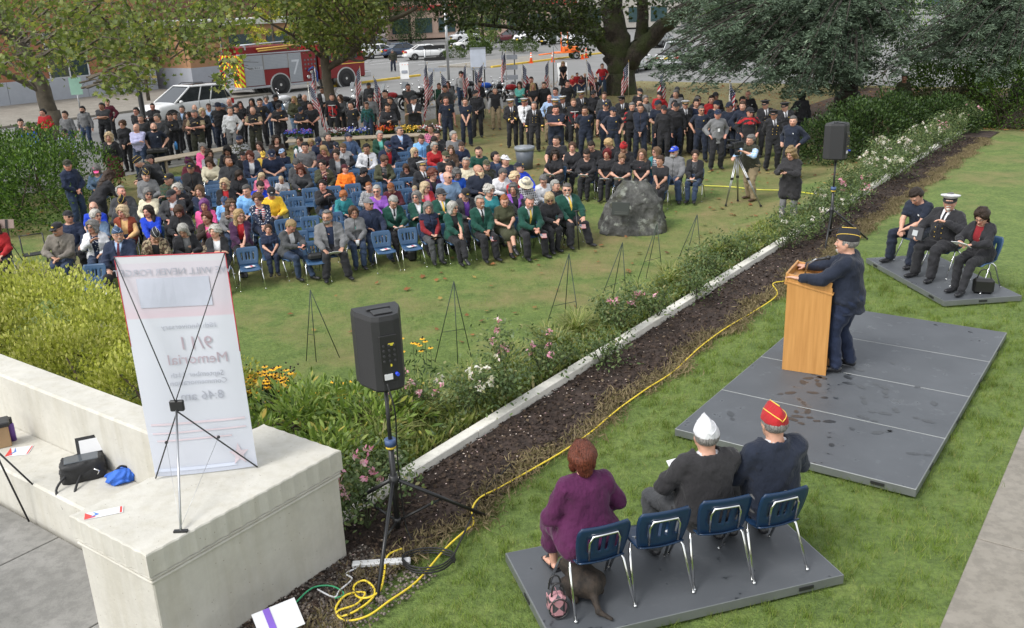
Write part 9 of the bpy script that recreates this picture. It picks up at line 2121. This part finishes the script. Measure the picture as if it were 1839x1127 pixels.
uC|8.66,28.72|u|jk:black sh:white tie:black tr:black badge:|crew.brown|peaked.black||officer in black peaked cap at the right end of the uniformed line
uD|7.98,25.63|u|jz:dnavy tr:black badge:white|crew.dgrey||r-45 w1.1|grey haired officer in dark jumper with shoulder strap at the right end
uC|9.99,31.37|u|jz:black tr:jeans|crew.brown|hood.black|r+180|person in black hooded jacket seen from behind under the spruce
uC|15.58,36.44|u|tl:olive tr:denim|short.brown|||person in blue jeans half hidden by the spruce branches
uC|-10.99,23.09|u|jz:navy tr:jeans|crew.dgrey|cap.dolive|r+60|man in navy jacket with white stripe and dark cap standing by the hedge
bendw|-9.67,22.29|u|tl:black tr:black|longcurl.brown||r+150|woman with long curly brown hair bending over in black
bend|-9.75,24.49|u|jk:black sh:white tr:black|ring.white|garrison.black.gold|r-50|man in black suit and garrison cap bending over to talk
wC|-12.53,35.60|u|tl:charcoal tr:black|short.brown||k.92|person peering out from behind the officer with white papers
wC|-11.52,34.12|u|tl:brown tr:black|longcurl.brown||k.95|curly brown haired woman right behind the tan shirted deputy
uC|-10.81,35.97|u|tl:trooper tr:dnavy|crew.grey|campaign.denim||trooper in blue campaign hat behind the other trooper's shoulder
wC|-9.88,36.83|u|ts:black tr:black|long.black|||black haired woman behind the bald deputy's right shoulder
uC|6.60,35.65|u|tl:black tr:black|crew.black|cap.charcoal||man in charcoal cap behind everyone left of the rightmost flag
uC|7.50,30.36|u|tl:dnavy tr:black|crew.black|cap.black||dark capped man squeezed behind the right hand flag
uC|7.87,30.76|u|tl:black tr:black|short.black|||dark haired man in black behind the bare headed firefighter
uC|-2.44,39.31|u|jz:charcoal tr:black|short.dbrown|||biker in charcoal jacket among the motorcycles
uC|-1.08,42.06|u|jz:black tr:black|short.black|||person in black standing behind a flag above the bearded biker
uC|1.72,39.62|u|jz:black tr:black|crew.dbrown|||person in black beside the flag near the light blue shirt
uC|6.50,31.35|u|jz:black tr:black|crew.dgrey|||grey man in black behind the short sleeved firefighter in sunglasses
wC|-6.67,38.26|u|tl:dgrey tr:black|long.brown|||long haired woman behind the sycamore beside the red jacket
uC|-4.30,35.41|u|jz:black tr:black|short.dbrown|||dark jacketed man right of the heavy charcoal sweatshirt
"""
EMPTY="""
-5.34,18.18|front row empty blue chair with leaflets, nearest the banner
-2.68,19.10|empty front row chair with leaflet, right of the woman in the puffer jacket
-2.12,19.26|empty front row chair with leaflet, left of the quilted vest
-4.49,20.45|empty second row chair left of the grey bearded man
-5.03,20.26|empty blue chair behind the woman looking at her phone
-4.93,21.33|empty blue chair right of the yellow hoodie, middle of three in line
-5.17,22.26|empty blue chair right of the yellow hoodie, farther one
-5.50,22.89|empty blue chair in front of the toddler in stripes
-4.99,23.14|empty blue chair in front of the red haired woman
-6.23,24.74|empty blue chair left of the toddler in stripes
-6.23,26.59|empty blue chair left of the grey haired man in dark grey
-5.49,25.82|empty blue chair right of the long red hair
-3.95,20.74|empty blue chair behind the man in grey jacket, right side
-4.44,23.28|empty blue chair right of the black and white zip jacket
-3.92,23.49|empty blue chair in front of the maroon capped boy
-4.15,22.54|empty blue chair left of the ginger child in teal
-3.64,22.64|empty blue chair left of the boy in checked shirt
-4.11,25.36|empty blue chair between the orange hoodie and the black hood
-3.58,25.31|empty blue chair left of the olive jacket with striped top
-3.35,23.53|empty blue chair left of the ginger boy in maroon
-2.82,23.56|empty blue chair right of the woman in olive jacket
-2.49,22.80|empty blue chair left of the baby boy
-2.38,21.16|empty blue chair between two green blazers in the second row
-2.98,25.37|empty blue chair left of the child with the console
-4.51,27.59|empty blue chair left of the officer in white shirt
-3.05,27.95|empty blue chair left of the blond woman in black jacket
-2.97,27.08|empty blue chair right of the navy jacket over red shirt
-2.90,26.29|empty blue chair behind the child with the console
-7.79,24.43|empty blue chair left of the red bearded man
-7.50,23.45|empty blue chair behind the curly blond woman in black cardigan
-6.79,24.67|empty blue chair left of the girl in pink hoodie
-4.05,18.50|empty blue chair with a black handbag on it
-4.51,19.28|empty blue chair behind the phone reader, right shoulder
-5.25,25.02|empty blue chair left of the olive cardigan
-3.66,19.94|empty blue chair behind the grey puffer jacket
-2.80,28.75|empty blue chair at the back beside the sky blue jacket
-8.15,17.25|empty blue chair with a red folder left of the navy suit
-9.17,25.16|empty blue chair behind the dark green camouflage jacket
-7.73,23.92|empty blue chair in front of the cream sweater
-2.68,28.28|empty blue chair below the yellow wreath
-2.60,26.71|empty blue chair left of the black jacket and sunglasses
-2.02,25.45|empty blue chair right of the white capped officer
-2.59,24.01|empty blue chair below the white capped officer
-1.88,21.03|empty blue chair just left of the grey haired green blazer
"""
prng=random.Random(11)
def place(key,hx,hy,rot,z,scale,wide,**k):
 f=fig(key);c,s_=math.cos(rad(rot)),math.sin(rad(rot));mx=-1 if k.get('mirror') else 1
 ox,oy=f.HC[0]*scale*mx,f.HC[1]*scale;return hx-(c*ox-s_*oy),hy-(s_*ox+c*oy)
def short(lab,n):
 w=lab.split()[:n]
 while w and w[-1] in ('and','of','the','a','in','with','over','on','at','to','near','by','behind','beside','under','right','left','her','his'):w.pop()
 return ' '.join(w)
CP=lambda name,c:simple(name,c,.7)
FLAGP=None
def held(key,root,kind_,lab):
 """programme, phone, cup or hand flag held by a person: a thing of its own"""
 f=fig(key);m=(f.hd[0]+f.hd[1])/2+nrm((f.hd[0]-f.el[0])+(f.hd[1]-f.el[1]))*.11
 M_=Matrix.LocRotScale(root.location,root.rotation_euler,root.scale);p=M_ @Vector(m);rz=root.rotation_euler.z
 who=short(lab,11)
 if kind_ in ('white','teal','green','black'):
  c=dict(white=(.7,.7,.72),teal=(.03,.25,.22),green=(.12,.22,.12),black=(.02,.02,.02))[kind_]
  o=MB().box((-.06,0,0),(.125,.17,.006),(-.5,-.12,0),.001).box((.065,0,0),(.125,.17,.006),(-.5,.12,0),.001).obj('programme' if kind_=='white' else 'booklet',CP('cover_'+kind_,c),loc=p,rot=(0,0,rz));tag(o,('programme' if kind_=='white' else kind_+' booklet')+' held by '+who,'booklet','programmes held by the audience')
 elif kind_=='phone':tag(MB().box((0,0,0),(.075,.15,.01),(-.7,0,0),.003).obj('phone',BLK,loc=p,rot=(0,0,rz)),'phone held by '+who,'phone')
 elif kind_=='cup':tag(MB().tube([(0,0,-.05),(0,0,.06)],[.034,.042],14).obj('paper_cup',PAPER,loc=p),'paper cup held by '+who,'cup')
 elif kind_=='flag':
  r=empty('hand_flag',p,rz,'small American flag on a stick held by '+short(lab,7),'hand flag');MB().tube([(0,0,0),(.03,-.12,-.16)],.004,5).obj('stick',WOOD,r);mobj('cloth',np_mesh('hand_flag_cloth',[(0,-.05,-.05),(.15,-.08,-.06),(.15,-.11,-.15),(.02,-.1,-.14)],np.array([(0,1,2,3)]),uv=[(0,1),(1,1),(1,0),(0,0)]),FLAGM,r)
def extras(key,root,tok):
 f=fig(key);T=lambda u,v,w:f.P+f.R @np.array([u,v,w]);ts,rx,ry,of=f.prof(.03)
 def fr(w,u=0):X=np.interp(w,ts,rx);return-np.interp(w,ts,ry)*(1-(abs(u)/X) **2.3) **(1/2.3)+np.interp(w,ts,of)-.008
 if tok=='stripes':
  mobj('red_panel',shell_mesh(key,'pn'),cloth('red'),root);mb=MB()
  mb.tube([T(x,fr(f.Lt*.72,abs(x))-.012,f.Lt*.72) for x in np.linspace(-.13,.13,7)],.012,5).tube([T(0,fr(w)-.012,w) for w in np.linspace(-.12,f.Lt*.72,6)],.006,5).tube([T(x,fr(-.1,abs(x))-.01,-.1) for x in np.linspace(-.13,.13,7)],.011,5)
  for q in (0,1):c_=f.el[q]*.6+f.hd[q]*.4;mb.tube([c_,c_+(f.hd[q]-f.el[q])*.1],.055,10)
  mb.obj('reflective_stripe',WHITEP,root)
 elif tok=='redyoke':mobj('yoke',shell_mesh(key,'yk'),cloth('red'),root)
 elif tok=='redsleeve':mobj('red_sleeve',shell_mesh(key,'sl'),cloth('red'),root)
 elif tok=='lanyard':MB().box(T(.0,fr(f.Lt*.45)-.012,f.Lt*.45),(.06,.006,.09)).obj('name_badge',PAPER,root);MB().tube([T(-.06,-.03,f.Lt*.95),T(0,fr(f.Lt*.5)-.01,f.Lt*.52),T(.06,-.03,f.Lt*.95)],.004,4).obj('lanyard',cloth('navy'),root)
 elif tok=='flagpatch':MB().box(T(.06,fr(f.Lt*.62,.06)-.002,f.Lt*.62),(.07,.006,.045)).obj('flag_patch',cloth('red-stripe-white'),root)
 elif tok=='scarf':
  MB().tube([T(-.05,.02,f.Lt),T(-.07,fr(f.Lt*.7,.07),f.Lt*.75),T(-.05,fr(f.Lt*.35,.05),f.Lt*.3)],[.035,.04,.035],8).tube([T(.05,.02,f.Lt),T(.07,fr(f.Lt*.7,.07),f.Lt*.75),T(.06,fr(f.Lt*.35,.06),f.Lt*.4)],[.035,.04,.03],8).obj('scarf',cloth('red-stripe-white'),root)
def shell_mesh(key,part):
 if (key,part) not in _GM:
  f=fig(key);g=SDF(f.lo,f.hi,.012);lo_,hi_=dict(pn=(-.13,.72),yk=(.66,1.04),sl=(-.5,1.0))[part]
  if part != 'sl':f.torso(g,.034)
  if part=='yk':f.arms(g,.027,.75)
  if part=='sl':g.cone(f.sh[1],.075,f.el[1],.065,.02)
  g.cut(lambda x,y,z:f.P[2]+(f.Lt*lo_ if lo_>0 else lo_)-z+0*x+0*y);g.cut(lambda x,y,z:z-f.P[2]-f.Lt*hi_+0*x+0*y);_GM[(key,part)]=g.mesh('shell',.2)
 return _GM[(key,part)]
for line in CROWD.strip().split('\n'):
 key,xy,kd,clothes,hair,head,opts,label=line.split('|');hx,hy=map(float,xy.split(','))
 wide,scale,tone,droot,prop,ex=1.05,prng.uniform(.98,1.05),prng.choice(['fair','fair','fair','red','mid']),None,None,[]
 for t in opts.split():
  if t[0]=='w' and t[1:2]=='1':wide=float(t[1:])*1.03
  elif t[0]=='k' and t[1:2] in '.01':scale=float(t[1:])
  elif t[:2]=='t.':tone=t[2:]
  elif t[:2]=='p:':prop=t[2:]
  elif t[0]=='r' and t[1:2] in '+-':droot=float(t[1:])
  else:ex.append(t)
 b_=-.8052*hx+.593*hy
 if key in VARI and 'dr:' not in clothes and not ex:key=prng.choice(VARI[key]) if prop is None or key[1] in 'BH' else key
 if kd=='s':
  rot=float(np.interp(hx,[-8,-4,1],[14,20,24]))+prng.uniform(-7,7);group='people seated in the audience';z=float(gz(hx,hy))
  if hx>.9 and hy>19.8:rot=-17+prng.uniform(-6,6)
  if ('flag'==prop or 'front row' in label) and droot is None:rot=float(np.interp(hx,[-8,-4,1],[12,20,24]))
 else:
  rot=prng.uniform(-8,14);group='people standing behind the seats';z=ZR if b_>30.5 else float(gz(hx,hy))
  if hx>4:rot -= 8
 if droot is not None:rot=droot if kd=='u' else rot+droot
 mir=prng.random()<.5 and 'badge' not in clothes and droot is None and key not in HERO
 x,y=place(key,hx,hy,rot,z,scale,wide,mirror=mir)
 zz=z+(.45*(1-scale) if kd=='s' else 0)
 r=person(key,x,y,rot,clothes,hair,head,label,group,zz,scale,wide,tone,mir)
 for t in ex:extras(key,r,t)
 if prop:held(key,r,prop,label)
 if kd=='s':chair(x,y,rot,short('blue chair under the '+label,16),z)
ECH=[]
for line in EMPTY.strip().split('\n'):
 xy,lab=line.split('|');x,y=map(float,xy.split(','));rot=float(np.interp(x,[-8,-4,1],[14,20,24]))+prng.uniform(-5,5);ECH.append(chair(x,y,rot,short(lab,16),float(gz(x,y))))
REDS=simple('leaflet_red',(.55,.08,.1),.7)
for i,w in ((0,'the empty chair nearest the banner'),(1,'the empty chair beside the puffer jacket'),(2,'the empty chair left of the quilted vest'),(12,'an empty chair behind the grey jacket')):
 c=ECH[i];r=empty('leaflet',(c.location.x,c.location.y,c.location.z+.452),c.rotation_euler.z+.3,'leaflets lying on '+w,'leaflet');MB().box((0,-.02,0),(.2,.12,.004)).obj('sheet',PAPER,r);MB().box((.03,-.02,.003),(.05,.1,.002)).obj('print',REDS,r)
c=ECH[31];r=empty('handbag',(c.location.x,c.location.y,c.location.z+.46),.4,'black handbag lying on an empty chair behind the phone reader','handbag');MB().box((0,0,.07),(.3,.16,.14),None,.04).obj('bag',BAGM,r);MB().tube(curve_pts([(-.1,0,.13),(0,-.02,.24),(.1,0,.13)]),.008,5).obj('strap',BAGM,r)
# speaker
ld_=ldir.normalized();sr=math.degrees(math.atan2(-ld_.x,ld_.y));so=rc+ld_*.27+Vector((-ld_.y,ld_.x,0))*.3
r=person('speaker',so.x,so.y,sr,'jk:dnavy sh:white tr:navy','ring.grey','garrison.black.gold goatee.white','man in dark navy suit and black garrison cap speaking at the lectern',None,.1,1.03,1.06)
# four chairs seen from behind
bt=[at(1083,942,.9),at(1196,916,.9),at(1309,893,.9),at(1410,880,.9)];rd=(bt[3]-bt[0]).normalized();fn_=Vector((-rd.y,rd.x,0));cr_=math.degrees(math.atan2(fn_.x,-fn_.y))
CN=['dark blue chair under the woman in the plum dress on the near platform','empty dark blue chair on the near platform, second from the left','dark blue chair under the man in the white garrison cap','dark blue chair under the man in the red garrison cap']
co_=[p+fn_*.27 for p in bt]
for i,p in enumerate(co_):chair(p.x,p.y,cr_+[4,0,-3,3][i],CN[i],.1,'dark blue chairs on the near platform',True)
p=co_[0];person('plumback',p.x+.0,p.y+.0,cr_+6,'dr:plum','fem.auburn','','auburn haired woman in plum dress seen from behind on the near platform',None,.1,.99,1.0)
sand=MB();f=fig('plumback')
for q in (0,1):
 a=f.an[q];sand.box((a[0],a[1]-.06,.012),(.08,.25,.02),None,.008);sand.tube([(a[0]-.045,a[1]-.11,.02),(a[0],a[1]-.11,.075),(a[0]+.045,a[1]-.11,.02)],.01,5);sand.tube([(a[0]-.045,a[1]+.02,.03),(a[0],a[1]-.03,.09),(a[0]+.045,a[1]+.02,.03)],.01,5)
pr_=[o for o in bpy.data.objects if o.get('label','').startswith('auburn haired woman in plum dress')][0];sand.obj('sandals',simple('leather_black',PAL['black'],.4),pr_)
p=co_[2]-rd*.03;rb_=person('blackback',p.x,p.y,cr_-2,'jk:offblack sh:white tr:dgrey','ring.grey','garrison.white.white','man in black jacket and tall white garrison cap seen from behind',None,.1,.97,1.12);held('blackback',rb_,'white','the man in the white garrison cap')
p=co_[3]+rd*.09;rb_=person('navyback',p.x,p.y,cr_+2,'jk:dnavy sh:white tr:grey','ring.grey','garrison.red.gold','man in navy jacket and red garrison cap seen from behind',None,.1,1.0,1.1);held('navyback',rb_,'white','the man in the red garrison cap')
# three guests at the right
def seated_guest(key,px,py,rot,*a,**k):
 h=at(px,py,.1+fig(key).HC[2]);x,y=place(key,h.x,h.y,rot,.1,1.0,1.0);return person(key,x,y,rot,*a,z=.1,**k),x,y
r,x,y=seated_guest('bowed',1646,352,-58,'ts:dnavy tr:dnavy badge:white belt:','short.dbrown','','police officer in navy uniform sitting with bowed head and clasped hands',None,wide=1.06);chair(x,y,-58,'blue chair under the bowed police officer',.1,'chairs on the far platform')
r,x,y=seated_guest('chief',1706,362,-58,'jk:black sh:white tie:black buttons: badge: tr:black','crew.grey','peaked.white goatee.white','navy man in black uniform and white peaked cap holding a plaque',None,wide=1.08);chair(x,y,-58,'blue chair under the navy man in the white cap',.1,'chairs on the far platform')
f=fig('chief');hp=Matrix.LocRotScale(r.location,r.rotation_euler,r.scale) @Vector(f.hd[1]+np.array([.02,-.08,.0]));q=empty('award_plaque',hp,r.rotation_euler.z,'dark engraved plaque held on the knee of the navy man','plaque');MB().box((0,0,.02),(.26,.03,.2),(-.25,0,0),.006).obj('board',simple('dark_board',(.03,.03,.035),.4),q);MB().box((0,-.018,.03),(.09,.012,.09),(-.25,0,0)).obj('silver_plate',STEEL,q)
G1=MB();f=fig('chief');a=f.sh[0]+(f.el[0]-f.sh[0])*.45
for k in range(3):G1.tube([a+np.array([.06,-.03,-.02-.02*k]),a+np.array([.065,.0,-.04-.02*k]),a+np.array([.06,.03,-.02-.02*k])],.006,4)
G1.ell(a+np.array([.062,0,.03]),(.008,.03,.02),8,5);G1.obj('gold_rank_badge',GOLD,r);G2=MB();e,w=f.el[1],f.hd[1]
for k in range(4):b0=e+(w-e)*(.45+.1*k);G2.tube([b0,b0+(w-e)*.045],.055,10)
G2.obj('gold_service_stripe',GOLD,r)
r,x,y=seated_guest('reader',1763,388,-58,'jo:black tl:dred tr:black','fem.dbrown','gl','dark haired woman in black jacket and red top reading a sheet',None);chair(x,y,-58,'blue chair under the woman reading a sheet',.1,'chairs on the far platform');held('reader',r,'white','the dark haired woman in the black jacket')
p=at(1764,526,.1);q=empty('handbag',p,rad(-20),'black leather handbag standing on the far platform beside the chair','handbag');MB().box((0,0,.12),(.3,.14,.24),None,.04).obj('bag',simple('black_leather',(.012,.012,.012),.35),q);MB().tube(curve_pts([(-.1,0,.23),(-.05,0,.36),(.05,0,.36),(.1,0,.23)]),.009,6).obj('handle',BLK,q)
# camera man and the woman with the phone
h=atg(1348,247,1.62);gc=h.z-1.62;x,y=place('camman',h.x,h.y,-62,0,1,1);r=person('camman',x,y,-62,'tl:sky-plaid-white vs:dolive tr:khaki shoes:brown','short.grey','','grey haired cameraman in olive vest and tan trousers working a video camera',None,gc,1.0,1.08)
fw_=Vector((math.sin(rad(-62)),-math.cos(rad(-62)),0));cx_=Vector((h.x,h.y,0))+fw_*.42;vc=empty('video_camera',(cx_.x,cx_.y,1.38+gc),rad(-62),'black video camera mounted on the silver tripod','video camera')
MB().box((0,0,.1),(.12,.34,.16),None,.02).obj('body',BLK,vc);MB().tube([(0,-.16,.1),(0,-.34,.1)],[.045,.055],14).obj('lens',BLK,vc);MB().box((0,-.1,.22),(.04,.26,.03),None,.01).obj('handle',BLK,vc);MB().box((.08,.02,.17),(.05,.16,.06),None,.01).obj('viewfinder',BLK,vc);MB().tube([(0,-.12,.24),(0,-.34,.26)],.018,8).obj('microphone',BLK,vc)
tp=empty('camera_tripod',(cx_.x,cx_.y,gc),0,'silver and black tripod under the video camera','tripod');MB().cyl((0,0,1.3),.07,.14,12).obj('fluid_head',BLK,tp)
for px,py in ((1303,370),(1367,371),(1325,361)):
 e=atg(px,py,.01)-tp.location;lg=MB()
 for s_ in (-.022,.022):lg.tube([(s_,0,1.2),(e.x+s_*.4,e.y,e.z)],.011,6)
 l_=lg.obj('leg',STEEL,tp);MB().box(Vector((0,0,1.2)).lerp(e,.45),(.07,.05,.06)).box(Vector((0,0,1.2)).lerp(e,.98),(.05,.05,.04)).obj('leg_lock',BLK,l_)
h=atg(1421,268,1.585);gc=h.z-1.585;x,y=place('phone',h.x,h.y,-40,0,.98,1);r=person('phone',x,y,-40,'tl:grey ct:offblack tr:grey shoes:tan','longcurl.blond','','blond woman in long dark coat and grey leggings looking at her phone',None,gc,.98);held('phone',r,'phone','the blond woman in the long dark coat')
# red topped person at the far left edge with a tablet on a stand
h=atg(-10,408,1.175);gc=h.z-1.175;x,y=place('fA',h.x,h.y,25,0,1,1);person('fA',x,y,25,'tl:red tr:black','bob.brown','','person in red top at the left edge behind the tablet','people seated in the audience',gc,1,1.1);chair(x,y,25,'blue chair under the red topped person at the left edge',gc)
p=atg(33,500);q=empty('tablet_stand',p,rad(20),'tablet in pale cover on a black tripod at the left edge','tablet stand');zt=1.15
for k in range(3):MB().tube([(0,0,.8),(.3*math.cos(k*2.1),.3*math.sin(k*2.1),.01)],.01,6).obj('leg',BLKM,q)
MB().tube([(0,0,.7),(0,0,zt)],.012,6).obj('column',BLKM,q);MB().box((0,0,zt+.05),(.28,.015,.19),(-.2,.1,0),.004).obj('tablet',simple('rose_cover',(.35,.25,.22),.5),q);MB().box((0,-.012,zt+.05),(.05,.012,.19),(-.2,.1,0)).obj('clamp',BLK,q)
p=atg(72,500);q=empty('rollator',p,rad(30),'black folded walking frame beside the man in taupe jacket','walking frame')
for sx in (-.22,.22):MB().tube(curve_pts([(sx,-.25,.05),(sx,-.1,.5),(sx,.05,.88),(sx,.22,.93)]),.014,6).obj('side_tube',BLKM,q);MB().tube([(sx,.3,.08),(sx,.02,.6)],.012,6).obj('rear_tube',BLKM,q);MB().cyl((sx,-.25,.09),.09,.03,14,'X').cyl((sx,.3,.09),.09,.03,14,'X').obj('wheel',RUB,q)
MB().box((0,0,.55),(.42,.26,.03),None,.01).obj('seat',BLK,q);MB().tube([(-.22,.2,.93),(.22,.2,.93)],.012,6).obj('crossbar',BLKM,q)
# dog under the near chair
p=co_[0];dg=empty('dog',(p.x-.1+fn_.x*.1,p.y+.02+fn_.y*.1,.1),rad(cr_+12),'brindle dog sitting under the chair of the woman in plum with its head beside her','dog')
g=SDF((-.35,-.85,-.02),(.35,.6,.72),.0085)
g.cone((-.02,.22,.16),.13,(-.05,-.1,.2),.12,.06);g.cone((-.05,-.1,.2),.125,(-.14,-.36,.3),.105,.06);g.cone((-.14,-.38,.33),.085,(-.22,-.5,.5),.06,.05)
g.ell((-.25,-.54,.56),(.062,.085,.06),None,.03);g.cone((-.27,-.6,.55),.042,(-.33,-.72,.52),.026,.03)
for sx in (-1,1):
 g.cone((-.14+sx*.07,-.38,.28),.045,(-.16+sx*.08,-.42,.05),.026,.03);g.cone((-.16+sx*.08,-.42,.04),.028,(-.17+sx*.08,-.5,.025),.024,.02)
 g.cone((-.02+sx*.1,.2,.16),.085,(-.04+sx*.15,.02,.1),.05,.04);g.cone((-.04+sx*.15,.02,.09),.04,(-.02+sx*.14,.2,.035),.028,.03);g.cone((-.02+sx*.14,.2,.03),.026,(-.03+sx*.15,.08,.022),.022,.02)
 g.cone((-.22+sx*.045+.0,-.5,.6),.022,(-.19+sx*.075,-.47,.57),.014,.015,flat=((0,1,0),.5))
g.cone((0,.32,.12),.035,(.04,.46,.05),.025,.03);g.cone((.04,.46,.05),.024,(-.02,.57,.025),.014,.02);g.rough(.003,2,2)
m,t,b=new_mat('brindle_fur');v=coord(t);c=ramp(t,noise(t,v,14,5,.7),[(.35,(.014,.011,.009)),(.6,(.04,.028,.02))]);L(t,c,b.inputs['Base Color']);b.inputs['Roughness'].default_value=.8;dg.scale=(.85,.9,.88);bump(t,b,noise(t,v,90,3),.6,.01)
mobj('body',g.mesh('dog',.1),m,dg);MB().ell((-.345,-.745,.525),(.016,.014,.013),8,6).ell((-.3,-.585,.585),.009,8,5).ell((-.235,-.615,.585),.009,8,5).obj('nose_and_eyes',BLK,dg)
# small patterned bag by the near left chair
p=at(1000,1100,.1);q=empty('patterned_bag',p,rad(10),'small grey and pink diamond patterned bag standing on the near platform','bag');m,t,b=new_mat('argyle');v=coord(t);ch=N(t,'ShaderNodeTexChecker');ch.inputs['Scale'].default_value=14;mp=N(t,'ShaderNodeMapping');mp.inputs['Rotation'].default_value=(0,rad(45),0);L(t,v,mp.inputs[0]);L(t,mp.outputs[0],ch.inputs['Vector']);ch.inputs['Color1'].default_value=(.05,.05,.055,1);ch.inputs['Color2'].default_value=(.4,.2,.22,1);L(t,ch.outputs['Color'],b.inputs['Base Color'])
MB().box((0,0,.1),(.14,.18,.2),None,.04).obj('bag',m,q);MB().tube([(.075*math.cos(a),-.092,.1+.085*math.sin(a)) for a in np.linspace(0,6.28,17)[:-1]],.006,5,closed=True).obj('piping',BLK,q)
for sy in (-.05,.05):MB().tube(curve_pts([(-.05,sy,.19),(-.03,sy,.29),(.03,sy,.29),(.05,sy,.19)]),.007,5).obj('handle',BLK,q)
# bags under the front row
for px,py,lab in ((741,468,'black backpack under the chair left of the quilted vest'),(892,455,'small grey bucket bag at the feet of the woman in olive')):
 p=atg(px,py);q=empty('bag',p,.3,lab,'bag');MB().box((0,0,.13),(.2,.14,.26),None,.05).obj('bag',BAGM,q);MB().tube(curve_pts([(-.05,0,.25),(0,0,.33),(.05,0,.25)]),.008,5).obj('handle',BAGM,q)
# walking stick of the stout man
p=atg(1040,448);q=empty('walking_stick',p,0,'black walking stick held by the stout man in the green blazer','walking stick');MB().tube([(0,0,0),(-.05,.1,.86)],.012,8).obj('shaft',BLKM,q);MB().tube([(-.1,.1,.86),(.03,.1,.875)],.014,8).obj('grip',BLK,q)
# power of the folded leaves: tree shadows are left to the renderer
bpy.context.view_layer.update()
